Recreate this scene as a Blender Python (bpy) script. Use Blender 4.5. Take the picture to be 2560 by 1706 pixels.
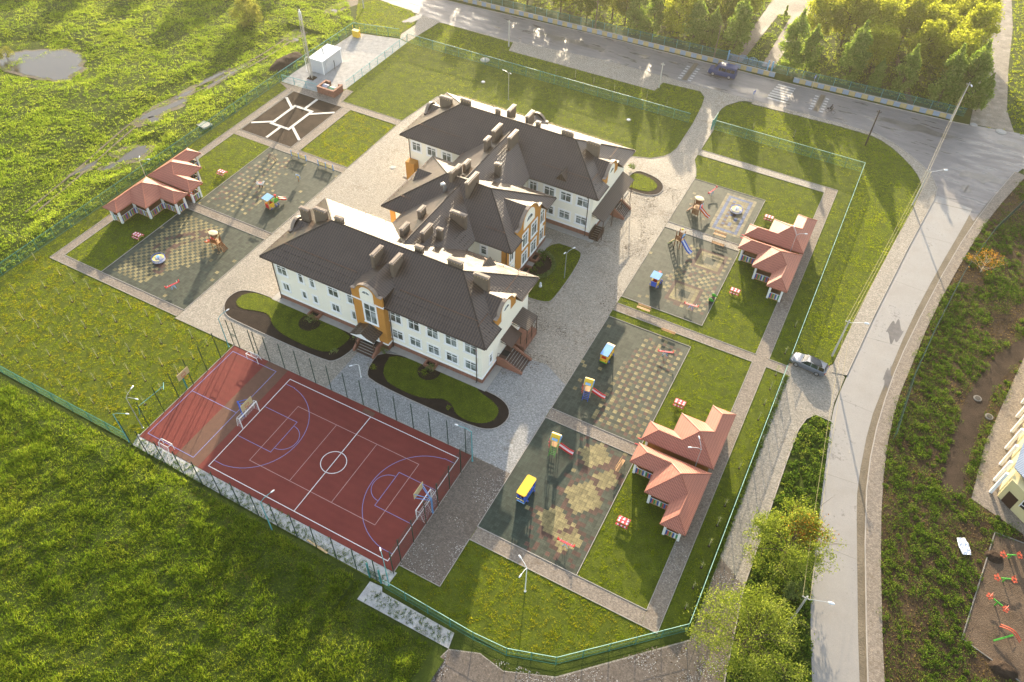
import bpy, math, random
import numpy as np
from mathutils import Vector, Matrix, Euler
R = math.radians
scene = bpy.context.scene
COL = scene.collection
for o in list(bpy.data.objects):
    bpy.data.objects.remove(o)

# ------------------------------------------------------------------ camera
CAM_Z = 77.0
cam_d = bpy.data.cameras.new('camera')
cam = bpy.data.objects.new('camera', cam_d)
COL.objects.link(cam)
cam_d.sensor_width = 36.0
cam_d.lens = 36.0 * 1950.0 / 2560.0
cam_d.clip_start = 0.5
cam_d.clip_end = 4000
pit, rol, yaw = R(47.865), R(-1.637), R(26.695)
_right = Vector((math.cos(yaw), math.sin(yaw), 0))
_f0 = Vector((-math.sin(yaw), math.cos(yaw), 0))
_fwd = math.cos(pit) * _f0 + Vector((0, 0, -math.sin(pit)))
_down = -(math.sin(pit) * _f0 + Vector((0, 0, math.cos(pit))))
_r2 = math.cos(rol) * _right + math.sin(rol) * _down
_d2 = -math.sin(rol) * _right + math.cos(rol) * _down
cam.matrix_world = Matrix(((_r2.x, -_d2.x, -_fwd.x, 0), (_r2.y, -_d2.y, -_fwd.y, 0),
                           (_r2.z, -_d2.z, -_fwd.z, CAM_Z), (0, 0, 0, 1)))
scene.camera = cam

# ------------------------------------------------------------------ sky, sun, exposure
SUN_AZ, SUN_EL = 111.4, 14.5           # azimuth counted from +X towards +Y
world = bpy.data.worlds.new("World")
scene.world = world
world.use_nodes = True
wn = world.node_tree.nodes
wl = world.node_tree.links
wn.clear()
sky = wn.new('ShaderNodeTexSky')
sky.sky_type = 'NISHITA'
sky.sun_disc = False
sky.sun_elevation = R(SUN_EL)
sky.sun_rotation = R(90.0 - SUN_AZ)
sky.altitude = 200
sky.air_density = 1.2
sky.dust_density = 2.0
bg = wn.new('ShaderNodeBackground')
bg.inputs['Strength'].default_value = 0.15
wo = wn.new('ShaderNodeOutputWorld')
hs_ = wn.new('ShaderNodeHueSaturation')
hs_.inputs['Saturation'].default_value = 0.62
wl.new(sky.outputs[0], hs_.inputs['Color'])
wl.new(hs_.outputs[0], bg.inputs[0])
wl.new(bg.outputs[0], wo.inputs[0])
sun_d = bpy.data.lights.new('sun', 'SUN')
sun_d.energy = 4.4
sun_d.angle = R(0.5)
sun_d.color = (1.0, 0.83, 0.58)
sun = bpy.data.objects.new('sun', sun_d)
COL.objects.link(sun)
_sv = Vector((math.cos(R(SUN_AZ)) * math.cos(R(SUN_EL)), math.sin(R(SUN_AZ)) * math.cos(R(SUN_EL)), math.sin(R(SUN_EL))))
sun.rotation_euler = _sv.to_track_quat('Z', 'Y').to_euler()
sun.location = _sv * 300
scene.view_settings.view_transform = 'Standard'
scene.view_settings.look = 'None'
scene.view_settings.exposure = 1.72
scene.view_settings.gamma = 1.0
scene.view_settings.use_curve_mapping = False
scene.cycles.max_bounces = 5
scene.cycles.diffuse_bounces = 3
scene.cycles.glossy_bounces = 2
scene.cycles.transmission_bounces = 3
scene.cycles.volume_bounces = 0
scene.cycles.transparent_max_bounces = 6

# ------------------------------------------------------------------ materials
M = {}

def new_mat(name):
    m = bpy.data.materials.new(name)
    m.use_nodes = True
    nt = m.node_tree
    p = nt.nodes['Principled BSDF']
    M[name] = m
    return m, nt, p

def nnode(nt, typ, **kw):
    n = nt.nodes.new(typ)
    for k, v in kw.items():
        setattr(n, k, v)
    return n

def pos(nt):
    g = nt.nodes.new('ShaderNodeNewGeometry')
    return g.outputs['Position']

def noise(nt, vec, scale, detail=4, rough=0.55, dist=0.0):
    n = nt.nodes.new('ShaderNodeTexNoise')
    n.inputs['Scale'].default_value = scale
    n.inputs['Detail'].default_value = detail
    n.inputs['Roughness'].default_value = rough
    n.inputs['Distortion'].default_value = dist
    nt.links.new(vec, n.inputs['Vector'])
    return n.outputs['Fac']

def ramp(nt, fac, stops):
    r = nt.nodes.new('ShaderNodeValToRGB')
    e = r.color_ramp.elements
    while len(e) < len(stops):
        e.new(0.5)
    for i, (p, c) in enumerate(stops):
        e[i].position = p
        e[i].color = (c[0], c[1], c[2], 1) if not isinstance(c, (int, float)) else (c, c, c, 1)
    nt.links.new(fac, r.inputs[0])
    return r.outputs[0]

def mix(nt, fac, a, b, mode='MIX'):
    n = nt.nodes.new('ShaderNodeMix')
    n.data_type = 'RGBA'
    n.blend_type = mode
    for s, v in ((0, fac), (6, a), (7, b)):
        if isinstance(v, (int, float)):
            n.inputs[s].default_value = v if s == 0 else (v, v, v, 1)
        elif isinstance(v, tuple):
            n.inputs[s].default_value = (v[0], v[1], v[2], 1)
        else:
            nt.links.new(v, n.inputs[s])
    return n.outputs[2]

def bump(nt, p, h, strength, dist=0.05):
    b = nt.nodes.new('ShaderNodeBump')
    b.inputs['Strength'].default_value = strength
    b.inputs['Distance'].default_value = dist
    nt.links.new(h, b.inputs['Height'])
    nt.links.new(b.outputs[0], p.inputs['Normal'])

def sc(c, k):
    return tuple(min(1.0, v * k) for v in c)

def plain(name, col, rough=0.6, metal=0.0, var=0.14, nscale=2.5, spec=0.4, fine=14.0):
    """painted / weathered surface: base colour with two scales of wear"""
    m, nt, p = new_mat(name)
    v = pos(nt)
    f = mix(nt, 0.5, noise(nt, v, nscale, 5), noise(nt, v, fine, 3))
    c = ramp(nt, f, [(0.3, sc(col, 1 - var)), (0.7, sc(col, 1 + var))])
    nt.links.new(c, p.inputs['Base Color'])
    p.inputs['Roughness'].default_value = rough
    p.inputs['Metallic'].default_value = metal
    p.inputs['Specular IOR Level'].default_value = spec
    return m

def leaf(name, c0, c1, c2, trans=0.5, tcol=1.6, nscale=0.35, isl=0.45):
    """leaf or blade: diffuse plus translucent, colour varies per leaf and per patch"""
    m = bpy.data.materials.new(name)
    m.use_nodes = True
    M[name] = m
    nt = m.node_tree
    nt.nodes.clear()
    g = nt.nodes.new('ShaderNodeNewGeometry')
    f = mix(nt, 0.45, noise(nt, g.outputs['Position'], nscale, 4), noise(nt, g.outputs['Position'], nscale * .17, 5, .65))
    rr = nt.nodes.new('ShaderNodeMath')
    rr.operation = 'MULTIPLY_ADD'
    nt.links.new(g.outputs['Random Per Island'], rr.inputs[0])
    rr.inputs[1].default_value = isl
    nt.links.new(f, rr.inputs[2])
    c = ramp(nt, rr.outputs[0], [(0.40, c0), (0.70, c1), (1.05, c2)])
    d = nt.nodes.new('ShaderNodeBsdfDiffuse')
    t = nt.nodes.new('ShaderNodeBsdfTranslucent')
    nt.links.new(c, d.inputs[0])
    tc = mix(nt, 1.0, c, (tcol, tcol, tcol * 0.55), 'MULTIPLY')
    nt.links.new(tc, t.inputs[0])
    mx = nt.nodes.new('ShaderNodeMixShader')
    mx.inputs[0].default_value = trans
    nt.links.new(d.outputs[0], mx.inputs[1])
    nt.links.new(t.outputs[0], mx.inputs[2])
    o = nt.nodes.new('ShaderNodeOutputMaterial')
    nt.links.new(mx.outputs[0], o.inputs[0])
    return m

def grid_mask(nt, vec, sx, sy, w, offset=0.5):
    """mortar mask of a brick bond lying in the XY plane; 1 on joints"""
    b = nt.nodes.new('ShaderNodeTexBrick')
    b.inputs['Scale'].default_value = 1.0
    b.inputs['Brick Width'].default_value = sx
    b.inputs['Row Height'].default_value = sy
    b.inputs['Mortar Size'].default_value = w
    b.inputs['Mortar Smooth'].default_value = 0.3
    b.offset = offset
    b.inputs['Color1'].default_value = (0.35, 0.35, 0.35, 1)
    b.inputs['Color2'].default_value = (0.65, 0.65, 0.65, 1)
    b.inputs['Mortar'].default_value = (0, 0, 0, 1)
    nt.links.new(vec, b.inputs['Vector'])
    return b.outputs['Color'], b.outputs['Fac']

def paver(name, c_dark, c_light, stain, rough=0.5, sx=0.2, sy=0.1, stain_lo=0.52, stain_hi=0.66, rot=0.0):
    m, nt, p = new_mat(name)
    v = pos(nt)
    mp = nt.nodes.new('ShaderNodeMapping')
    mp.inputs['Rotation'].default_value[2] = rot
    nt.links.new(v, mp.inputs[0])
    bc, bf = grid_mask(nt, mp.outputs[0], sx, sy, 0.012)
    big = noise(nt, v, 0.18, 6, 0.6)
    med = noise(nt, v, 1.7, 5, 0.65)
    fin = noise(nt, v, 11.0, 3)
    base = ramp(nt, mix(nt, 0.5, big, fin), [(0.32, c_dark), (0.68, c_light)])
    base = mix(nt, 0.7, base, bc, 'OVERLAY')
    cob = ramp(nt, noise(nt, v, 4.5, 3, 0.7), [(0.36, 0.72), (0.64, 1.22)])
    base = mix(nt, 1.0, base, cob, 'MULTIPLY')
    st = ramp(nt, mix(nt, 0.5, big, med), [(stain_lo, 0.0), (stain_hi, 1.0)])
    base = mix(nt, st, base, stain)
    sp = ramp(nt, fin, [(0.60, 0.0), (0.72, 0.35)])
    base = mix(nt, sp, base, sc(c_light, 1.5))
    jo = nt.nodes.new('ShaderNodeMath')
    jo.operation = 'MULTIPLY'
    nt.links.new(bf, jo.inputs[0])
    jo.inputs[1].default_value = 0.55
    base = mix(nt, jo.outputs[0], base, sc(c_dark, 0.45))
    nt.links.new(base, p.inputs['Base Color'])
    p.inputs['Specular IOR Level'].default_value = 0.22
    rr = ramp(nt, big, [(0.3, rough + 0.05), (0.7, rough + 0.3)])
    nt.links.new(rr, p.inputs['Roughness'])
    bump(nt, p, mix(nt, 0.5, bc, fin), 0.35, 0.02)
    return m

def soil(name, c0, c1, scale=2.0, strength=0.9, rough=0.9, c2=None):
    m, nt, p = new_mat(name)
    v = pos(nt)
    a = noise(nt, v, scale * 0.25, 5)
    b = noise(nt, v, scale * 3.0, 6, 0.7)
    f = mix(nt, 0.55, a, b)
    st = [(0.33, c0), (0.66, c1)]
    if c2:
        st = [(0.30, c0), (0.55, c1), (0.72, c2)]
    nt.links.new(ramp(nt, f, st), p.inputs['Base Color'])
    p.inputs['Roughness'].default_value = rough
    p.inputs['Specular IOR Level'].default_value = 0.15
    bump(nt, p, b, strength, 0.12)
    return m

def rubber(name):
    m, nt, p = new_mat(name)
    a = nt.nodes.new('ShaderNodeVertexColor')
    a.layer_name = 'tile'
    v = pos(nt)
    f = noise(nt, v, 3.0, 6, 0.7)
    k = ramp(nt, f, [(0.3, 0.62), (0.75, 1.3)])
    c = mix(nt, 1.0, a.outputs[0], k, 'MULTIPLY')
    bc, bf = grid_mask(nt, v, 0.5, 0.5, 0.02, 0.0)
    jo = nt.nodes.new('ShaderNodeMath')
    jo.operation = 'MULTIPLY'
    nt.links.new(bf, jo.inputs[0])
    jo.inputs[1].default_value = 0.6
    c = mix(nt, jo.outputs[0], c, (0.012, 0.016, 0.012))
    nt.links.new(c, p.inputs['Base Color'])
    nt.links.new(ramp(nt, f, [(0.3, 0.55), (0.7, 0.8)]), p.inputs['Roughness'])
    p.inputs['Specular IOR Level'].default_value = 0.25
    bump(nt, p, noise(nt, v, 22.0, 3), 0.4, 0.01)
    return m

def tile_roof(name, c0, c1, rough, pitch=0.19, rows=0.35, strength=0.8, spec=0.5):
    """metal-tile sheet: ribs run down the slope, steps run along it (uv in metres)"""
    m, nt, p = new_mat(name)
    uv = nt.nodes.new('ShaderNodeUVMap')
    uv.uv_map = 'slope'
    sp = nt.nodes.new('ShaderNodeSeparateXYZ')
    nt.links.new(uv.outputs[0], sp.inputs[0])
    def saw(sock, period, fn):
        a = nt.nodes.new('ShaderNodeMath')
        a.operation = 'MULTIPLY'
        a.inputs[1].default_value = (2 * math.pi / period) if fn == 'SINE' else 1.0 / period
        nt.links.new(sock, a.inputs[0])
        b = nt.nodes.new('ShaderNodeMath')
        b.operation = fn
        nt.links.new(a.outputs[0], b.inputs[0])
        return b.outputs[0]
    ribs = saw(sp.outputs[0], pitch, 'SINE')
    steps = saw(sp.outputs[1], rows, 'FRACT')
    h = nt.nodes.new('ShaderNodeMath')
    h.operation = 'MULTIPLY_ADD'
    nt.links.new(ribs, h.inputs[0])
    h.inputs[1].default_value = 0.45
    nt.links.new(steps, h.inputs[2])
    v = pos(nt)
    f = noise(nt, v, 0.7, 5)
    f2 = noise(nt, v, 6.0, 4)
    c = ramp(nt, mix(nt, 0.5, f, f2), [(0.3, c0), (0.7, c1)])
    gro = ramp(nt, mix(nt, 0.35, ramp(nt, ribs, [(0.0, 0.0), (0.6, 1.0)]), steps), [(0.05, 0.45), (0.75, 1.15)])
    c = mix(nt, 1.0, c, gro, 'MULTIPLY')
    nt.links.new(c, p.inputs['Base Color'])
    nt.links.new(ramp(nt, f, [(0.3, rough - 0.06), (0.7, rough + 0.08)]), p.inputs['Roughness'])
    p.inputs['Specular IOR Level'].default_value = spec
    bump(nt, p, h.outputs[0], strength, 0.03)
    return m

# paint, metal, wood ---------------------------------------------------------
plain('cream_wall', (0.87, 0.83, 0.72), 0.85, var=0.04, nscale=0.5, spec=0.2)
plain('white_trim', (0.86, 0.86, 0.86), 0.6, var=0.04, spec=0.3)
plain('ochre_wall', (0.50, 0.235, 0.055), 0.8, var=0.10, nscale=1.0, spec=0.2)
plain('white_paint', (0.78, 0.78, 0.78), 0.4, var=0.06)
plain('galvanised', (0.42, 0.44, 0.46), 0.45, 0.6, var=0.12)
plain('teal_paint', (0.03, 0.20, 0.20), 0.5, var=0.15)
plain('teal_light', (0.10, 0.33, 0.36), 0.5, var=0.15)
plain('fence_wire', (0.045, 0.19, 0.155), 0.5, var=0.15)
plain('fence_pale', (0.40, 0.62, 0.52), 0.5, var=0.12)
plain('dark_green_paint', (0.012, 0.045, 0.032), 0.5, var=0.2)
plain('concrete', (0.36, 0.34, 0.31), 0.85, var=0.16, nscale=1.2, spec=0.2)
plain('concrete_dark', (0.20, 0.185, 0.165), 0.85, var=0.2, nscale=1.2, spec=0.2)
plain('kerb_stone', (0.33, 0.30, 0.27), 0.85, var=0.18, nscale=1.0, spec=0.2)
plain('pole_wood', (0.16, 0.12, 0.09), 0.9, var=0.25, spec=0.1)
plain('pole_dark', (0.06, 0.045, 0.035), 0.9, var=0.25, spec=0.1)
plain('pole_concrete', (0.42, 0.41, 0.39), 0.8, var=0.12, spec=0.2)
plain('wood_brown', (0.20, 0.075, 0.022), 0.6, var=0.25, nscale=4)
plain('wood_pale', (0.52, 0.36, 0.19), 0.65, var=0.18, nscale=4)
plain('wood_plank', (0.50, 0.28, 0.13), 0.6, var=0.2, nscale=4)
plain('roof_cream', (0.72, 0.55, 0.33), 0.6, var=0.1)
plain('red_paint', (0.50, 0.022, 0.022), 0.4, var=0.12)
plain('red_soft', (0.55, 0.05, 0.06), 0.45, var=0.12)
plain('blue_paint', (0.03, 0.10, 0.50), 0.4, var=0.12)
plain('blue_light', (0.16, 0.36, 0.72), 0.4, var=0.1)
plain('sky_blue', (0.30, 0.52, 0.80), 0.4, var=0.08)
plain('yellow_paint', (0.74, 0.47, 0.035), 0.4, var=0.1)
plain('yellow_soft', (0.66, 0.58, 0.20), 0.5, var=0.1)
plain('green_paint', (0.08, 0.36, 0.035), 0.45, var=0.12)
plain('orange_paint', (0.62, 0.13, 0.03), 0.45, var=0.12)
plain('pink_slat', (0.50, 0.12, 0.08), 0.6, var=0.12)
plain('blue_slat', (0.025, 0.09, 0.36), 0.6, var=0.12)
plain('green_slat', (0.05, 0.26, 0.09), 0.6, var=0.12)
plain('cream_slat', (0.52, 0.36, 0.15), 0.6, var=0.12)
plain('white_slat', (0.66, 0.68, 0.70), 0.6, var=0.06)
plain('board_tan', (0.56, 0.44, 0.24), 0.6, var=0.1)
plain('interior_ochre', (0.33, 0.15, 0.04), 0.8, var=0.2)
plain('interior_dark', (0.05, 0.042, 0.036), 0.8, var=0.2)
plain('rubber_dark', (0.018, 0.018, 0.019), 0.75, var=0.2)
plain('mat_black', (0.02, 0.021, 0.022), 0.9, var=0.2)
plain('brown_metal', (0.075, 0.042, 0.028), 0.5, var=0.2)
plain('copper_rail', (0.17, 0.085, 0.05), 0.4, 0.3, var=0.15)
plain('pipe_brown', (0.045, 0.030, 0.024), 0.45, var=0.2)
plain('chimney_sheet', (0.155, 0.118, 0.088), 0.62, var=0.22, nscale=3.0, fine=25)
plain('chimney_cap', (0.26, 0.20, 0.155), 0.5, var=0.15)
plain('steel_bright', (0.62, 0.63, 0.64), 0.3, 0.8, var=0.08)
plain('container_grey', (0.50, 0.51, 0.54), 0.55, var=0.06)
plain('chimney_white', (0.42, 0.39, 0.35), 0.6, var=0.12)
plain('bag_white', (0.72, 0.74, 0.80), 0.5, var=0.06)
plain('stair_brick', (0.25, 0.115, 0.075), 0.75, var=0.2, nscale=3)
plain('stair_tread', (0.09, 0.055, 0.042), 0.6, var=0.2)
plain('line_white', (0.72, 0.70, 0.70), 0.7, var=0.08)
plain('line_blue', (0.20, 0.22, 0.46), 0.7, var=0.08)
plain('line_pink', (0.46, 0.27, 0.25), 0.7, var=0.08)
plain('road_white', (0.45, 0.44, 0.43), 0.6, var=0.25, nscale=3)
plain('car_paint', (0.20, 0.215, 0.25), 0.28, 0.5, var=0.05, spec=0.6)
plain('van_blue', (0.016, 0.036, 0.125), 0.5, 0.0, var=0.05, spec=0.3)
plain('tyre', (0.015, 0.015, 0.015), 0.8, var=0.2)
plain('alloy', (0.5, 0.5, 0.52), 0.3, 0.8, var=0.05)
plain('lamp_red', (0.35, 0.01, 0.01), 0.25, var=0.05)
plain('lamp_glass', (0.75, 0.77, 0.80), 0.15, var=0.03)
plain('cloth_dark', (0.022, 0.024, 0.032), 0.9, var=0.2, nscale=9)
plain('cloth_jeans', (0.03, 0.035, 0.05), 0.9, var=0.2, nscale=9)
plain('skin', (0.45, 0.26, 0.18), 0.6, var=0.06)
plain('hair', (0.03, 0.02, 0.014), 0.8, var=0.2)
plain('bark', (0.10, 0.075, 0.052), 0.95, var=0.3, nscale=6, spec=0.1)
plain('bark_pale', (0.50, 0.44, 0.34), 0.9, var=0.2, nscale=6, spec=0.1)
plain('stake', (0.46, 0.40, 0.30), 0.9, var=0.2, nscale=6, spec=0.1)
plain('sign_blue', (0.03, 0.09, 0.42), 0.4, var=0.05)
plain('wall_blue', (0.24, 0.30, 0.40), 0.8, var=0.15)
plain('wall_yellow', (0.42, 0.33, 0.17), 0.8, var=0.15)
plain('gate_blue', (0.16, 0.36, 0.58), 0.5, var=0.1)
plain('house_cream', (0.62, 0.54, 0.30), 0.85, var=0.06, nscale=0.7, spec=0.2)
plain('door_brown', (0.05, 0.024, 0.014), 0.6, var=0.2)
plain('hole_dark', (0.012, 0.012, 0.012), 0.9, var=0.1)
plain('cable_pale', (0.40, 0.33, 0.17), 0.6, var=0.1)
plain('cast_iron', (0.30, 0.30, 0.30), 0.6, 0.2, var=0.2, nscale=5)
plain('stone_slab', (0.42, 0.40, 0.36), 0.85, var=0.2, nscale=2)
plain('strip_white', (0.60, 0.56, 0.50), 0.8, var=0.12, nscale=2)
plain('plastic_lilac', (0.35, 0.36, 0.44), 0.5, var=0.15)
plain('plastic_green', (0.25, 0.42, 0.25), 0.5, var=0.15)
plain('flower_orange', (0.55, 0.10, 0.045), 0.45, var=0.12)
plain('mural', (0.42, 0.50, 0.12), 0.7, var=0.6, nscale=1.6)
plain('flower_pink', (0.6, 0.3, 0.3), 0.8, var=0.3)

# glass
m, nt, p = new_mat('window_glass')
v = pos(nt)
c = ramp(nt, noise(nt, v, 1.1, 3), [(0.36, (0.05, 0.06, 0.055)), (0.52, (0.15, 0.18, 0.17)), (0.66, (0.36, 0.40, 0.42))])  # pale patches: curtains and sky reflection put into the pane colour
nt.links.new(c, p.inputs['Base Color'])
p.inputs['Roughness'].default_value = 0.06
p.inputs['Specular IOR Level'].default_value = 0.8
m, nt, p = new_mat('car_glass')
p.inputs['Base Color'].default_value = (0.012, 0.014, 0.016, 1)
p.inputs['Roughness'].default_value = 0.04
p.inputs['Specular IOR Level'].default_value = 0.8

# brick plinth: bond drawn on the vertical faces
m, nt, p = new_mat('plinth_brick')
v = pos(nt)
s_ = nt.nodes.new('ShaderNodeSeparateXYZ')
nt.links.new(v, s_.inputs[0])
ad = nt.nodes.new('ShaderNodeMath')
nt.links.new(s_.outputs[0], ad.inputs[0])
nt.links.new(s_.outputs[1], ad.inputs[1])
cb = nt.nodes.new('ShaderNodeCombineXYZ')
nt.links.new(ad.outputs[0], cb.inputs[0])
nt.links.new(s_.outputs[2], cb.inputs[1])
bc, bf = grid_mask(nt, cb.outputs[0], 0.26, 0.085, 0.01)
c = ramp(nt, noise(nt, v, 3.0, 4), [(0.3, (0.17, 0.06, 0.035)), (0.7, (0.29, 0.115, 0.07))])
c = mix(nt, 0.35, c, bc, 'OVERLAY')
c = mix(nt, bf, c, (0.20, 0.14, 0.11))
nt.links.new(c, p.inputs['Base Color'])
p.inputs['Roughness'].default_value = 0.8

tile_roof('dark_tile', (0.068, 0.043, 0.030), (0.104, 0.070, 0.050), 0.37, 0.36, 0.40, 0.40, 0.62)
tile_roof('red_tile', (0.40, 0.140, 0.090), (0.49, 0.180, 0.120), 0.5, 0.17, 0.35, 0.3, 0.4)
tile_roof('blue_sheet', (0.22, 0.27, 0.36), (0.30, 0.35, 0.44), 0.45, 0.25, 50.0, 1.0, 0.5)
tile_roof('brown_sheet', (0.050, 0.035, 0.028), (0.075, 0.052, 0.042), 0.55, 0.30, 50.0, 0.6, 0.4)
rubber('rubber_tiles')
paver('paver_plaza', (0.275, 0.240, 0.195), (0.46, 0.41, 0.345), (0.195, 0.150, 0.105), 0.52, 0.2, 0.1, 0.55, 0.68)
paver('paver_path', (0.20, 0.165, 0.132), (0.34, 0.285, 0.235), (0.15, 0.115, 0.083), 0.55, 0.2, 0.1, 0.53, 0.66)
paver('paver_grey', (0.26, 0.26, 0.255), (0.41, 0.40, 0.39), (0.17, 0.15, 0.12), 0.5, 0.2, 0.1, 0.58, 0.7)
paver('paver_drive', (0.24, 0.215, 0.18), (0.40, 0.36, 0.305), (0.15, 0.115, 0.08), 0.55, 0.22, 0.11, 0.55, 0.68, R(8))
paver('paver_dirt_shade', (0.13, 0.105, 0.085), (0.22, 0.18, 0.15), (0.10, 0.078, 0.058), 0.45, 0.2, 0.1, 0.5, 0.64)  # browner paver: dirt, plus park-path shade put into the colour
soil('bare_soil', (0.022, 0.014, 0.009), (0.075, 0.050, 0.034), 2.6, 1.0)
soil('dark_soil', (0.014, 0.010, 0.008), (0.045, 0.031, 0.024), 3.2, 1.0)
soil('dry_soil', (0.07, 0.046, 0.030), (0.165, 0.118, 0.082), 2.2, 1.0)
soil('yard_gravel', (0.26, 0.25, 0.24), (0.52, 0.50, 0.48), 5.0, 0.8, 0.85)
soil('white_gravel', (0.30, 0.29, 0.28), (0.66, 0.65, 0.64), 5.5, 1.0, 0.8)
soil('mud_track', (0.10, 0.082, 0.058), (0.205, 0.168, 0.122), 1.4, 1.0, 0.7)
soil('dirt_road', (0.055, 0.046, 0.038), (0.24, 0.21, 0.175), 2.6, 1.0, 0.6, (0.52, 0.48, 0.42))
soil('ground_grass', (0.016, 0.028, 0.005), (0.075, 0.100, 0.012), 2.6, 0.9, 0.95)
soil('lawn_grass', (0.036, 0.052, 0.006), (0.120, 0.145, 0.012), 3.0, 0.9, 0.95)
soil('bank_earth', (0.022, 0.014, 0.009), (0.10, 0.064, 0.036), 1.4, 1.0, 0.95)

# asphalt, damp in the ruts
m, nt, p = new_mat('asphalt')
v = pos(nt)
mp = nt.nodes.new('ShaderNodeMapping')
mp.inputs['Scale'].default_value = (0.22, 1.0, 1.0)
nt.links.new(v, mp.inputs[0])
a = noise(nt, mp.outputs[0], 0.75, 6, 0.62)
b = noise(nt, v, 9.0, 5, 0.7)
d = noise(nt, v, 0.28, 6, 0.6)
c = ramp(nt, mix(nt, 0.4, a, b), [(0.32, (0.115, 0.105, 0.106)), (0.68, (0.235, 0.215, 0.214))])
wet = ramp(nt, a, [(0.52, 0.0), (0.64, 1.0)])
c = mix(nt, mix(nt, 1.0, wet, 0.65, 'MULTIPLY'), c, (0.060, 0.054, 0.048))
nt.links.new(c, p.inputs['Base Color'])
nt.links.new(ramp(nt, a, [(0.48, 0.60), (0.64, 0.18)]), p.inputs['Roughness'])
p.inputs['Specular IOR Level'].default_value = 0.5
bump(nt, p, b, 0.4, 0.015)

m, nt, p = new_mat('asphalt_damp')
v = pos(nt)
a = noise(nt, v, 0.8, 6, 0.65)
nt.links.new(ramp(nt, a, [(0.35, (0.085, 0.076, 0.070)), (0.7, (0.150, 0.135, 0.125))]), p.inputs['Base Color'])
p.inputs['Roughness'].default_value = 0.35
bump(nt, p, noise(nt, v, 12.0, 4, .7), 0.3, 0.01)

m, nt, p = new_mat('road_concrete')
v = pos(nt)
a = noise(nt, v, 0.22, 6, 0.6)
b = noise(nt, v, 2.2, 6, 0.7)
e_ = noise(nt, v, 14.0, 4, 0.7)
c = ramp(nt, mix(nt, 0.55, a, e_), [(0.32, (0.200, 0.185, 0.172)), (0.68, (0.315, 0.295, 0.275))])
st = ramp(nt, mix(nt, 0.5, a, b), [(0.58, 0.0), (0.62, 0.7)])
c = mix(nt, st, c, (0.13, 0.11, 0.095))
nt.links.new(c, p.inputs['Base Color'])
nt.links.new(ramp(nt, mix(nt, 0.5, a, b), [(0.42, 0.6), (0.62, 0.3)]), p.inputs['Roughness'])
bump(nt, p, e_, 0.3, 0.01)

m, nt, p = new_mat('court_red')
v = pos(nt)
a = noise(nt, v, 0.35, 6, 0.65)
b = noise(nt, v, 14.0, 4, 0.7)
w = nt.nodes.new('ShaderNodeTexWave')
w.inputs['Scale'].default_value = 0.32
w.inputs['Distortion'].default_value = 5.0
w.bands_direction = 'Y'
nt.links.new(v, w.inputs[0])
c = ramp(nt, mix(nt, 0.5, mix(nt, 0.10, a, w.outputs['Fac']), b), [(0.3, (0.120, 0.021, 0.017)), (0.7, (0.205, 0.041, 0.031))])
nt.links.new(c, p.inputs['Base Color'])
p.inputs['Roughness'].default_value = 0.75
p.inputs['Specular IOR Level'].default_value = 0.25
bump(nt, p, b, 0.3, 0.008)
plain('court_brown', (0.125, 0.058, 0.036), 0.8, var=0.2, nscale=1.5)

m, nt, p = new_mat('puddle_water')
v = pos(nt)
p.inputs['Base Color'].default_value = (0.075, 0.062, 0.045, 1)
p.inputs['Roughness'].default_value = 0.08
p.inputs['Specular IOR Level'].default_value = 0.7
bump(nt, p, noise(nt, v, 5.0, 2), 0.02, 0.02)

leaf('blade_meadow', (0.062, 0.105, 0.012), (0.122, 0.176, 0.022), (0.23, 0.25, 0.055), 0.62, 2.7, 0.25)
leaf('blade_tall_shaded', (0.036, 0.070, 0.007), (0.085, 0.132, 0.013), (0.18, 0.20, 0.032), 0.62, 2.7, 0.3)  # shaded copy of the sunlit meadow blades: shade put into the colour
leaf('blade_yellow', (0.13, 0.14, 0.008), (0.21, 0.20, 0.014), (0.30, 0.26, 0.03), 0.6, 2.4, 0.5)
leaf('blade_lawn', (0.088, 0.140, 0.005), (0.195, 0.235, 0.008), (0.35, 0.325, 0.020), 0.6, 2.4, 0.5, 0.3)
leaf('leaf_poplar', (0.08, 0.14, 0.02), (0.16, 0.235, 0.045), (0.30, 0.36, 0.12), 0.5, 1.7, 0.5)
leaf('leaf_gold', (0.14, 0.17, 0.015), (0.26, 0.285, 0.028), (0.42, 0.42, 0.07), 0.55, 1.7, 0.4)
leaf('leaf_green', (0.075, 0.125, 0.015), (0.15, 0.20, 0.025), (0.27, 0.29, 0.05), 0.5, 1.7, 0.4)
leaf('leaf_spring', (0.10, 0.145, 0.018), (0.18, 0.225, 0.034), (0.32, 0.35, 0.10), 0.5, 1.6, 0.5)
leaf('leaf_orange', (0.12, 0.065, 0.012), (0.26, 0.13, 0.02), (0.40, 0.21, 0.05), 0.5, 1.5, 0.6)
leaf('leaf_bush', (0.035, 0.080, 0.012), (0.080, 0.140, 0.022), (0.17, 0.22, 0.04), 0.45, 1.6, 0.4)
leaf('leaf_willow', (0.10, 0.12, 0.03), (0.19, 0.20, 0.05), (0.30, 0.29, 0.09), 0.5, 1.5, 0.5)
leaf('leaf_pale', (0.09, 0.14, 0.04), (0.17, 0.22, 0.08), (0.27, 0.30, 0.12), 0.4, 1.4, 0.8)
leaf('dry_blade', (0.10, 0.07, 0.03), (0.20, 0.14, 0.06), (0.30, 0.22, 0.10), 0.35, 1.3, 0.5)
leaf('litter_leaf', (0.05, 0.032, 0.018), (0.12, 0.08, 0.045), (0.45, 0.42, 0.40), 0.2, 1.1, 0.8)
leaf('petal', (0.42, 0.42, 0.44), (0.60, 0.58, 0.58), (0.80, 0.78, 0.78), 0.3, 1.0, 0.8)
# ------------------------------------------------------------------ mesh helpers
rnd = random.Random(7)
rng = np.random.default_rng(11)

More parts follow.
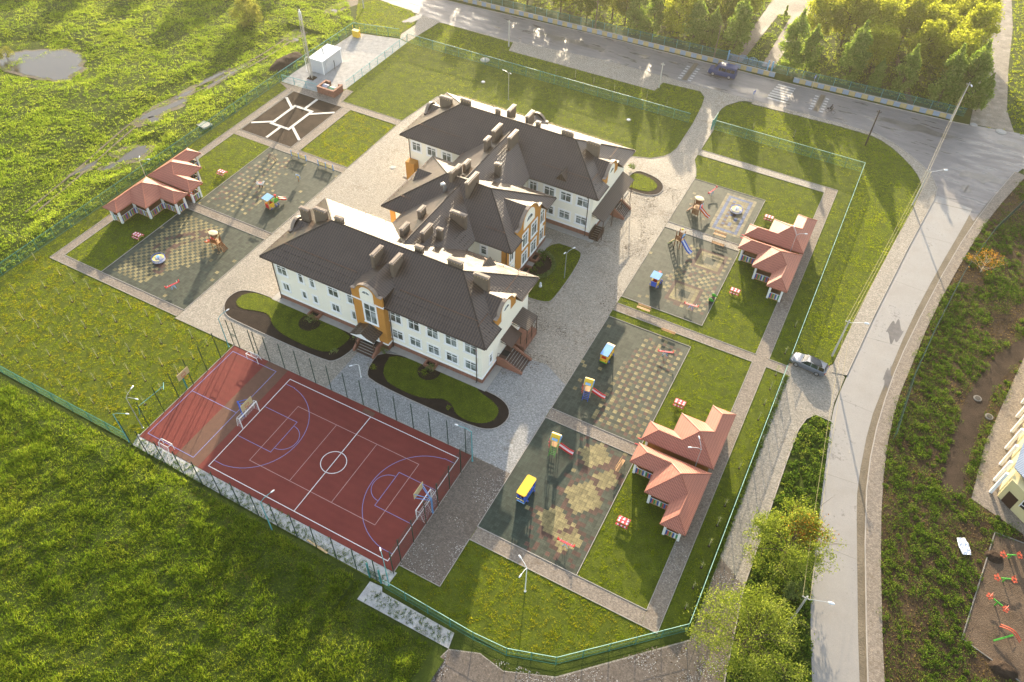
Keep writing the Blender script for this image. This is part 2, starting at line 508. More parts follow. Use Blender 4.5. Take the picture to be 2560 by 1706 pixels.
class MB:
    """collects shapes and links them as one mesh object"""
    def __init__(s):
        s.v = []
        s.f = []
        s.m = []
        s.uv = {}
    def add(s, vs, fs, mi=0):
        k = len(s.v)
        s.v += [tuple(a) for a in vs]
        for f in fs:
            s.f.append(tuple(i + k for i in f))
            s.m.append(mi)
        return s
    def box(s, x0, x1, y0, y1, z0, z1, mi=0):
        return s.add([(x0, y0, z0), (x1, y0, z0), (x1, y1, z0), (x0, y1, z0), (x0, y0, z1), (x1, y0, z1), (x1, y1, z1), (x0, y1, z1)],
                     [(3, 2, 1, 0), (4, 5, 6, 7), (0, 1, 5, 4), (1, 2, 6, 5), (2, 3, 7, 6), (3, 0, 4, 7)], mi)
    def bar(s, a, b, w, h, mi=0, up=(0, 0, 1)):
        """box beam from a to b, w across, h along up"""
        a, b = Vector(a), Vector(b)
        d = (b - a).normalized()
        u = Vector(up)
        if abs(d.dot(u)) > 0.98:
            u = Vector((0, 1, 0))
        x = d.cross(u).normalized() * (w / 2)
        z = x.cross(d).normalized() * (h / 2)
        vs = [a - x - z, a + x - z, a + x + z, a - x + z, b - x - z, b + x - z, b + x + z, b - x + z]
        return s.add(vs, [(0, 1, 2, 3), (7, 6, 5, 4), (0, 4, 5, 1), (1, 5, 6, 2), (2, 6, 7, 3), (3, 7, 4, 0)], mi)
    def tube(s, pts, r, n=8, mi=0, caps=True):
        """round pipe along points; r is a number or one radius per point"""
        P = [Vector(p) for p in pts]
        rs = r if isinstance(r, (list, tuple)) else [r] * len(P)
        k = len(s.v)
        ref = None
        for i, p in enumerate(P):
            d = (P[min(i + 1, len(P) - 1)] - P[max(i - 1, 0)]).normalized()
            if ref is None:
                ref = Vector((0, 0, 1)) if abs(d.z) < 0.9 else Vector((1, 0, 0))
            x = d.cross(ref)
            if x.length < 1e-4:
                x = d.cross(Vector((0, 1, 0)))
            x.normalize()
            y = d.cross(x).normalized()
            ref = -y if abs(d.dot(y)) < 0.9 else ref
            ref = x.cross(d)
            for j in range(n):
                t = 2 * math.pi * j / n
                s.v.append(tuple(p + (x * math.cos(t) + y * math.sin(t)) * rs[i]))
        for i in range(len(P) - 1):
            for j in range(n):
                a = k + i * n + j
                b = k + i * n + (j + 1) % n
                s.f.append((a, b, b + n, a + n))
                s.m.append(mi)
        if caps:
            s.f.append(tuple(k + j for j in range(n - 1, -1, -1)))
            s.m.append(mi)
            s.f.append(tuple(k + (len(P) - 1) * n + j for j in range(n)))
            s.m.append(mi)
        return s
    def lathe(s, c, prof, n=16, mi=0, sx=1.0, sy=1.0):
        """surface of revolution: prof = (radius, z) from bottom to top"""
        k = len(s.v)
        for r, z in prof:
            for j in range(n):
                t = 2 * math.pi * j / n
                s.v.append((c[0] + r * sx * math.cos(t), c[1] + r * sy * math.sin(t), c[2] + z))
        for i in range(len(prof) - 1):
            for j in range(n):
                a = k + i * n + j
                b = k + i * n + (j + 1) % n
                s.f.append((a, b, b + n, a + n))
                s.m.append(mi)
        s.f.append(tuple(k + j for j in range(n - 1, -1, -1)))
        s.m.append(mi)
        s.f.append(tuple(k + (len(prof) - 1) * n + j for j in range(n)))
        s.m.append(mi)
        return s
    def prism(s, poly, z0, z1, mi=0):
        """vertical prism over a polygon in plan"""
        n = len(poly)
        a = sum(poly[i][0] * poly[(i + 1) % n][1] - poly[(i + 1) % n][0] * poly[i][1] for i in range(n))
        if a < 0:
            poly = poly[::-1]
        vs = [(x, y, z0) for x, y in poly] + [(x, y, z1) for x, y in poly]
        fs = [tuple(range(n - 1, -1, -1)), tuple(range(n, 2 * n))]
        fs += [(i, (i + 1) % n, (i + 1) % n + n, i + n) for i in range(n)]
        return s.add(vs, fs, mi)
    def slab(s, pts, d, mi=0):
        """extrude a planar polygon (3-D points) by vector d"""
        n = len(pts)
        d = Vector(d)
        P = [Vector(p) for p in pts]
        nn = Vector((0, 0, 0))
        for i in range(n):
            nn += P[i].cross(P[(i + 1) % n])
        if nn.dot(d) > 0:
            P = P[::-1]
        vs = [tuple(p) for p in P] + [tuple(p + d) for p in P]
        fs = [tuple(range(n)), tuple(range(2 * n - 1, n - 1, -1))]
        fs += [((i + 1) % n, i, i + n, (i + 1) % n + n) for i in range(n)]
        return s.add(vs, fs, mi)
    def build(s, name, mats, parent=None, smooth=False, slope_uv=False):
        me = bpy.data.meshes.new(name)
        off = ORG.get(parent.as_pointer(), Vector((0, 0, 0))) if parent else Vector((0, 0, 0))
        vs = [(a[0] - off.x, a[1] - off.y, a[2] - off.z) for a in s.v]
        me.from_pydata(vs, [], s.f)
        if isinstance(mats, str):
            mats = [mats]
        for q in mats:
            me.materials.append(M[q])
        me.polygons.foreach_set('material_index', s.m)
        if smooth:
            me.polygons.foreach_set('use_smooth', [True] * len(s.f))
        if slope_uv:
            uvl = me.uv_layers.new(name='slope')
            me.update()
            for poly in me.polygons:
                n = poly.normal
                d = Vector((n.x, n.y, 0))
                if d.length < 1e-3:
                    e, u = Vector((1, 0, 0)), Vector((0, 1, 0))
                else:
                    d.normalize()
                    e = Vector((-d.y, d.x, 0))
                    u = n.cross(e)
                for li in poly.loop_indices:
                    co = me.vertices[me.loops[li].vertex_index].co
                    uvl.data[li].uv = (co.dot(e), co.dot(u))
        me.update()
        ob = bpy.data.objects.new(name, me)
        COL.objects.link(ob)
        if parent:
            ob.parent = parent
            ORG[ob.as_pointer()] = off
        return ob

ORG = {}
KEEP = []

def tag(o, label=None, cat=None, group=None, kind=None):
    if label:
        o['label'] = label
    if cat:
        o['category'] = cat
    if group:
        o['group'] = group
    if kind:
        o['kind'] = kind
    return o

def thing(name, label, cat, loc=(0, 0, 0), rz=0.0, group=None):
    o = bpy.data.objects.new(name, None)
    o.empty_display_size = 0.3
    COL.objects.link(o)
    o.location = loc
    o.rotation_euler = (0, 0, rz)
    tag(o, label, cat, group)
    ORG[o.as_pointer()] = Vector(loc)
    KEEP.append(o)
    return o

KIDS = {}
def kids(o):
    return [c for c in o.children]

def copy_tree(o, parent=None):
    c = o.copy()
    COL.objects.link(c)
    if parent:
        c.parent = parent
    for ch in list(o.children):
        copy_tree(ch, c)
    return c

def dup(root, loc, rz=0.0, label=None, scale=None, group=None):
    r = copy_tree(root)
    r.location = loc
    r.rotation_euler = (0, 0, rz)
    if scale:
        r.scale = scale
    if label:
        r['label'] = label
    if group:
        r['group'] = group
    return r

def big_mesh(name, verts, nper, mat, parent=None):
    """many separate faces with nper corners each, straight from an array (N*nper, 3)"""
    me = bpy.data.meshes.new(name)
    n = len(verts)
    nf = n // nper
    me.vertices.add(n)
    me.vertices.foreach_set('co', np.ascontiguousarray(verts, dtype=np.float32).ravel())
    me.loops.add(n)
    me.loops.foreach_set('vertex_index', np.arange(n, dtype=np.int32))
    me.polygons.add(nf)
    me.polygons.foreach_set('loop_start', np.arange(0, n, nper, dtype=np.int32))
    me.polygons.foreach_set('loop_total', np.full(nf, nper, dtype=np.int32))
    me.materials.append(M[mat])
    me.update(calc_edges=True)
    ob = bpy.data.objects.new(name, me)
    COL.objects.link(ob)
    if parent:
        ob.parent = parent
    return ob

_T = np.random.default_rng(3).random((512, 512))
def vnoise(x, y, s):
    x = np.asarray(x) * s + 1000.3
    y = np.asarray(y) * s + 1000.7
    xi = np.floor(x).astype(int)
    yi = np.floor(y).astype(int)
    fx = x - xi
    fy = y - yi
    fx = fx * fx * (3 - 2 * fx)
    fy = fy * fy * (3 - 2 * fy)
    g = lambda a, b: _T[a % 512, b % 512]
    return (g(xi, yi) * (1 - fx) * (1 - fy) + g(xi + 1, yi) * fx * (1 - fy) + g(xi, yi + 1) * (1 - fx) * fy + g(xi + 1, yi + 1) * fx * fy)

def fbm(x, y, s, o=4):
    t = 0
    a = 0.5
    for i in range(o):
        t = t + a * vnoise(x, y, s)
        s *= 2.1
        a *= 0.5
    return t

def inside(poly, X, Y):
    r = np.zeros(len(X), bool)
    n = len(poly)
    j = n - 1
    for i in range(n):
        xi, yi = poly[i]
        xj, yj = poly[j]
        if yi != yj:
            c = ((yi > Y) != (yj > Y)) & (X < (xj - xi) * (Y - yi) / (yj - yi) + xi)
            r ^= c
        j = i
    return r

def rect(x0, x1, y0, y1):
    return [(x0, y0), (x1, y0), (x1, y1), (x0, y1)]

PAVED = []
def sheet(name, poly, z, mat, thick=0.0, paved=True):
    """ground surface: top face at z over a polygon"""
    n = len(poly)
    a = sum(poly[i][0] * poly[(i + 1) % n][1] - poly[(i + 1) % n][0] * poly[i][1] for i in range(n))
    if a < 0:
        poly = poly[::-1]
    b = MB()
    if thick:
        b.prism(poly, z - thick, z)
    else:
        b.add([(x, y, z) for x, y in poly], [tuple(range(n))])
    o = b.build(name, mat)
    tag(o, kind='structure')
    if paved:
        PAVED.append(poly)
    return o

def kerb_run(mb, pts, w=0.09, z0=0.0, z1=0.10, closed=False):
    P = list(pts)
    if closed:
        P = P + [P[0]]
    for i in range(len(P) - 1):
        a, b = P[i], P[i + 1]
        mb.bar((a[0], a[1], (z0 + z1) / 2), (b[0], b[1], (z0 + z1) / 2), w, z1 - z0)

def strip(poly_pts, w):
    """polygon of a band w wide centred on a polyline"""
    P = [Vector(p) for p in poly_pts]
    L, Rr = [], []
    for i, p in enumerate(P):
        d = (P[min(i + 1, len(P) - 1)] - P[max(i - 1, 0)]).normalized()
        nrm = Vector((-d.y, d.x)) * (w / 2)
        L.append(tuple(p + nrm))
        Rr.append(tuple(p - nrm))
    return L + Rr[::-1]

def arc(cx, cy, r, a0, a1, n=24):
    return [(cx + r * math.cos(R(a0 + (a1 - a0) * i / n)), cy + r * math.sin(R(a0 + (a1 - a0) * i / n))) for i in range(n + 1)]

def smooth_closed(pts, it=2):
    P = [np.array(p, float) for p in pts]
    for _ in range(it):
        Q = []
        for i in range(len(P)):
            a, b = P[i], P[(i + 1) % len(P)]
            Q += [a * 0.75 + b * 0.25, a * 0.25 + b * 0.75]
        P = Q
    return [tuple(p) for p in P]

def smooth_open(pts, it=2):
    P = [np.array(p, float) for p in pts]
    for _ in range(it):
        Q = [P[0]]
        for i in range(len(P) - 1):
            Q += [P[i] * 0.75 + P[i + 1] * 0.25, P[i] * 0.25 + P[i + 1] * 0.75]
        Q.append(P[-1])
        P = Q
    return [tuple(p) for p in P]

def blades(X, Y, Z, hgt, nb, spread, width, lean):
    """grass tufts: nb triangular blades per tuft"""
    n = len(X)
    X = np.repeat(X, nb); Y = np.repeat(Y, nb); Z = np.repeat(Z, nb); hgt = np.repeat(hgt, nb)
    k = len(X)
    a = rng.random(k) * 2 * np.pi
    r = rng.random(k) * spread
    bx = X + r * np.cos(a); by = Y + r * np.sin(a)
    t = rng.random(k) * 2 * np.pi
    h = hgt * (0.6 + 0.6 * rng.random(k))
    ln = h * lean * (0.3 + rng.random(k))
    w = width * (0.6 + 0.8 * rng.random(k))
    dx, dy = np.cos(t), np.sin(t)
    tx = bx + np.cos(a) * ln + (rng.random(k) - 0.5) * ln
    ty = by + np.sin(a) * ln + (rng.random(k) - 0.5) * ln
    V = np.empty((k, 3, 3))
    V[:, 0] = np.stack([bx - dx * w, by - dy * w, Z - 0.01], 1)
    V[:, 1] = np.stack([bx + dx * w, by + dy * w, Z - 0.01], 1)
    V[:, 2] = np.stack([tx, ty, Z + h], 1)
    return V.reshape(-1, 3)

def leaf_quads(P, size, jit=0.5, flat=0.0):
    """one randomly turned quad per point"""
    n = len(P)
    u = rng.normal(size=(n, 3))
    u[:, 2] *= (1 - flat)
    u /= np.linalg.norm(u, axis=1)[:, None]
    w = rng.normal(size=(n, 3))
    w -= (w * u).sum(1)[:, None] * u
    w /= np.linalg.norm(w, axis=1)[:, None]
    s = size * (1 - jit / 2 + jit * rng.random(n))
    a = u * (s * 0.62)[:, None]
    b = w * (s * 0.38)[:, None]
    V = np.stack([P - a, P + b * 0.9 - a * 0.1, P + a, P - b * 0.9 + a * 0.1], 1)
    return V.reshape(-1, 3)
# ------------------------------------------------------------------ ground and site surfaces
Z0, ZL, ZP = 0.0, 0.03, 0.05
sheet('ground', rect(-470, 410, -310, 630), -0.03, 'ground_grass', paved=False)

SITE = [(-100.2, 26.3), (-85.5, 26.3), (-63.3, 26.2), (-26.6, 25.6), (-12.5, 25.5), (-7.6, 27.2), (2.15, 36.1), (2.15, 124.2), (-27.5, 124.2), (-88, 124.2), (-90.2, 124.7), (-99.8, 122.4), (-100.2, 99)]
VERGE_N = [(-86.9, 134.3), (-85.9, 134.8), (-69.3, 134.8), (-68.6, 131.4), (-37.5, 131.6), (-37.2, 135.2), (-29.9, 135.7), (-28.4, 134), (-27.8, 131), (-27.4, 124.3), (-88.0, 124.3)]
VERGE_NE = [(-23.9, 124.2), (-24.7, 129.6), (-24.1, 133.2), (-22.1, 135.8), (0.7, 136.8), (4.5, 135.3), (8.6, 131.3), (11.3, 127.3), (12.1, 123.6), (9.6, 102.6), (7.4, 79.2), (6.9, 78.2), (2.4, 76.4), (2.2, 124.2)]
VERGE_NW = [(-100.0, 122.6), (-90.3, 124.9), (-91.2, 126.2), (-90.8, 131.3), (-91.7, 133.7), (-94.8, 136.3), (-104.1, 136.9), (-108.5, 136)]
sheet('lawn', SITE, ZL, 'lawn_grass', paved=False)
sheet('lawn', VERGE_N, ZL - 0.004, 'lawn_grass', paved=False)
sheet('lawn', VERGE_NE, ZL - 0.004, 'lawn_grass', paved=False)
sheet('lawn', VERGE_NW, ZL - 0.004, 'lawn_grass', paved=False)

# school yard paving, in one sheet, with the drive to the street
YARD = [(-73.1, 43.95), (-26.85, 43.95), (-26.85, 28.4), (-21.8, 28.4), (-21.8, 109.3), (-22.5, 111.5), (-23.6, 113.9), (-23.6, 124.1),
        (-24.7, 129.6), (-24.5, 131.8), (-24.1, 133.2), (-22.6, 135.6), (-20.0, 137.6), (-33.0, 137.2), (-29.9, 135.7), (-28.5, 134), (-27.9, 131), (-27.4, 124.3), (-27.3, 115.6), (-27.7, 113.6),
        (-28.5, 112.1), (-30.2, 110.5), (-33.3, 109.4), (-71.9, 109.4), (-73.1, 99.4)]
sheet('paving', YARD, ZP, 'paver_plaza')
sheet('paving', [(-26.85, 28.4), (-21.8, 28.4), (-21.8, 43.9), (-26.85, 43.9)], ZP + 0.004, 'paver_dirt_shade')
sheet('paving', [(-48, 44.0), (-26.85, 43.97), (-21.82, 43.9), (-21.82, 58.8), (-25.5, 60.8), (-29.5, 60.2), (-31.0, 61.8), (-31.0, 54), (-48, 54)], ZP + 0.004, 'paver_grey')
PATHS = dict(
    w=[(-97.5, 44.3), (-96.15, 44.3), (-96.15, 97.85), (-97.5, 97.85)], s=rect(-96.15, -73.15, 44.3, 45.6),
    x1=rect(-96.1, -73.15, 62.4, 63.95), x2=rect(-96.1, -73.15, 81.65, 83.15), mid=rect(-84.85, -83.15, 83.2, 97.8),
    n=[(-100.2, 99.1), (-97.5, 97.85), (-73.15, 97.85), (-73.15, 99.35), (-86.2, 99.35), (-86.5, 103.2), (-88.0, 103.2), (-88.0, 99.6), (-91.8, 99.6), (-97.0, 99.35)])
for k_, p_ in PATHS.items():
    sheet('path', p_, ZP + 0.004 * (1 + list(PATHS).index(k_) % 2), 'paver_path')
EPATHS = [rect(-21.75, -10.0, 94.6, 96.0), rect(-21.75, 2.3, 74.2, 75.6), rect(-21.75, -10.0, 53.05, 54.65),
          rect(-21.75, -1.98, 34.5, 36.15), rect(-1.95, -0.25, 34.5, 117.2), rect(-23.55, -1.98, 115.6, 117.15)]
for i_, p_ in enumerate(EPATHS):
    sheet('path', p_, ZP + 0.004 * (1 + i_ % 2), 'paver_plaza' if i_ in (0, 5) else 'paver_path')

# container yard, gravel margin of the court, stone path
sheet('gravel_yard', [(-100.1, 99.4), (-97, 99.45), (-91.9, 99.7), (-88.05, 103.3), (-88.0, 123.9), (-90.3, 124.4), (-99.5, 122.1), (-100.2, 104)], ZP - 0.008, 'yard_gravel')
sheet('gravel_strip', [(-63.2, 27.6), (-62.6, 26.15), (-44, 25.9), (-26.6, 25.8), (-26.5, 27.5)], ZP - 0.006, 'white_gravel')
sheet('stone_path', [(-28.45, 25.4), (-27.0, 25.5), (-26.7, 25.05), (-18.0, 24.9), (-17.7, 23.3), (-28.5, 23.2)], 0.04, 'white_gravel')

# sports court with its lines
CX0, CX1, CY0, CY1 = -62.8, -26.9, 27.4, 43.9
sheet('sports_court', rect(CX0, CX1, CY0, CY1), ZP + 0.012, 'court_red')
sheet('court_patch', [(-57.1, CY1 - .02), (-53.9, CY1 - .02), (-53.8, CY0 + .02), (-57.2, CY0 + .02)], ZP + 0.016, 'court_brown', paved=False)
sheet('court_patch', rect(-41.9, -40.3, 43.0, 43.6), ZP + 0.016, 'court_brown', paved=False)
def lines(name, runs, w, mat, z):
    b = MB()
    for pts, closed in runs:
        P = [Vector((x, y)) for x, y in pts]
        n = len(P)
        L, Q = [], []
        for i, p in enumerate(P):
            if closed:
                d0, d1 = (p - P[i - 1]).normalized(), (P[(i + 1) % n] - p).normalized()
            else:
                d1 = (P[min(i + 1, n - 1)] - P[max(i, 0)]) if i < n - 1 else (p - P[i - 1])
                d0 = (p - P[i - 1]) if i > 0 else d1
                d0, d1 = d0.normalized(), d1.normalized()
            t = (d0 + d1).normalized()
            nr = Vector((-t.y, t.x)) * (w / 2) / max(0.4, t.dot(d1))
            L.append((p.x + nr.x, p.y + nr.y, z))
            Q.append((p.x - nr.x, p.y - nr.y, z))
        k = len(b.v)
        b.v += L + Q
        for i in range(n if closed else n - 1):
            j = (i + 1) % n
            b.f.append((k + n + i, k + n + j, k + j, k + i))
            b.m.append(0)
    o = b.build(name, mat)
    return tag(o, kind='structure')
lines('court_marking', [(rect(-52.8, -28.1, 28.15, 42.85), True), ([(-40.5, 42.8), (-40.5, 28.2)], False), (arc(-40.5, 35.4, 1.5, 0, 352.5, 47), True)], 0.085, 'line_white', ZP + 0.028)
lines('court_marking', [(rect(-49.2, -31.7, 31.0, 39.9), True), ([(-43.4, 39.85), (-43.4, 31.05)], False), ([(-37.55, 39.85), (-37.55, 31.05)], False)], 0.06, 'line_pink', ZP + 0.024)
la = [(-52.75, 42.0), (-51.4, 42.0)] + arc(-52.3, 35.5, 6.5, 82, -82, 28) + [(-51.4, 29.05), (-52.75, 29.05)]
ra = [(-80.9 - x, y) for x, y in la]
lines('court_marking', [(la, False), (ra, False), ([(-52.75, 37.95), (-47.8, 37.95), (-47.8, 33.05), (-52.75, 33.05)], False), (arc(-47.8, 35.5, 1.8, 88, -88, 18), False),
                        ([(-28.15, 37.9), (-33.1, 37.9), (-33.1, 33.0), (-28.15, 33.0)], False), (arc(-33.1, 35.45, 1.8, 92, 268, 18), False)], 0.06, 'line_blue', ZP + 0.020)
lines('court_marking', [(rect(-62.25, -55.15, 28.2, 43.0), True), ([(-62.2, 35.55), (-55.2, 35.55)], False)], 0.07, 'line_blue', ZP + 0.024)

# playgrounds: rubber tiles with their laid patterns
GR, DG, YE, RE, BL, TA = (0.056, 0.064, 0.045), (0.030, 0.050, 0.036), (0.235, 0.195, 0.092), (0.092, 0.050, 0.038), (0.085, 0.12, 0.22), (0.20, 0.17, 0.10)
def rubber_ground(x0, x1, y0, y1, fn, name='playground_surface'):
    me = bpy.data.meshes.new(name)
    nx, ny = int(round((x1 - x0) / 0.5)), int(round((y1 - y0) / 0.5))
    dx, dy = (x1 - x0) / nx, (y1 - y0) / ny
    vs = [(x0 + i * dx, y0 + j * dy, ZP + 0.008) for j in range(ny + 1) for i in range(nx + 1)]
    fs = [(j * (nx + 1) + i, j * (nx + 1) + i + 1, (j + 1) * (nx + 1) + i + 1, (j + 1) * (nx + 1) + i) for j in range(ny) for i in range(nx)]
    me.from_pydata(vs, [], fs)
    at = me.color_attributes.new('tile', 'FLOAT_COLOR', 'CORNER')
    buf = np.empty((nx * ny, 4, 4), np.float32)
    q = 0
    for j in range(ny):
        for i in range(nx):
            c = fn(i, j, nx, ny, (i + .5) / nx, (j + .5) / ny)
            k = 0.72 + 0.56 * rnd.random()
            buf[q, :, :3] = np.array(c) * k
            buf[q, :, 3] = 1
            q += 1
    at.data.foreach_set('color', buf.ravel())
    me.materials.append(M['rubber_tiles'])
    o = bpy.data.objects.new(name, me)
    COL.objects.link(o)
    tag(o, kind='structure')
    PAVED.append(rect(x0, x1, y0, y1))
def few(i, j, base, odds=0.006, col=YE):
    return col if rnd.random() < odds else base
def t_west_low(i, j, nx, ny, u, v):
    w = u * 1.25 + 0.16 * math.sin(v * 6 + 1.0)
    d = math.hypot(u - 0.34 - 0.10 * math.sin(v * 9), (v - 0.55) * 0.3)
    if 0.055 < d < 0.105 and 0.12 < v < 0.92 and rnd.random() < .6:
        return RE
    if w < 0.72 and 0.07 < v < 0.95 and u > 0.06 and (i + j) % 2 == 0:
        return YE
    return few(i, j, GR)
def t_west_up(i, j, nx, ny, u, v):
    if u < 0.50 + 0.1 * math.sin(v * 5) and 0.06 < v < 0.97 and u > 0.04:
        a, b = (i + j) % 4, (i - j) % 4
        if (a, b) in ((0, 0), (2, 2), (0, 1), (1, 0), (2, 3)) and rnd.random() < 0.9:
            return YE if u > 0.1 else TA
        if b == 3 and rnd.random() < 0.35:
            return RE
    return few(i, j, GR, 0.01)
def t_east_top(i, j, nx, ny, u, v):
    a, b = (u - 0.50) / 0.42, (v - 0.10) / 0.84
    if 0 < a < 1 and 0 < b < 1:
        e = min(a * 10, (1 - a) * 10, b * 21, (1 - b) * 21)
        if e < 1.1:
            return TA
        if e < 2.3:
            return BL
        if e < 3.2:
            return TA
        q = (i * 7 + j * 3 + (i * j) % 5) % 6
        return BL if q == 0 else (RE if q == 3 else (TA if q in (1, 4) else YE))
    return few(i, j, GR, 0.008, TA)
def t_east_mid(i, j, nx, ny, u, v):
    for (cx, cy) in ((0.70, 0.74), (0.62, 0.26)):
        e = max(abs(i - cx * nx), abs(j - cy * ny))
        if e < 1.6:
            return GR
        if e < 2.6:
            return TA
        if e < 3.6:
            return YE
        if e < 4.4:
            return RE
    if u > 0.40 + 0.05 * math.sin(v * 12) and 0.10 < v < 0.9 and u < 0.97:
        if (i + j) % 2 == 0:
            return YE if rnd.random() < 0.55 else (TA if rnd.random() < .6 else RE)
        if rnd.random() < 0.12:
            return RE
    return few(i, j, GR, 0.012)
def t_east_low(i, j, nx, ny, u, v):
    if u > 0.42 + 0.25 * max(0, v - 0.6) and 0.03 < v < 0.95 and u < 0.95 and (i + j) % 2 == 0:
        if i % 2 == 0:
            return YE if rnd.random() < 0.93 else TA
        if rnd.random() < 0.8:
            return RE
    return few(i, j, GR if u > 0.25 else (0.042, 0.054, 0.040), 0.012)  # school-side tiles darker: the building's shade put into their colour
def t_east_bot(i, j, nx, ny, u, v):
    for (cx, cy, r) in ((0.70, 0.52, 5.0), (0.62, 0.86, 4.2), (0.83, 0.72, 3.4), (0.56, 0.27, 4.0), (0.76, 0.19, 3.8)):
        d = abs(i - cx * nx) + abs(j - cy * ny)
        if d < r:
            return YE
        if d < r + 2 and rnd.random() < 0.45:
            return RE
    if u > 0.42 and rnd.random() < 0.17:
        return RE
    return few(i, j, GR if u > 0.55 else (0.036, 0.050, 0.037), 0.006)  # shaded half given darker tiles, shade put into the colour
rubber_ground(-88.7, -73.15, 45.65, 62.35, t_west_low)
rubber_ground(-88.0, -73.15, 64.0, 81.6, t_west_up)
rubber_ground(-21.75, -9.95, 96.05, 108.7, t_east_top)
rubber_ground(-21.75, -9.95, 77.2, 94.55, t_east_mid)
rubber_ground(-21.75, -10.0, 54.7, 72.7, t_east_low)
rubber_ground(-21.75, -9.9, 36.2, 53.0, t_east_bot)

# kerbs of paths and playgrounds
kb = MB()
for r_ in ((-88.75, -73.1, 45.62, 62.37), (-88.05, -73.1, 63.97, 81.63), (-84.8, -73.1, 83.2, 83.2), (-95.9, -84.9, 83.2, 97.8), (-83.1, -73.15, 83.2, 97.8),
           (-21.78, -9.92, 96.03, 108.73), (-21.78, -9.92, 77.17, 94.58), (-21.78, -9.97, 54.68, 72.73), (-21.78, -9.87, 36.18, 53.03)):
    if r_[2] == r_[3]:
        continue
    kerb_run(kb, rect(*r_), 0.08, 0.0, 0.105, True)
for pl in ([(-97.55, 97.8), (-97.55, 44.25), (-73.15, 44.25)], [(-96.1, 81.6), (-96.1, 64.0)], [(-96.1, 62.35), (-96.1, 45.65), (-88.8, 45.65)],
           [(-96.1, 83.2), (-96.1, 97.8)], [(-73.1, 99.4), (-86.1, 99.4), (-86.4, 103.2)], [(-73.1, 99.4), (-71.9, 109.45), (-33.3, 109.45), (-30.2, 110.55), (-28.5, 112.15), (-27.75, 113.6), (-27.35, 115.6), (-27.45, 124.3), (-27.95, 131), (-28.5, 134), (-29.9, 135.7)],
           [(-21.75, 109.3), (-22.5, 111.5), (-23.6, 113.9), (-23.6, 115.55), (-2.0, 115.55), (-2.0, 75.65), (-21.75, 75.65)], [(-23.6, 117.2), (-0.2, 117.2), (-0.2, 75.65), (2.3, 75.65)], [(-23.6, 117.2), (-23.6, 124.1), (-24.7, 129.6), (-24.5, 131.8), (-24.1, 133.2), (-22.6, 135.6)],
           [(-21.75, 74.15), (-2.0, 74.15), (-2.0, 36.2), (-21.75, 36.2)], [(2.3, 74.15), (-0.2, 74.15), (-0.2, 34.45), (-21.8, 34.45), (-21.8, 28.35), (-26.8, 28.35)],
           [(-73.15, 43.9), (-62.9, 43.95)], [(-62.85, 27.35), (-62.85, 43.95), (-26.85, 43.95), (-26.85, 27.35)]):
    kerb_run(kb, pl, 0.08, 0.0, 0.10)
tag(kb.build('kerb', 'kerb_stone'), kind='structure')

# flower beds and small lawns inside the yard
def bed(name, outer, mat, z, kerb=True, it=2):
    P = smooth_closed(outer, it)
    sheet(name, P, z, mat, paved=(mat != 'lawn_grass'))
    if kerb:
        b = MB()
        kerb_run(b, P, 0.09, 0.02, z + 0.05, True)
        tag(b.build('kerb', 'kerb_stone'), kind='structure')
    return P
GARDEN = []
BW = [(-69.6, 49.6), (-69.3, 52.3), (-66.8, 53.1), (-63.6, 53.2), (-49.2, 53.2), (-48.7, 51.2), (-49.4, 48.2), (-50.8, 47.35), (-65.5, 47.35), (-67.8, 47.6)]
BE = [(-45.6, 53.2), (-45.3, 48.6), (-43.6, 47.35), (-29.2, 47.4), (-26.2, 48.3), (-25.5, 51.2), (-27.4, 53.0), (-31.2, 53.2)]
bed('flower_bed', BW, 'dark_soil', 0.10)
bed('flower_bed', BE, 'dark_soil', 0.10)
GW = smooth_closed([(-68.3, 50.2), (-67.9, 52.4), (-65.5, 53.1), (-50.6, 53.1), (-50.2, 51.3), (-51.0, 49.0), (-52.8, 48.3), (-57.5, 48.3), (-60.5, 48.9), (-62.5, 50.6), (-64.5, 50.2), (-66.5, 49.4)], 2)
GE = smooth_closed([(-43.9, 53.1), (-43.7, 50.2), (-42.4, 48.6), (-40.5, 48.1), (-36.5, 48.15), (-34.4, 49.5), (-32.8, 49.3), (-31.5, 48.0), (-28.8, 48.0), (-27.0, 49.4), (-27.2, 51.4), (-29.0, 52.2), (-31.0, 52.6), (-31.4, 53.1)], 2)
sheet('lawn', GW, 0.13, 'lawn_grass', paved=False)
sheet('lawn', GE, 0.13, 'lawn_grass', paved=False)
GM = [(-36.0, 83.0), (-31.6, 83.2), (-29.9, 82.4), (-29.75, 72.0), (-30.5, 70.6), (-36.0, 70.4)]
GM2 = bed('lawn', GM, 'lawn_grass', 0.10)
OV = bed('flower_bed', [(-31.5, 106.2), (-28.4, 106.1), (-26.2, 105.2), (-25.2, 103.4), (-25.6, 101.4), (-27.4, 100.4), (-31.5, 100.5)], 'dark_soil', 0.10)
OVL = smooth_closed([(-31.4, 105.4), (-28.6, 105.3), (-26.8, 104.4), (-26.3, 103.2), (-26.8, 101.8), (-28.2, 101.2), (-31.4, 101.2)], 2)
sheet('lawn', OVL, 0.125, 'lawn_grass', paved=False)
sheet('flower_bed', [(-36.0, 74.4)] + arc(-35.6, 77.0, 2.7, -75, 75, 20) + [(-36.0, 79.6)], 0.125, 'dark_soil')
for cx_, cy_, r_ in ((-56.7, 51.9, 1.5), (-38.1, 52.4, 1.5)):
    sheet('flower_bed', [(x, y) for x, y in arc(cx_, cy_, r_, 150, 390, 20)], 0.14, 'dark_soil')
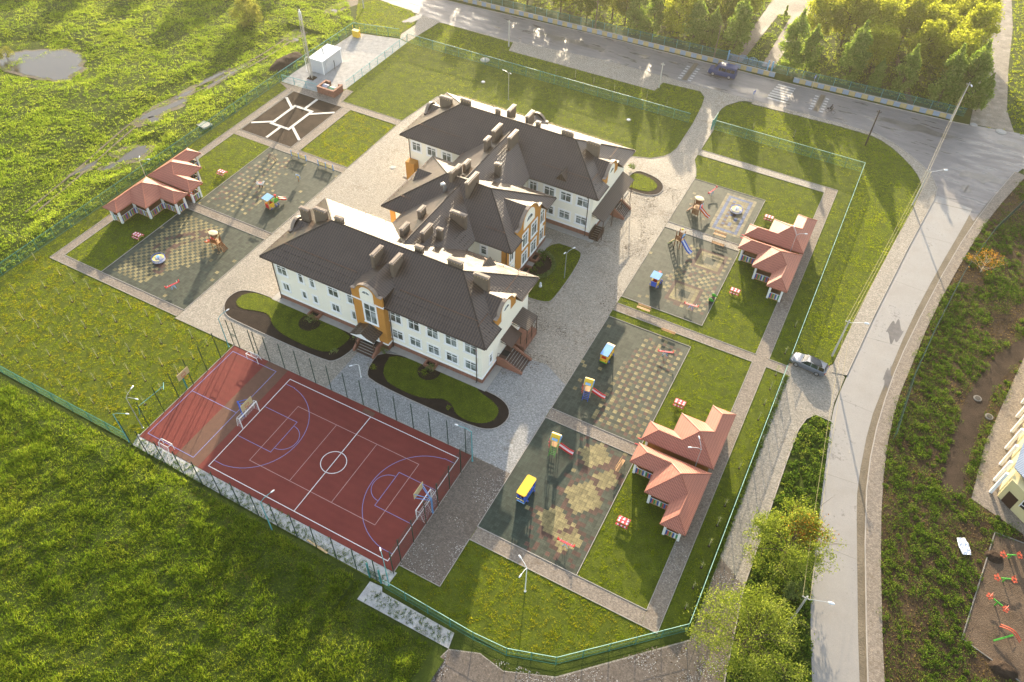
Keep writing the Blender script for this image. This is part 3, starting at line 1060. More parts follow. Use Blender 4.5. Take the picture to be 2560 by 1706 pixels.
# rose garden west of the school: four soil quarters, pale strips, inner bed
sheet('flower_bed', rect(-95.9, -84.9, 83.25, 97.75), 0.07, 'bare_soil')
b = MB()
for a_, c_ in (((-95.7, 95.4), (-92.2, 92.8)), ((-90.4, 97.6), (-90.4, 94.0)), ((-85.0, 95.6), (-88.8, 92.8)), ((-95.7, 85.8), (-92.2, 88.2)), ((-90.4, 83.5), (-90.4, 87.2)), ((-85.0, 85.6), (-88.8, 88.4))):
    b.bar((a_[0], a_[1], 0.095), (c_[0], c_[1], 0.095), 0.48, 0.06)
for a_, c_ in (((-92.5, 87.1), (-92.5, 94.1)), ((-88.7, 87.1), (-88.7, 94.1)), ((-92.2, 87.35), (-89.0, 87.35)), ((-92.2, 93.85), (-89.0, 93.85))):
    b.bar((a_[0], a_[1], 0.10), (c_[0], c_[1], 0.10), 0.5, 0.075)
tag(b.build('bed_paving', 'strip_white'), kind='structure')

# ------------------------------------------------------------------ roads
ROAD_N = [(-125, 148.0), (-104, 143.6), (-82.5, 144.6), (-57.2, 146.2), (-30.6, 146.7), (-15.2, 147.0), (-2.1, 147.8), (13.5, 148.6), (24.0, 150.4), (60, 153), (60, 139), (26.2, 139.0),
          (24.0, 133.5), (21.9, 126), (20.4, 119.8), (19.4, 121.6), (14.2, 121.6), (14.2, 126), (12.6, 129.8), (10.2, 132.0), (5.9, 135.4), (1.7, 137.3), (-20.0, 136.8), (-29.0, 135.0), (-33.2, 136.4), (-37.2, 136.6), (-50.5, 136.6), (-69.6, 134.7), (-86.5, 134.5), (-92.5, 135.6), (-104, 137.2), (-125, 140)]
sheet('road', ROAD_N, 0.02, 'asphalt')
EL = [(14.3, 123.9), (12.4, 107.7), (10.6, 90.5), (9.5, 77.8), (9.1, 72.5), (9.3, 69.4), (10.5, 59.8), (11.8, 49.6), (12.6, 44.8), (14.6, 37.2), (18, 25)]
ER = [(19.9, 123), (19.2, 118), (16.9, 104.2), (15.1, 91.5), (14.0, 78.4), (13.5, 71.4), (14.0, 61.7), (14.9, 56.8), (18.6, 39.3), (22, 26)]
EL2, ER2 = smooth_open(EL, 1), smooth_open(ER, 1)
sheet('road', EL2 + ER2[::-1], 0.024, 'road_concrete')
WL = smooth_open([(25.1, 137.4), (21.8, 125.2), (18.5, 109.3), (15.5, 88.5), (14.6, 78.7), (14.4, 68.4), (15.3, 59.1), (19.3, 39.7), (22.6, 26)], 1)
WR = smooth_open([(26.9, 137), (22.9, 123.6), (20.3, 111.0), (17.6, 94.2), (16.6, 83.6), (15.9, 76.4), (16.1, 67.1), (17.5, 56.4), (20.7, 40.5), (24.3, 26)], 1)
sheet('verge', ER2[1:] + WL[::-1], 0.012, 'mud_track')
sheet('sidewalk', WL + WR[::-1], 0.10, 'paver_path', 0.1)
SW_IN = [(-20.2, 136.1), (0.7, 136.8), (4.5, 135.3), (8.6, 131.3), (11.3, 127.3), (12.1, 123.6), (9.6, 102.6), (7.4, 79.4), (7.6, 77.4)]
SW_OUT = [(-19.9, 137.5), (1.7, 137.85), (6.1, 135.6), (10.4, 132.1), (12.55, 129.7), (14.1, 126.0), (14.25, 123.9), (12.3, 107.7), (10.5, 90.5), (9.4, 77.8)]
sheet('sidewalk', smooth_open(SW_IN, 1) + smooth_open(SW_OUT, 1)[::-1], 0.09, 'paver_plaza', 0.09)
sheet('sidewalk', [(-86.0, 134.7), (-69.4, 134.6), (-68.6, 131.3), (-37.5, 131.5), (-37.2, 135.1), (-29.9, 135.6), (-29.0, 136.6), (-32, 137.2), (-37.2, 137.4), (-50.5, 137.45), (-69.6, 135.25)], 0.045, 'paver_plaza', 0.05)
sheet('paving', [(-90.2, 124.7), (-91.0, 126.2), (-90.7, 131.3), (-91.6, 133.7), (-93.4, 135.4), (-86.5, 135), (-87.0, 134.3), (-88.0, 124.2)], 0.046, 'paver_plaza')
sheet('drive', [(2.3, 74.2), (2.3, 76.3), (6.9, 78.1), (7.5, 79.0), (9.3, 77.4), (9.0, 72.5), (9.2, 69.55), (8.3, 69.7), (7.4, 69.4), (6.5, 68.3), (6.1, 66.2), (6.0, 60.4), (6.1, 43), (7.2, 33.2), (9, 12), (-26, 8), (-18.8, 19.8), (-17.7, 23.3), (-14.8, 24.4), (-12, 24.0), (-7.3, 25.9), (2.85, 35.4), (2.75, 50.3)], 0.035, 'paver_drive')
sheet('drive', [(2.9, 45.4), (6.1, 43.4), (7.2, 33.2), (8, 12.5), (-25, 8.5), (-18.7, 19.8), (-17.6, 23.2), (-14.8, 24.3), (-12, 23.9), (-7.2, 25.8), (2.95, 35.3)], 0.039, 'paver_dirt_shade')
b = MB()
for pl in (SW_OUT[1:], WL, [(9.3, 69.4), (7.4, 69.5), (6.5, 68.3), (6.05, 66.2), (5.95, 60.4), (6.05, 43), (7.15, 33.2), (9, 12)], [(-104, 143.5), (-82.5, 144.5), (-57.2, 146.1), (-30.6, 146.6), (-15.2, 146.9), (-2.1, 147.6), (13.5, 148.4), (16.5, 148.8)]):
    kerb_run(b, pl, 0.12, 0.0, 0.13)
tag(b.build('kerb', 'kerb_stone'), kind='structure')
# markings: pedestrian crossing and two speed humps with their dashes
b = MB()
for i in range(7):
    y = 139.6 + i * 0.95
    b.box(-18.4 + i * 0.12, -14.6 + i * 0.05, y, y + 0.45, 0.020, 0.026)
for hx in (-9.1, -34.0):
    for s_ in (-1, 1):
        for i in range(6):
            y = (139.8 if hx > -20 else 138.2) + i * 1.0
            b.box(hx + s_ * 1.0 - 0.32, hx + s_ * 1.0 + 0.32, y, y + 0.36, 0.020, 0.026)
tag(b.build('road_marking', 'road_white'), kind='structure')
for hx, y0_, y1_ in ((-9.1, 139.6, 146.0), (-34.0, 138.0, 145.4)):
    b = MB()
    n_ = 10
    for i in range(n_):
        a0, a1 = -0.5 + i / n_, -0.5 + (i + 1) / n_
        z0_, z1_ = 0.022 + 0.07 * math.cos(a0 * math.pi), 0.022 + 0.07 * math.cos(a1 * math.pi)
        b.add([(hx + a0 * 0.9, y0_, z0_), (hx + a1 * 0.9, y0_, z1_), (hx + a1 * 0.9, y1_, z1_), (hx + a0 * 0.9, y1_, z0_)], [(0, 1, 2, 3)])
    tag(b.build('speed_hump', 'mud_track'), kind='structure')

# joints, patches and cracks in the roads
b = MB()
b.bar((14.3, 121.8, .027), (19.9, 122.4, .027), .18, .002)
for k_, (y_, e_) in enumerate(((112, .4), (99.5, -.3), (86, .5), (73.5, -.2), (61.5, .3), (52, .2))):
    xs_ = np.interp(y_, [37, 50, 60, 69, 78, 90, 108, 124], [14.6, 11.8, 10.5, 9.3, 9.5, 10.6, 12.4, 14.3])
    xe_ = np.interp(y_, [39, 57, 62, 71, 78, 91, 104, 123], [18.6, 14.9, 14.0, 13.5, 14.0, 15.1, 16.9, 19.9])
    b.bar((xs_ + .1, y_, .027), (xe_ - .1, y_ + e_, .027), .05, .002)
for q_ in range(26):
    x_, y_ = -95 + 118 * rnd.random(), 138.5 + 7 * rnd.random()
    a_ = (rnd.random() - .5) * (.5 if q_ % 3 else 3)
    L_ = 1.5 + 5 * rnd.random()
    p_ = Vector((x_, y_, .022))
    for k_ in range(5):
        n_ = p_ + Vector((math.cos(a_), math.sin(a_), 0)) * L_ / 5
        b.bar(p_, n_, .05, .002)
        p_ = n_
        a_ += (rnd.random() - .5) * .6
tag(b.build('road_crack', 'concrete_dark'), kind='structure')
for (x_, y_, rx_, ry_, a_) in ((21, 133, 3.6, 1.5, .3), (18.4, 128.2, 1.2, .8, 1.2), (27, 146, 5, 1.4, .1), (8, 143, 6, 1.3, .05), (-22, 140.4, 3.5, 1.2, .05), (13.6, 89, .9, 2.2, 0), (-60, 141, 7, 1.0, .05), (14.2, 80, .4, 2.0, 0)):
    P_ = [(x_ + rx_ * (math.cos(t_) + .22 * math.sin(3 * t_ + x_)) * math.cos(a_) - ry_ * (math.sin(t_) + .3 * math.cos(5 * t_)) * math.sin(a_), y_ + rx_ * (math.cos(t_) + .22 * math.sin(3 * t_ + x_)) * math.sin(a_) + ry_ * (math.sin(t_) + .3 * math.cos(5 * t_)) * math.cos(a_)) for t_ in np.linspace(0, 6.1, 34)]
    sheet('road_patch', P_, .030, 'asphalt_damp', paved=False)

# park ground and paths, dirt road, track along the west fence, puddles
sheet('path', [(-28.6, 149.6), (-26.3, 150.6), (-25.3, 175.0), (-22.8, 175.6), (-22.4, 150.9), (-20.0, 151.2), (-19.6, 177), (-19.0, 192), (-29, 192), (-28.4, 177)], 0.02, 'paver_dirt_shade')  # path's partial shade is put into the darker paver colour
sheet('path', [(-0.8, 171), (0.2, 171), (6.6, 151.0), (5.5, 150.6)], 0.012, 'dry_soil')
sheet('dirt_road', [(16.6, 149.5), (16.4, 166), (15.9, 199.4), (15.4, 230), (19.2, 230), (19.0, 208.9), (20.4, 194.5), (21.1, 174.6), (22.2, 157.8), (24.0, 150.4)], 0.03, 'dirt_road')
sheet('track', strip(smooth_open([(-103, 141), (-107.7, 134.8), (-109.4, 129.2), (-109.6, 122.6), (-109.3, 112.5)], 2), 3.2), 0.01, 'mud_track')
def blob(cx, cy, rx, ry, rz=0.0, n=40, rough=0.35):
    out = []
    ph = [rnd.random() * 6.28 for _ in range(5)]
    for i in range(n):
        t = 2 * math.pi * i / n
        k = 1 + rough * (0.5 * math.sin(2 * t + ph[0]) + 0.4 * math.sin(3 * t + ph[1]) + 0.3 * math.sin(5 * t + ph[2]) + 0.2 * math.sin(9 * t + ph[3]))
        x, y = rx * k * math.cos(t), ry * k * math.sin(t)
        out.append((cx + x * math.cos(rz) - y * math.sin(rz), cy + x * math.sin(rz) + y * math.cos(rz)))
    return out
PUD = []
P_ = smooth_closed([(-156, 80.5), (-154.8, 81.8), (-151.7, 82.0), (-149.6, 85.1), (-145.0, 87.1), (-140.3, 88.0), (-136.5, 85.4), (-136.1, 82.5), (-134.3, 80.0), (-139.0, 78.6), (-145.1, 77.3), (-150.8, 77.6)], 2)
P_ = smooth_closed([(x + (rnd.random() - .5) * 1.5, y + (rnd.random() - .5) * 1.1) for x, y in P_], 2)
sheet('puddle', P_, 0.05, 'puddle_water')
PUD.append(P_)
sheet('track', [(-145 + (x + 145) * 1.12, 82.5 + (y - 82.5) * 1.16) for x, y in P_], .03, 'mud_track', paved=False)
for cx_, cy_, rx_, ry_, rz_ in ((-112.2, 81.2, 4.2, 1.0, 1.35), (-111.3, 78.2, 1.2, 0.7, 0.2), (-106.3, 69.0, 2.6, 1.3, 1.2), (-110.2, 62.2, 2.2, 0.35, 1.4), (-112.2, 94.0, 3.6, 0.32, 1.45), (-110.3, 96.4, 4.4, 0.30, 1.5), (-107, 64.5, 1.3, 0.5, 1.2), (-112.5, 87, 1.8, 0.5, 1.5), (-109.2, 128.0, 0.8, 0.5, .2), (-108.0, 113.8, 0.7, 0.5, 0),
                                   (-73.5, 14.6, .9, .35, 2.3), (-60.0, 6.5, 1.0, .25, .4), (-92.5, 133.2, 2.2, 1.1, 1.2)):
    if cx_ < -103 and cy_ < 100:
        sheet('track', blob(cx_, cy_, rx_ * 1.3, ry_ * 1.9 + .3, rz_), .032 + .001 * (int(-cx_ * 7) % 7), 'mud_track', paved=False)
    P_ = blob(cx_, cy_, rx_, ry_, rz_)
    sheet('puddle', P_, 0.052, 'puddle_water')
    PUD.append(P_)
PUD += [strip([(x + k_, y) for x, y in smooth_open([(-109.3, 112.5), (-109.2, 104), (-110.6, 95.7), (-112.6, 86.5), (-113.6, 80), (-112.6, 72), (-110.2, 61.0), (-108.4, 49.6)], 2)], .34) for k_ in (-.75, .75)]
RUTS = [smooth_open([(-109.3, 112.5), (-109.2, 104), (-110.6, 95.7), (-112.6, 86.5), (-113.6, 80), (-112.6, 72), (-110.2, 61.0), (-108.4, 49.6)], 2)]
for k_ in (-0.75, 0.75):
    sheet('track', strip([(x + k_, y) for x, y in RUTS[0]], 0.34), 0.047, 'mud_track')

# right-hand bank, soil yard, apron round the far house
BANK = WR + [(30, 30), (60, 26), (60, 136), (27.2, 137)]
sheet('bank', BANK, 0.015, 'bank_earth', paved=False)
sheet('track', strip(smooth_open([(23.6, 66), (24.0, 74), (25.2, 84), (27.5, 91), (31, 97), (38, 103)], 2), 2.4), 0.03, 'bare_soil')
sheet('paving', [(25.9, 66.1), (26.5, 75.1), (28.9, 88.5), (31, 100), (60, 96), (60, 58), (32.0, 62.4), (31.5, 64.1)], 0.05, 'paver_path', 0.05)
sheet('soil_yard', [(28.7, 62.8), (26.9, 48.5), (29.9, 47.6), (45, 42), (45, 58), (31.7, 62.9)], 0.03, 'dry_soil')
b = MB()
kerb_run(b, [(31.7, 62.9), (28.7, 62.8), (26.9, 48.5), (29.9, 47.6), (36, 45.4)], 0.10, 0.0, 0.12)
tag(b.build('kerb', 'concrete_dark'), kind='structure')
sheet('hedge_ground', [(9.15, 69.3), (7.4, 69.3), (6.55, 68.2), (6.15, 66.2), (6.1, 60.4), (6.15, 43), (7.25, 33.2), (9, 12), (20, 12), (18, 25), (14.6, 37.2), (12.6, 44.8), (11.8, 49.6), (10.5, 59.8)], 0.0, 'ground_grass', paved=False)
# ------------------------------------------------------------------ the school
SL = 0.525
school = thing('school_building', 'large two-storey cream school with linked dark brown hipped roofs and many chimneys', 'school', (-47, 76, 0))

def hip_roof(x0, x1, y0, y1, z, name='roof', mat='dark_tile', s=SL, t=0.2, parent=None):
    b = MB()
    if x1 - x0 >= y1 - y0:
        h = (y1 - y0) / 2
        e = [(x0 + h, y0 + h, z + h * s), (x1 - h, y0 + h, z + h * s)]
        fs = [(4, 5, 9, 8), (5, 6, 9), (6, 7, 8, 9), (7, 4, 8)]
    else:
        h = (x1 - x0) / 2
        e = [(x0 + h, y0 + h, z + h * s), (x0 + h, y1 - h, z + h * s)]
        fs = [(4, 5, 8), (5, 6, 9, 8), (6, 7, 9), (7, 4, 8, 9)]
    lo = [(x0, y0, z - t), (x1, y0, z - t), (x1, y1, z - t), (x0, y1, z - t)]
    hi = [(x0, y0, z), (x1, y0, z), (x1, y1, z), (x0, y1, z)]
    b.add(lo + hi + e, fs + [(0, 1, 5, 4), (1, 2, 6, 5), (2, 3, 7, 6), (3, 0, 4, 7), (3, 2, 1, 0)])
    return b.build(name, mat, parent, slope_uv=True)

EZ = 8.0
r_near = hip_roof(-64.05, -30.2, 53.1, 67.2, EZ, parent=school)
r_far = hip_roof(-63.75, -30.0, 85.8, 99.9, EZ, parent=school)
r_mid = hip_roof(-56.2, -35.5, 69.65, 83.3, EZ, parent=school)
b = MB()
hz = EZ + 5.87 * SL
for (xa, xb) in ((-52.75, -46.88), (-41.0, -46.88)):
    pass
b.add([(-52.75, 61, EZ - .2), (-41.0, 61, EZ - .2), (-41.0, 92, EZ - .2), (-52.75, 92, EZ - .2), (-52.75, 61, EZ), (-41.0, 61, EZ), (-41.0, 92, EZ), (-52.75, 92, EZ), (-46.88, 61, hz), (-46.88, 92, hz)],
      [(5, 6, 9, 8), (7, 4, 8, 9), (4, 5, 8), (6, 7, 9), (1, 2, 6, 5), (3, 0, 4, 7), (3, 2, 1, 0)])
r_con = b.build('roof', 'dark_tile', school, slope_uv=True)

def notch(o, x0, x1, y0, y1, z0=6.5, z1=13.0):
    """cut the eave where a gable wall rises through it"""
    c = MB().box(x0, x1, y0, y1, z0, z1).build('cutter', 'dark_tile')
    md = o.modifiers.new('notch', 'BOOLEAN')
    md.operation = 'DIFFERENCE'
    md.solver = 'EXACT'
    md.object = c
    dg = bpy.context.evaluated_depsgraph_get()
    me = bpy.data.meshes.new_from_object(o.evaluated_get(dg))
    o.modifiers.clear()
    o.data = me
    bpy.data.objects.remove(c)
notch(r_near, -31.12, -29.0, 57.0, 62.4)
notch(r_far, -30.92, -28.5, 89.6, 95.0)
notch(r_mid, -36.45, -34.0, 72.8, 80.4)

# ridge caps: thin pale strips on the hips and ridges
def ridge_caps(parent, runs, mat='brown_sheet'):
    b = MB()
    for p, q in runs:
        b.tube([p, q], 0.11, 6)
    b.build('ridge_cap', mat, parent, slope_uv=True)
def hip_runs(x0, x1, y0, y1, z, s=SL):
    h = (y1 - y0) / 2
    a, c = (x0 + h, y0 + h, z + h * s), (x1 - h, y0 + h, z + h * s)
    return [(a, c), ((x0, y0, z), a), ((x0, y1, z), a), ((x1, y0, z), c), ((x1, y1, z), c)]
ridge_caps(r_near, hip_runs(-64.05, -30.2, 53.1, 67.2, EZ))
ridge_caps(r_far, hip_runs(-63.75, -30.0, 85.8, 99.9, EZ))
ridge_caps(r_mid, hip_runs(-56.2, -35.5, 69.65, 83.3, EZ))
ridge_caps(r_con, [((-46.88, 62, hz), (-46.88, 91.2, hz))])

# walls, plinths, white string course
WZ = [(-63.1, -31.2, 53.95, 66.4), (-62.8, -31.0, 86.65, 99.1), (-55.4, -36.55, 70.45, 82.5), (-51.9, -41.9, 66.0, 87.0)]
for i, (x0, x1, y0, y1) in enumerate(WZ):
    b = MB()
    b.box(x0, x1, y0, y1, 0.95, EZ - 0.1)
    b.build('wall', 'cream_wall', school)
    b = MB()
    b.box(x0 - .06, x1 + .06, y0 - .06, y1 + .06, 0, 0.92)
    b.build('plinth', 'plinth_brick', school)
    b = MB()
    b.box(x0 - .10, x1 + .10, y0 - .10, y1 + .10, 0.921, 1.10)
    b.build('string_course', 'white_trim', school)
# ochre corner piers
b = MB()
for (x, y, w) in ((-55.3, 70.5, .75), (-36.6, 70.5, .8), (-36.6, 82.45, .8)):
    b = MB()
    b.box(x - w if x > -50 else x - .14, x + .09 if x > -50 else x + w, y - .09 if y < 75 else y - w, y + w if y < 75 else y + .09, 1.12, 7.78)
    b.build('corner_pier', 'ochre_wall', school)
b = MB()
b.box(-62.9, -61.3, 85.3, 86.6, 0.0, 3.5)
b.build('side_porch', 'ochre_wall', school)

# windows -------------------------------------------------------------------
def window(face, at, a0, a1, z0, z1, cols=2, transom=0.72, trim=0.20):
    """face 'S' looks to -y at y=at, face 'E' looks to +x at x=at"""
    fr, gl = MB(), MB()
    def bx(m, u0, u1, w0, w1, d0, d1):
        if face == 'S':
            m.box(u0, u1, at - d1, at - d0, w0, w1)
        elif face == 'E':
            m.box(at + d0, at + d1, u0, u1, w0, w1)
        else:
            m.box(at - d1, at - d0, u0, u1, w0, w1)
    t = trim
    bx(fr, a0 - t, a1 + t, z1, z1 + t * 1.1, -0.02, 0.07)
    bx(fr, a0 - t * 1.25, a1 + t * 1.25, z0 - t, z0, -0.02, 0.12)
    bx(fr, a0 - t, a0, z0, z1, -0.02, 0.06)
    bx(fr, a1, a1 + t, z0, z1, -0.02, 0.06)
    w = 0.075
    bx(fr, a0, a0 + w, z0, z1, 0.0, 0.045)
    bx(fr, a1 - w, a1, z0, z1, 0.0, 0.045)
    bx(fr, a0 + w, a1 - w, z0, z0 + w, 0.0, 0.045)
    bx(fr, a0 + w, a1 - w, z1 - w, z1, 0.0, 0.045)
    for i in range(1, cols):
        u = a0 + (a1 - a0) * i / cols
        bx(fr, u - w * .55, u + w * .55, z0 + w, z1 - w, 0.0, 0.044)
    if transom:
        zt = z0 + (z1 - z0) * transom
        bx(fr, a0 + w, a1 - w, zt - w * .55, zt + w * .55, 0.0, 0.040)
    f = fr.build('window', 'white_trim', school)
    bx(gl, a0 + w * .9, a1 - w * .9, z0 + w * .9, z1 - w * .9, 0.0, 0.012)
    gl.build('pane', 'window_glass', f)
    return f
YN = 53.95
for xc in (-43.62, -40.92, -38.17, -35.5, -32.77):
    window('S', YN, xc - .81, xc + .81, 4.96, 6.66)
    window('S', YN, xc - .81, xc + .81, 1.9, 3.44)
window('S', YN, -62.45, -60.9, 5.0, 6.55)
window('S', YN, -62.15, -61.1, 2.15, 3.43, 2, 0)
for xc in (-58.55, -56.7):
    window('S', YN, xc - .36, xc + .36, 5.0, 6.6, 1, .72)
    window('S', YN, xc - .33, xc + .33, 2.1, 3.36, 1, 0)
for xc in (-53.3, -50.25):
    window('S', YN, xc - .79, xc + .79, 4.97, 6.5)
window('S', YN, -54.0, -52.75, 2.12, 3.45, 2, 0)
window('S', YN, -50.75, -49.55, 2.1, 3.6, 2, 0)
YF = 86.65
for xc, w_ in ((-61.4, .78), (-58.6, .8), (-55.85, .8), (-40.75, .6), (-38.05, .85), (-35.35, .85), (-32.6, .9)):
    window('S', YF, xc - w_, xc + w_, 5.2, 6.75)
for xc in (-38.05, -35.35, -32.6):
    window('S', YF, xc - .86, xc + .86, 1.9, 3.36)
XE = -36.55
for yc, w_ in ((71.75, .55), (75.5, .75), (78.3, .8), (81.2, .62)):
    window('E', XE + (.16 if 73 < yc < 80 else 0), yc - w_, yc + w_, 4.5, 6.8)
    window('E', XE + (.16 if 73 < yc < 80 else 0), yc - w_, yc + w_, 1.3, 3.35)
window('S', 70.45, -40.6, -39.7, 5.2, 6.6, 1, .7)
window('E', -31.2, 55.9, 56.5, 2.0, 3.4, 1, .7)
window('E', -41.9, 67.7, 69.2, 5.0, 6.6)
# ochre centre of the east front with cream arch
b = MB()
b.box(XE - .02, XE + .13, 72.9, 80.3, 1.12, 7.62)
b.build('ochre_panel', 'ochre_wall', school)
b = MB()
b.box(XE, XE + .10, 70.9, 72.4, 1.2, 2.9)
b.build('mural', 'mural', school)

# curved gables (pediment wall in front of a small gable roof) ----------------
def gable(face, at, c, w, zb, zs, zp, depth, sash=True, wall='ochre_wall', arch='cream_wall'):
    """pediment centred on c, half width w, base zb, shoulder zs, peak zp"""
    prof = [(-w, zb), (-w, zs), (-w * .72, zs + .05), (-w * .62, zs + (zp - zs) * .35), (-w * .45, zs + (zp - zs) * .70), (-w * .22, zs + (zp - zs) * .94), (0, zp)]
    prof = prof + [(-u, z) for u, z in prof[-2::-1]]
    def P(u, z, d):
        return {'S': (c + u, at - d, z), 'E': (at + d, c + u, z), 'W': (at - d, c + u, z), 'N': (c + u, at + d, z)}[face]
    dv = {'S': (0, 1, 0), 'E': (-1, 0, 0), 'W': (1, 0, 0), 'N': (0, -1, 0)}[face]
    b = MB()
    b.slab([P(u, z, .07) for u, z in prof], Vector(dv) * 0.32)
    g = b.build('gable', wall, school)
    b = MB()
    cap = prof[1:-1]
    for i in range(len(cap) - 1):
        b.bar(P(cap[i][0], cap[i][1] + .05, -0.02), P(cap[i + 1][0], cap[i + 1][1] + .05, -0.02), 0.46, 0.09)
    b.build('coping', 'chimney_cap', g)
    b = MB()
    rp = [(-w - .1, zs - .45), (-w - .1, zs - .12), (0, zp - .12), (w + .1, zs - .12), (w + .1, zs - .45)]
    b.slab([P(u, z, -.22) for u, z in rp], Vector(dv) * depth)
    b.build('dormer_roof', 'dark_tile', school, slope_uv=True)
    if sash:
        # cream arch band and half-round window
        b = MB()
        zc = zs - .05
        r0, r1 = w * .27, w * .44
        n = 18
        pts = [P(r1 * math.cos(math.pi * i / n), zc + r1 * .95 * math.sin(math.pi * i / n), .12) for i in range(n + 1)]
        b.slab(pts + [P(-r1, zb + .02, .12), P(r1, zb + .02, .12)], Vector(dv) * 0.1)
        b.build('arch_band', arch, g)
        b = MB()
        pts = [P(r0 * math.cos(math.pi * i / n), zc - .1 + r0 * .8 * math.sin(math.pi * i / n), .155) for i in range(n + 1)]
        b.slab(pts, Vector(dv) * 0.08)
        b.build('arch_frame', 'white_trim', g)
        b = MB()
        r2 = r0 * .84
        for a0, a1 in ((4, 86), (94, 176)):
            q = [P(r2 * math.cos(R(a)), zc - .06 + r2 * .8 * math.sin(R(a)), .175) for a in np.linspace(a0, a1, 9)]
            b.slab(q + [P(r2 * math.cos(R(a0 if a0 > 90 else a1)), zc - .04, .175)], Vector(dv) * 0.03)
        b.build('arch_pane', 'window_glass', g)
    return g
# entrance bay on the near front
b = MB()
b.box(-49.2, -44.65, 53.0, 53.96, 1.0, 7.9)
for i in range(11):
    z = 1.5 + i * 0.56
    if z < 7.6:
        b.box(-49.22, -44.63, 52.985, 53.0, z, z + 0.50)
bay = b.build('entrance_bay', 'ochre_wall', school)
b = MB()
b.box(-49.25, -44.6, 52.94, 53.9, 0.0, 0.98)
b.build('plinth', 'plinth_brick', school)
b = MB()
b.box(-49.3, -44.55, 52.9, 53.97, 0.985, 1.16)
b.build('string_course', 'white_trim', school)
b = MB()
b.box(-49.35, -44.5, 52.86, 53.97, 7.78, 7.98)
b.build('string_course', 'white_trim', school)
gable('S', 53.0, -46.92, 2.3, 7.98, 9.45, 10.75, 5.5)
window('S', 52.985, -47.65, -45.85, 4.15, 7.5, 2, .68, .17)
f_ = window('S', 52.985, -47.55, -46.1, 1.15, 2.9, 2, .75, .12)
gable('E', -31.05, 59.7, 2.65, 7.3, 8.75, 10.2, 4.5)
gable('E', -30.85, 92.3, 2.65, 7.3, 8.75, 10.2, 4.5)
gable('E', -36.46, 76.6, 3.75, 7.6, 8.7, 10.7, 6.0)
gable('W', -63.3, 60.2, 1.8, 7.6, 8.6, 9.6, 3.4, False, 'brown_sheet')
gable('W', -63.0, 93.6, 1.8, 7.6, 8.6, 9.6, 3.4, False, 'brown_sheet')
gable('N', 99.3, -46.5, 1.9, 7.5, 8.7, 9.8, 3.8, False, 'brown_sheet')

# small triangular vents on the slopes
def vent(parent, face, x, y, w, h, d):
    b = MB()
    n = {'S': (0, -1), 'N': (0, 1), 'W': (-1, 0), 'E': (1, 0)}[face]
    t = (-n[1], n[0])
    z = {'S': EZ + SL * (y - (85.8 if y > 80 else 53.1)), 'N': EZ + SL * (67.2 - y), 'W': EZ + SL * (x + 56.2)}[face]
    b.slab([(x - t[0] * w, y - t[1] * w, z), (x + t[0] * w, y + t[1] * w, z), (x, y, z + h)], (-n[0] * d, -n[1] * d, 0))
    b.build('roof_vent', 'dark_tile', parent, slope_uv=True)
vent(r_far, 'S', -36.4, 86.75, 0.9, 1.15, 3.0)
vent(r_near, 'N', -36.6, 65.9, 0.9, 1.15, 3.0)
vent(r_mid, 'W', -54.9, 77.3, 1.5, 1.3, 3.0)

# chimneys --------------------------------------------------------------------
CH = [(r_near, -62.7, -61.3, 60.4, 61.05, 11.4), (r_near, -60.1, -58.2, 60.3, 60.95, 12.4), (r_near, -56.65, -55.4, 60.2, 60.75, 12.4), (r_near, -48.68, -48.0, 56.7, 58.9, 12.05), (r_near, -45.72, -45.05, 56.6, 58.8, 12.1),
      (r_near, -44.6, -43.5, 60.6, 61.2, 12.2), (r_near, -39.5, -37.5, 60.15, 60.8, 12.6), (r_near, -35.6, -33.6, 59.8, 60.45, 12.2),
      (r_con, -48.6, -47.95, 63.1, 64.8, 11.6), (r_con, -48.6, -48.0, 67.4, 68.8, 11.6), (r_con, -45.75, -45.1, 63.7, 65.9, 11.75), (r_con, -44.6, -43.8, 65.7, 66.3, 11.3), (r_con, -44.95, -42.6, 69.8, 70.45, 11.2),
      (r_mid, -45.2, -44.55, 74.2, 77.2, 12.95), (r_mid, -48.5, -47.9, 75.5, 76.9, 12.75), (r_con, -48.95, -48.35, 77.6, 78.9, 11.9), (r_con, -48.6, -47.95, 79.3, 80.8, 11.7), (r_con, -44.7, -43.8, 81.7, 82.3, 11.6),
      (r_con, -48.55, -47.9, 85.3, 86.7, 12.2), (r_con, -48.6, -47.95, 87.9, 90.3, 12.3), (r_con, -45.75, -45.1, 87.5, 90.0, 12.3),
      (r_far, -51.0, -50.3, 93.4, 94.0, 12.2), (r_far, -49.5, -48.85, 94.3, 96.4, 12.0), (r_far, -46.2, -45.55, 94.1, 96.2, 12.1), (r_far, -44.0, -43.35, 93.3, 93.9, 12.2), (r_far, -39.5, -37.7, 92.9, 93.5, 12.45), (r_far, -35.2, -33.2, 92.5, 93.15, 12.2), (r_far, -60.9, -58.85, 93.2, 93.9, 11.6), (r_far, -57.1, -55.4, 93.2, 93.85, 12.3)]
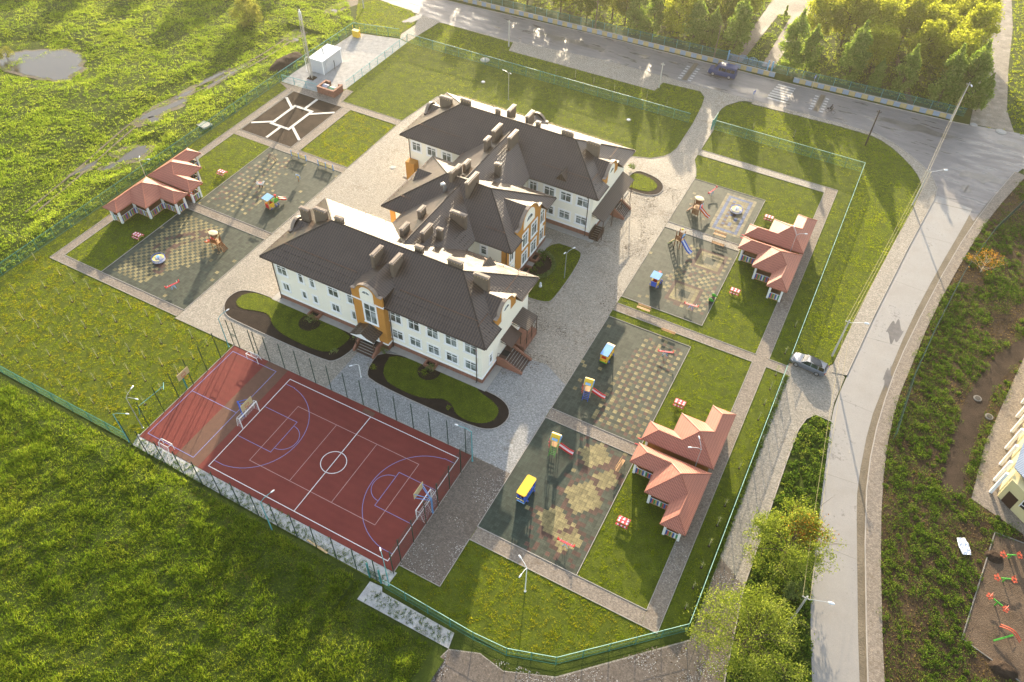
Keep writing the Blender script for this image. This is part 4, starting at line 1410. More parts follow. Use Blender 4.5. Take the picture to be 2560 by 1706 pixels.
for par, x0, x1, y0, y1, zt in CH:
    if x1 - x0 > y1 - y0:
        y0, y1 = (y0 + y1) / 2 - .25, (y0 + y1) / 2 + .25
    else:
        x0, x1 = (x0 + x1) / 2 - .25, (x0 + x1) / 2 + .25
    b = MB()
    b.box(x0, x1, y0, y1, 8.2, zt - 0.14, 0)
    b.box(x0 - .07, x1 + .07, y0 - .07, y1 + .07, zt - .14, zt, 1)
    b.box(x0 + .1, x1 - .1, y0 + .1, y1 - .1, zt, zt + .07, 1)
    long_x = (x1 - x0) > (y1 - y0)
    n = max(2, int(max(x1 - x0, y1 - y0) / 0.36))
    for i in range(n):   # vent openings under the cap
        if long_x:
            u = x0 + (x1 - x0) * (i + .5) / n
            b.box(u - .06, u + .06, y0 - .012, y1 + .012, zt - .36, zt - .22, 2)
        else:
            u = y0 + (y1 - y0) * (i + .5) / n
            b.box(x0 - .012, x1 + .012, u - .06, u + .06, zt - .36, zt - .22, 2)
    b.build('chimney', ['chimney_sheet', 'chimney_cap', 'wood_pale'], par)
b = MB()
b.tube([(-48.4, 74.2, 9.6), (-48.4, 74.2, 11.3), (-48.42, 74.12, 11.55), (-48.55, 73.95, 11.65), (-48.8, 73.8, 11.55)], 0.26, 12)
b.build('vent_pipe', 'steel_bright', r_con, smooth=True)

# snow rails with studs, gutters, downpipes
def rail(parent, a, c, k=0.22, studs=2):
    b = MB()
    a, c = Vector(a), Vector(c)
    up = Vector((0, 0, k))
    b.tube([a + up, c + up], 0.018, 5)
    b.tube([a + up * .5, c + up * .5], 0.015, 5)
    n = int((c - a).length / 1.1)
    for i in range(n + 1):
        p = a.lerp(c, i / n)
        b.bar(p, p + up * 1.1, 0.04, 0.04)
    b.build('snow_rail', 'copper_rail', parent)
def zS(y, y0):
    return EZ + SL * (y - y0)
rail(r_near, (-61.6, 55.5, zS(55.5, 53.1)), (-50.2, 55.5, zS(55.5, 53.1)))
rail(r_near, (-43.6, 55.5, zS(55.5, 53.1)), (-32.6, 55.5, zS(55.5, 53.1)))
rail(r_near, (-32.2, 54.9, EZ + SL * 2.0), (-32.2, 57.3, EZ + SL * 2.0))
rail(r_near, (-32.2, 62.0, EZ + SL * 2.0), (-32.2, 65.3, EZ + SL * 2.0))
rail(r_far, (-61.6, 88.0, zS(88.0, 85.8)), (-54.0, 88.0, zS(88.0, 85.8)))
rail(r_far, (-40.0, 88.0, zS(88.0, 85.8)), (-32.6, 88.0, zS(88.0, 85.8)))
rail(r_far, (-61.5, 99.6, EZ + .15), (-32.0, 99.6, EZ + .15), 0.35)
rail(r_far, (-32.0, 88.0, EZ + SL * 2.0), (-32.0, 90.0, EZ + SL * 2.0))
rail(r_far, (-32.0, 94.6, EZ + SL * 2.0), (-32.0, 97.6, EZ + SL * 2.0))
rail(r_near, (-63.6, 55.0, EZ + .25), (-63.6, 65.6, EZ + .25), 0.3)
rail(r_near, (-62.5, 66.8, EZ + .2), (-53.5, 66.8, EZ + .2), 0.25)
rail(r_near, (-40.5, 66.4, EZ + .42), (-31.6, 66.4, EZ + .42), 0.25)
rail(r_mid, (-55.7, 71, EZ + .25), (-55.7, 82.2, EZ + .25), 0.3)
rail(r_mid, (-54.0, 71.6, zS(71.6, 69.65)), (-52.6, 71.6, zS(71.6, 69.65)))
rail(r_mid, (-40.4, 71.6, zS(71.6, 69.65)), (-37.6, 71.6, zS(71.6, 69.65)))
rail(r_mid, (-40.5, 82.6, EZ + .36), (-37, 82.6, EZ + .36))
rail(r_con, (-52.3, 67.5, EZ + .25), (-52.3, 69.6, EZ + .25))
rail(r_con, (-52.3, 83.4, EZ + .25), (-52.3, 85.8, EZ + .25))
rail(r_far, (-63.3, 87.6, EZ + .25), (-63.3, 98.4, EZ + .25), 0.3)
b = MB()   # rows of snow-stop studs on the near front slope
for row, yy in enumerate((53.9, 54.7)):
    x = -62.4 + row * .3
    while x < -32:
        if not (-49.8 < x < -44):
            z = zS(yy, 53.1)
            b.box(x - .05, x + .05, yy - .04, yy + .04, z - .02, z + .085)
        x += 0.55
for yy in np.arange(54.6, 66, 0.8):
    if 56.8 < yy < 62.6:
        continue
    for xx in (-30.9, -31.6):
        z = EZ + SL * (-30.2 - xx)
        b.box(xx - .05, xx + .05, yy - .05, yy + .05, z - .02, z + .085)
for yy in np.arange(87.2, 98.6, 0.8):
    if 89.4 < yy < 95.2:
        continue
    for xx in (-30.7, -31.4):
        z = EZ + SL * (-30.0 - xx)
        b.box(xx - .05, xx + .05, yy - .05, yy + .05, z - .02, z + .085)
for yy in np.arange(67.6, 69.6, 0.5):
    for xx in (-41.5, -42.2, -42.9):
        z = EZ + SL * (-41.0 - xx)
        b.box(xx - .05, xx + .05, yy - .05, yy + .05, z - .02, z + .085)
tag(b.build('snow_stops', 'pipe_brown', school), kind='stuff')
b = MB()
for x0, x1, y0, y1 in ((-64.05, -30.2, 53.1, 67.2), (-63.75, -30.0, 85.8, 99.9), (-56.2, -35.5, 69.65, 83.3)):
    ga, gb = {53.1: (57, 62.4), 85.8: (89.6, 95.0), 69.65: (72.8, 80.4)}[y0]
    for p, q in (((x0, y0), (x1, y0)), ((x1, y0), (x1, ga)), ((x1, gb), (x1, y1)), ((x1, y1), (x0, y1)), ((x0, y1), (x0, y0))):
        dx, dy = (0, -.08) if p[1] == q[1] == y0 else ((0, .08) if p[1] == q[1] else ((.08, 0) if p[0] == x1 else (-.08, 0)))
        b.bar((p[0] + dx, p[1] + dy, EZ - .1), (q[0] + dx, q[1] + dy, EZ - .1), .13, .12)
b.build('gutter', 'pipe_brown', school)
for x, y, ye in ((-63.0, 53.85, 53.15), (-44.45, 53.85, 53.15), (-31.9, 53.85, 53.15), (-62.7, 86.55, 85.85), (-31.7, 86.55, 85.85), (-36.6, 70.35, 69.7)):
    b = MB()
    b.tube([(x, ye, EZ - .15), (x, ye + .05, EZ - .4), (x, y - .02, EZ - .95), (x, y - .02, 0.25), (x, y - .25, 0.12)], 0.06, 8)
    b.build('downpipe', 'pipe_brown', school)

# stairs, porches, light wells -------------------------------------------------
def stairs_x(x0, x1, y0, y1, z, n, px0, name='stairs'):
    """platform from px0 to x0 at height z, then n steps down to x1 going +x"""
    b = MB()
    b.box(px0, x0, y0, y1, 0, z)
    for i in range(n):
        xa = x0 + (x1 - x0) * i / n
        xb = x0 + (x1 - x0) * (i + 1) / n
        b.box(xa, xb, y0, y1, 0, z * (n - i - .5) / n - .02 * i / n)
    for i in range(n):
        xb = x0 + (x1 - x0) * i / n
        b.box(xb - .05, xb + .05, y0 + .02, y1 - .02, z * (n - i + .5) / n - .12 if i else z - .02, z * (n - i + .5) / n - .07 if i else z + .015, 2)
    b.box(px0 + .1, x0 - .1, y0 + .9, y1 - .9, z, z + .02, 1)
    st = b.build(name, ['stair_tread', 'mat_black', 'concrete'], school)
    for yy in (y0, y1):
        b = MB()
        b.slab([(px0, yy - .14, 0), (x0, yy - .14, 0), (x1 + .15, yy - .14, 0), (x1 + .15, yy - .14, .35), (x0, yy - .14, z + .32), (px0, yy - .14, z + .32)], (0, .28, 0))
        b.build('stair_wall', 'stair_brick', st)
        b = MB()
        A, B_, C_ = Vector((px0 + .1, yy, z + 1.1)), Vector((x0, yy, z + 1.1)), Vector((x1, yy, 1.0))
        b.tube([A, B_, C_], 0.03, 6)
        for p in (A, B_, C_, B_.lerp(C_, .33), B_.lerp(C_, .66)):
            b.tube([(p.x, p.y, p.z - .85), p], 0.02, 5)
        b.build('railing', 'brown_metal', st)
    return st
stairs_x(-30.0, -27.6, 57.7, 60.4, 1.15, 7, -31.1)
stairs_x(-29.6, -28.1, 93.1, 95.9, 1.1, 7, -30.9)
b = MB()
b.box(-31.1, -29.0, 61.2, 65.0, 0, 1.0)
pf = b.build('porch_platform', 'stair_brick', school)
b = MB()
for yy in np.linspace(61.4, 64.9, 7):
    b.tube([(-29.1, yy, 1.0), (-29.1, yy, 2.0)], 0.02, 5)
b.tube([(-29.1, 61.4, 2.0), (-29.1, 64.9, 2.0)], 0.03, 6)
b.tube([(-29.1, 64.9, 2.0), (-31.0, 64.9, 2.0)], 0.03, 6)
b.build('railing', 'brown_metal', pf)
def canopy(x0, x1, y0, y1, zw, ze, posts, mat='brown_sheet'):
    b = MB()
    b.slab([(x0, y0, zw), (x1, y0, ze), (x1, y1, ze), (x0, y1, zw)], (0, 0, -.09))
    c = b.build('canopy', mat, school, slope_uv=True)
    for y in posts:
        b = MB()
        b.bar((x1 - .12, y, 0.0), (x1 - .12, y, ze - .06), .09, .09)
        b.bar((x0, y, zw - .55), (x1 - .12, y, ze - .1), .06, .06)
        b.build('canopy_post', 'brown_metal', c)
canopy(-31.2, -28.9, 61.9, 64.9, 4.2, 3.55, (62.0, 63.4, 64.8))
canopy(-31.2, -29.6, 58.8, 61.7, 3.7, 2.9, (58.9, 61.6), 'brown_metal')
canopy(-31.0, -28.95, 86.6, 98.6, 4.6, 3.7, (86.8, 90.6, 94.4, 98.3))
b = MB()
for i in range(7):
    b.box(-30.8, -29.5, 86.2 + i * .32, 86.5 + i * .32, .15 + i * .16, .22 + i * .16)
b.box(-30.9, -30.82, 86.2, 88.6, 0, 1.3)
b.box(-29.5, -29.42, 86.2, 88.6, 0, 1.3)
b.build('side_stairs', 'brown_metal', school)
# front porch
b = MB()
b.box(-48.6, -45.6, 51.9, 53.0, 0, 0.9)
for i in range(4):
    b.box(-48.3, -45.9, 51.9 - .3 * (i + 1), 51.9 - .3 * i, 0, 0.9 - .2 * (i + 1))
    b.box(-48.28, -45.92, 51.9 - .3 * i - .04, 51.9 - .3 * i + .02, 0.9 - .2 * i - .03, 0.9 - .2 * i + .012, 2)
b.box(-48.0, -46.2, 52.0, 52.95, .9, .93, 1)
st = b.build('stairs', ['stair_tread', 'mat_black', 'concrete'], school)
for x in (-48.6, -45.6):
    b = MB()
    b.slab([(x - .15, 53, 0), (x - .15, 50.65, 0), (x - .15, 50.65, .4), (x - .15, 51.9, 1.2), (x - .15, 53, 1.2)], (.3, 0, 0))
    b.build('stair_wall', 'stair_brick', st)
b = MB()
rp = [(-48.95, 3.1), (-48.75, 3.25), (-47.9, 3.32), (-47.1, 3.95), (-46.3, 3.32), (-45.45, 3.25), (-45.25, 3.1)]
b.slab([(x, 50.9, z) for x, z in rp] + [(-45.25, 50.9, 3.0), (-47.1, 50.9, 3.82), (-48.95, 50.9, 3.0)], (0, 2.1, 0))
cn = b.build('porch_roof', 'dark_tile', school, slope_uv=True)
b = MB()
b.slab([(-48.9, 51.0, 2.8), (-48.9, 51.0, 3.1), (-47.9, 51.0, 3.25), (-47.1, 51.0, 3.75), (-46.3, 51.0, 3.25), (-45.3, 51.0, 3.1), (-45.3, 51.0, 2.8)], (0, .12, 0))
b.build('porch_pediment', 'white_trim', cn)
b = MB()
for x in (-48.5, -45.7):
    b.bar((x, 51.3, .4), (x, 51.3, 2.85), .1, .1)
b.build('porch_post', 'brown_metal', cn)
for (x0, x1, y0, y1) in ((-57.7, -56.0, 52.75, 53.9), (-39.2, -37.6, 52.75, 53.9), (-36.5, -35.3, 77.3, 79.1), (-36.5, -35.3, 74.3, 76.0)):
    b = MB()
    w = .22
    b.box(x0, x1, y0, y0 + w, 0, .62, 0)
    b.box(x0, x1, y1 - w, y1, 0, .62, 0)
    b.box(x0, x0 + w, y0 + w, y1 - w, 0, .62, 0)
    b.box(x1 - w, x1, y0 + w, y1 - w, 0, .62, 0)
    b.box(x0 + w, x1 - w, y0 + w, y1 - w, 0.06, .2, 1)
    b.build('light_well', ['stair_brick', 'hole_dark'], school)
# concrete blind area round the walls
b = MB()
for (x0, x1, y0, y1) in ((-63.1, -49.3, 52.95, 53.9), (-44.5, -30.2, 52.95, 53.9), (-31.15, -30.2, 53.9, 57.5), (-64.1, -63.15, 52.95, 67.3), (-31.15, -30.2, 65.1, 67.3), (-62.8, -30.0, 85.6, 86.6), (-31, -30.0, 86.7, 93.0), (-31, -30, 96.0, 100), (-36.5, -35.5, 70, 83.3), (-63.8, -62.9, 85.6, 100.1), (-55.5, -36.5, 69.4, 70.4)):
    n = max(1, int(max(x1 - x0, y1 - y0) / 2.0))
    for i in range(n):
        if x1 - x0 > y1 - y0:
            w = (x1 - x0) / n
            b.box(x0 + i * w + .015, x0 + (i + 1) * w - .015, y0, y1, .02, .155)
        else:
            w = (y1 - y0) / n
            b.box(x0, x1, y0 + i * w + .015, y0 + (i + 1) * w - .015, .02, .155)
tag(b.build('paving', 'concrete'), kind='structure')
# ------------------------------------------------------------------ pavilions
def make_gazebo():
    """stepped play pavilion. local frame: u to +x from the back corner, v to +y; steps face +x/+y"""
    root = thing('play_pavilion', '', 'pavilion')
    s, z, k = 2.9, 2.65, 0.62
    a = s / 2
    P = lambda u, v, h=0: (u, v, z + h * k)
    Q = [P(0, 0), P(3 * s, 0), P(3 * s, s), P(2 * s, s), P(2 * s, 2 * s), P(s, 2 * s), P(s, 3 * s), P(0, 3 * s)]
    RA, RC, TOP, VA, VC = P(a, 3 * s - a, a), P(3 * s - a, a, a), P(s, s, s), P(a, 2 * s - a, a), P(2 * s - a, a, a)
    vs = Q + [RA, RC, TOP, VA, VC] + [(x, y, z_ - .14) for x, y, z_ in Q]
    fs = [(0, 1, 9, 12, 10), (0, 10, 11, 8, 7), (7, 8, 6), (6, 8, 11, 5), (5, 11, 10, 4), (4, 10, 12, 3), (3, 12, 9, 2), (2, 9, 1)]
    fs = [f[::-1] if f else f for f in fs]
    fs += [(i, (i + 1) % 8, 13 + (i + 1) % 8, 13 + i) for i in range(8)] + [tuple(13 + i for i in range(7, -1, -1))]
    me = MB().add(vs, fs)
    o = me.build('roof', 'red_tile', root)
    import bmesh
    bm = bmesh.new()
    bm.from_mesh(o.data)
    bmesh.ops.recalc_face_normals(bm, faces=bm.faces)
    bm.to_mesh(o.data)
    bm.free()
    uvl = o.data.uv_layers.new(name='slope')
    for poly in o.data.polygons:
        n = poly.normal
        d = Vector((n.x, n.y, 0))
        e, u = (Vector((1, 0, 0)), Vector((0, 1, 0)))
        if d.length > 1e-3:
            d.normalize()
            e = Vector((-d.y, d.x, 0))
            u = n.cross(e)
        for li in poly.loop_indices:
            co = o.data.vertices[o.data.loops[li].vertex_index].co
            uvl.data[li].uv = (co.dot(e), co.dot(u))
    rc = MB()
    for p, q in ((TOP, Q[0]), (TOP, VA), (VA, RA), (RA, Q[6]), (RA, Q[7]), (TOP, Q[4]), (TOP, VC), (VC, RC), (RC, Q[1]), (RC, Q[2])):
        rc.tube([p, q], 0.065, 6)
    rc.build('ridge_cap', 'red_tile', o, slope_uv=True)
    o_ = 0.62   # roof overhang
    c = [(o_, o_), (3 * s - o_, o_), (3 * s - o_, s - o_), (2 * s - o_, s - o_), (2 * s - o_, 2 * s - o_), (s - o_, 2 * s - o_), (s - o_, 3 * s - o_), (o_, 3 * s - o_)]
    b = MB()
    b.prism(c, 0.02, 0.16)
    b.build('floor', 'wood_plank', root)
    for x, y in c[1:]:
        b = MB()
        b.box(x - .14, x + .14, y - .14, y + .14, 0, z - .06)
        b.build('post', 'white_paint', root)
    cols = ['blue_slat', 'pink_slat', 'green_slat', 'cream_slat', 'blue_slat', 'white_slat', 'green_slat', 'pink_slat']
    mats = ['blue_slat', 'pink_slat', 'green_slat', 'cream_slat', 'white_slat']
    ix = [mats.index(q) for q in cols]
    for i in range(1, 7):
        (xa, ya), (xb, yb) = c[i], c[i + 1]
        L = math.hypot(xb - xa, yb - ya) - .3
        n = max(6, int(L / 0.19))
        dx, dy = (xb - xa) / (L + .3), (yb - ya) / (L + .3)
        b = MB()
        for j in range(n):
            t = .15 + L * (j + .5) / n
            x, y = xa + dx * t, ya + dy * t
            wx, wy = (L / n / 2 - .012) * abs(dx) + .03 * abs(dy), (L / n / 2 - .012) * abs(dy) + .03 * abs(dx)
            b.box(x - wx, x + wx, y - wy, y + wy, .18, 1.12, ix[j % len(ix)])
        for zz in (.3, 1.15):
            b.bar((xa, ya, zz), (xb, yb, zz), .05, .08, 4)
        b.build('slat_panel', mats, root)
    b = MB()   # closed back walls
    b.box(o_, 3 * s - o_, o_ - .06, o_ + .06, .16, z - .1)
    b.box(o_ - .06, o_ + .06, o_ + .06, 3 * s - o_, .16, z - .1)
    b.build('back_wall', 'interior_ochre', root)
    b = MB()
    b.box(o_ + .2, 3 * s - o_ - .3, o_ + .12, o_ + .55, .52, .60)
    b.box(o_ + .12, o_ + .55, o_ + .6, 3 * s - o_ - .3, .52, .60)
    for t in (1.0, 3.0, 5.0, 7.0):
        b.box(o_ + t, o_ + t + .08, o_ + .2, o_ + .5, .16, .52)
        b.box(o_ + .2, o_ + .5, o_ + t + .3, o_ + t + .38, .16, .52)
    b.build('bench', 'wood_pale', root)
    b = MB()
    b.bar((3 * s - .15, .12, z - .25), (3 * s + .45, .12, z - .25), .09, .09)
    b.bar((3 * s - .15, s - .3, z - .25), (3 * s + .05, s - .3, z - .25), .09, .09)
    b.build('rafter_end', 'red_soft', root)
    return root
gz = make_gazebo()
G_ = 'stepped red-roofed play pavilions'
def place_gz(o, x, y, sx, sy, label):
    o.location = (x, y, 0)
    o.scale = (sx, sy, 1)
    tag(o, label, 'pavilion', G_)
place_gz(gz, -96.6, 63.05, 1, -1, 'red-roofed stepped pavilion beside the meadow fence, the one nearer the front left corner path')
place_gz(dup(gz, (0, 0, 0)), -96.6, 63.35, 1, 1, 'red-roofed stepped pavilion by the meadow fence whose steps face the playground with the toy train')
place_gz(dup(gz, (0, 0, 0)), -1.25, 53.85, -1, 1, 'red-roofed stepped pavilion beside the playground with the blue-roofed toy bus')
place_gz(dup(gz, (0, 0, 0)), -1.25, 53.2, -1, -1, 'red-roofed stepped pavilion nearest the bottom of the photo, beside the yellow-roofed toy bus playground')
place_gz(dup(gz, (0, 0, 0)), -1.3, 95.45, -1, 1, 'red-roofed stepped pavilion beside the playground with the blue rectangle on its tiles')
place_gz(dup(gz, (0, 0, 0)), -1.3, 95.05, -1, -1, 'red-roofed stepped pavilion beside the playground with the blue slide')

# ------------------------------------------------------------------ picnic tables
def make_table():
    t = thing('childrens_table', '', 'table')
    b = MB()
    b.box(-.68, .68, -.36, .36, .64, .70)
    tp = b.build('table_top', 'red_soft', t)
    b = MB()
    for x, y in ((-.48, -.16), (-.48, .16), (0, -.2), (0, .2), (.48, -.16), (.48, .16)):
        b.lathe((x, y, .70), [(.13, 0), (.13, .008)], 12)
    b.build('plate_motif', 'white_paint', tp)
    for s in (-1, 1):
        b = MB()
        b.box(-.68, .68, s * .50 - .13, s * .50 + .13, .38, .43)
        se = b.build('seat', 'red_soft', t)
        b = MB()
        for x in (-.4, 0, .4):
            b.lathe((x, s * .50, .43), [(.10, 0), (.10, .008)], 10)
        b.build('plate_motif', 'white_paint', se)
    for x in (-.5, .5):
        b = MB()
        b.bar((x, -.5, .04), (x, -.2, .64), .07, .05)
        b.bar((x, .5, .04), (x, .2, .64), .07, .05)
        b.bar((x, -.6, .36), (x, .6, .36), .06, .05)
        b.build('leg', 'yellow_soft', t)
    return t
tb = make_table()
TBL = [(-89.65, 71.7, 'red children\'s picnic table with white dots on the sunlit grass beside the toy train playground'),
       (-89.7, 53.6, 'red children\'s picnic table in the pavilion\'s shadow at the front left corner'),
       (-7.9, 85.5, 'red children\'s picnic table on the lawn beside the blue slide playground'),
       (-8.15, 104.1, 'red children\'s picnic table half hidden behind the farthest right-hand pavilion roof'),
       (-8.0, 62.7, 'red children\'s picnic table on the lawn by the blue-roofed bus, touching a pavilion roof'),
       (-7.9, 44.1, 'bright red children\'s picnic table nearest the bottom of the photo')]
for i, (x, y, l) in enumerate(TBL):
    o = tb if i == 0 else dup(tb, (x, y, 0))
    o.location = (x, y, .04)
    tag(o, l, 'table', 'red picnic tables by the pavilions')

# ------------------------------------------------------------------ see-saws
def make_seesaw():
    t = thing('seesaw', '', 'seesaw')
    b = MB()
    b.bar((-1.0, 0, .55), (1.0, 0, .82), .22, .06)
    bd = b.build('plank', 'red_soft', t)
    for s, zz in ((-1, .55), (1, .82)):
        b = MB()
        b.box(s * .98 - .05, s * .98 + .05, -.14, .14, zz, zz + .28)
        b.build('backrest', 'red_paint', bd)
        b = MB()
        b.tube([(s * .66, -.2, zz + .18), (s * .66, .2, zz + .18)], .02, 6)
        b.tube([(s * .66, 0, zz), (s * .66, 0, zz + .2)], .02, 6)
        b.build('handle', 'steel_bright', bd)
    b = MB()
    for y in (-.18, .18):
        b.tube([(-.32, y, 0), (0, y, .64), (.32, y, 0)], .03, 6)
    b.tube([(0, -.22, .64), (0, .22, .64)], .03, 6)
    b.build('stand', 'blue_light', t)
    return t
ss = make_seesaw()
SEE = [(-77.4, 48.1, R(60), 'red see-saw alone near the front corner of the left playground'),
       (-18.0, 106.1, R(70), 'pale red see-saw near the back edge of the farthest right playground'),
       (-12.4, 79.6, R(-3), 'pink red see-saw casting its shadow in the blue slide playground'),
       (-12.5, 69.7, R(12), 'red and white see-saw in the playground of the blue-roofed bus'),
       (-12.3, 38.7, R(-4), 'bright red see-saw on the yellow tiles nearest the bottom path')]
for i, (x, y, a, l) in enumerate(SEE):
    o = ss if i == 0 else dup(ss, (x, y, 0))
    o.location = (x, y, ZP + .008)
    o.rotation_euler.z = a
    tag(o, l, 'seesaw', 'see-saws on the playgrounds')

# ------------------------------------------------------------------ carousels
def make_carousel():
    t = thing('carousel', '', 'carousel')
    b = MB()
    b.lathe((0, 0, .10), [(.88, 0), (.93, .04), (.93, .10), (.86, .12)], 28)
    b.build('deck', 'plastic_lilac', t, smooth=False)
    b = MB()
    n = 26
    k = 0
    vs = []
    for i in range(n + 1):
        a = R(35 + 290 * i / n)
        for r, z in ((.52, .40), (.82, .40), (.82, .46), (.52, .46)):
            vs.append((r * math.cos(a), r * math.sin(a), z))
    fs = [(0, 1, 2, 3), tuple(4 * n + j for j in (3, 2, 1, 0))]
    for i in range(n):
        for j in range(4):
            q = 4 * i
            fs.append((q + j, q + 4 + j, q + 4 + (j + 1) % 4, q + (j + 1) % 4))
    b.add(vs, fs)
    b.build('seat', 'yellow_soft', t)
    b = MB()
    b.tube([(.92 * math.cos(R(a)), .92 * math.sin(R(a)), .62) for a in range(0, 361, 12)], .03, 6)
    for a in range(0, 360, 45):
        b.tube([(.92 * math.cos(R(a)), .92 * math.sin(R(a)), .18), (.92 * math.cos(R(a)), .92 * math.sin(R(a)), .62)], .022, 5)
    b.build('guard_rail', 'blue_paint', t)
    b = MB()
    b.tube([(0, 0, .1), (0, 0, .78)], .05, 8)
    b.lathe((0, 0, .74), [(.24, 0), (.24, .04)], 16)
    b.build('wheel', 'blue_light', t)
    return t
cr = make_carousel()
for i, (x, y, l) in enumerate(((-83.4, 51.4, 'round carousel with a yellow ring seat on the checkered left playground'), (-13.2, 103.7, 'round carousel with a yellow ring seat inside the blue tile rectangle'))):
    o = cr if i == 0 else dup(cr, (x, y, 0))
    o.location = (x, y, ZP + .008)
    tag(o, l, 'carousel', 'ring-seat carousels')

# ------------------------------------------------------------------ climbing towers with slides
def slide_part(t, p0, p1, p2, w, mat, chute='white_paint'):
    """chute from p0 down to p1 and the level run-out p2, with raised sides"""
    p0, p1, p2 = Vector(p0), Vector(p1), Vector(p2)
    b = MB()
    b.bar(p0, p1, w, .04)
    b.bar(p1, p2, w, .04)
    s = b.build('slide', chute, t)
    d = (p1 - p0)
    side = Vector((-d.y, d.x, 0)).normalized() * (w / 2 + .03)
    b = MB()
    for k in (-1, 1):
        up = Vector((0, 0, .10))
        b.bar(p0 + side * k + up, p1 + side * k + up, .06, .26)
        b.bar(p1 + side * k + up, p2 + side * k + up, .06, .24)
    b.build('slide_side', mat, s)
def make_wood_tower(slide_mat, mirror=1):
    t = thing('climbing_tower', '', 'climbing frame')
    for x in (-.5, .5):
        for y in (-.5, .5):
            b = MB()
            b.tube([(x, y, 0), (x, y, 2.75)], .055, 8)
            b.build('post', 'wood_brown', t)
    b = MB()
    b.box(-.55, .55, -.55, .55, 1.15, 1.22)
    b.build('platform', 'wood_plank', t)
    b = MB()
    for i in range(6):
        u = -.45 + .18 * i
        b.box(u - .06, u + .06, .47, .53, 1.3, 2.0)
        if i not in (2, 3):
            b.box(-.53, -.47, u - .06, u + .06, 1.3, 2.0)
    for i in range(7):
        b.box(-.52 + i * .16, -.40 + i * .16, -.53, -.49, .1, 1.1)
    b.build('side_boards', 'wood_brown', t)
    b = MB()   # bundle of logs forming the neck under the lid
    for i in range(14):
        a = 2 * math.pi * i / 14
        b.tube([(.42 * math.cos(a), .42 * math.sin(a), 2.25), (.42 * math.cos(a), .42 * math.sin(a), 2.85)], .075, 6)
    b.build('turret', 'wood_brown', t)
    b = MB()
    b.lathe((0, 0, 2.86), [(.60, 0), (.66, .05), (.60, .12), (.15, .18)], 22, 0, 1.15, .85)
    b.build('roof', 'roof_cream', t)
    b = MB()   # sloping climbing wall with rungs
    for y in (-.42, .42):
        b.bar((-1.45, y, .05), (-.5, y, 1.2), .09, .09)
    for i in range(7):
        u = i / 7 + .08
        b.bar((-1.45 + .95 * u, -.46, .05 + 1.15 * u), (-1.45 + .95 * u, .46, .05 + 1.15 * u), .10, .07)
    b.build('climbing_ladder', 'wood_brown', t)
    b = MB()
    pts = []
    for i in range(26):
        a = R(i * 26)
        pts.append((-.2 + .45 * math.cos(a) - 1.0, .85 + .45 * math.sin(a), .1 + i * .075))
    b.tube(pts, .02, 5)
    b.tube([(-1.2, .85, 0), (-1.2, .85, 2.2), (-.5, .5, 2.3)], .025, 5)
    b.build('spiral_climber', 'wood_pale', t)
    slide_part(t, (.55, 0, 1.2), (1.75, -.1, .45), (2.25, -.12, .32), .44, slide_mat)
    b = MB()
    b.lathe((.6, 0, 1.45), [(.22, 0), (.22, .4)], 10)
    b.build('slide_tunnel', 'red_soft', t)
    b = MB()
    b.slab([(.57, -.5, 1.4), (.57, -.2, 1.4), (.57, -.2, 2.2), (.57, -.35, 2.35), (.57, -.5, 2.2)], (.05, 0, 0))
    b.slab([(.57, .5, 1.4), (.57, .25, 1.4), (.57, .25, 2.0), (.57, .4, 2.1), (.57, .5, 2.0)], (.05, 0, 0))
    b.build('panel', 'sky_blue', t)
    return t
tw = make_wood_tower('orange_paint')
tag(tw, 'brown log climbing tower with a tan oval lid on the checkered left playground', 'climbing frame', 'brown log towers with slides')
tw.location = (-77.9, 57.6, ZP)
tw.rotation_euler.z = R(183)
t2 = dup(tw, (-18.6, 100.1, ZP), R(-8), 'brown log climbing tower with a tan lid in the farthest right playground')
def make_blue_tower():
    t = thing('climbing_tower', 'tall wooden climbing tower with a bright blue slide and pale blue heart panels', 'climbing frame')
    for x in (-.45, .45):
        for y in (-.45, .45):
            b = MB()
            b.bar((x, y, 0), (x, y, 2.9), .1, .1)
            b.build('post', 'wood_brown', t)
    b = MB()
    b.box(-.5, .5, -.5, .5, 1.35, 1.42)
    b.build('platform', 'wood_pale', t)
    b = MB()
    for y in (-.45, .45):
        b.bar((-1.5, y, .03), (-.45, y, 1.4), .1, .08)
    b.build('ladder_rail', 'green_paint', t)
    b = MB()
    for i in range(8):
        u = (i + .5) / 8
        b.bar((-1.5 + 1.05 * u, -.5, .03 + 1.37 * u), (-1.5 + 1.05 * u, .5, .03 + 1.37 * u), .09, .06)
    b.build('ladder', 'wood_brown', t)
    for s in (-.47, .47):
        b = MB()
        for i in range(5):
            b.box(-.42 + i * .19, -.28 + i * .19, s - .03, s + .03, 1.5, 2.3)
        b.build('side_boards', 'wood_brown', t)
    slide_part(t, (.5, 0, 1.42), (1.85, -.25, .42), (2.45, -.36, .30), .46, 'blue_paint')
    for c, r_, zz, mt in (((.5, .25), .22, 2.35, 'sky_blue'), ((.52, -.1), .28, 2.5, 'sky_blue'), ((.54, -.4), .18, 2.2, 'blue_paint')):
        b = MB()
        pts = [(c[0], c[1] + r_ * math.cos(R(a)) * (1 + .15 * math.cos(R(2 * a))), zz + r_ * math.sin(R(a))) for a in range(0, 360, 20)]
        b.slab(pts, (.05, 0, 0))
        b.build('panel', mt, t)
    b = MB()
    b.lathe((-.1, .45, 2.9), [(.16, 0), (.2, .12), (.1, .25)], 8)
    b.build('finial', 'yellow_paint', t)
    return t
bt = make_blue_tower()
bt.location = (-18.4, 91.2, ZP)
bt.rotation_euler.z = R(-14)
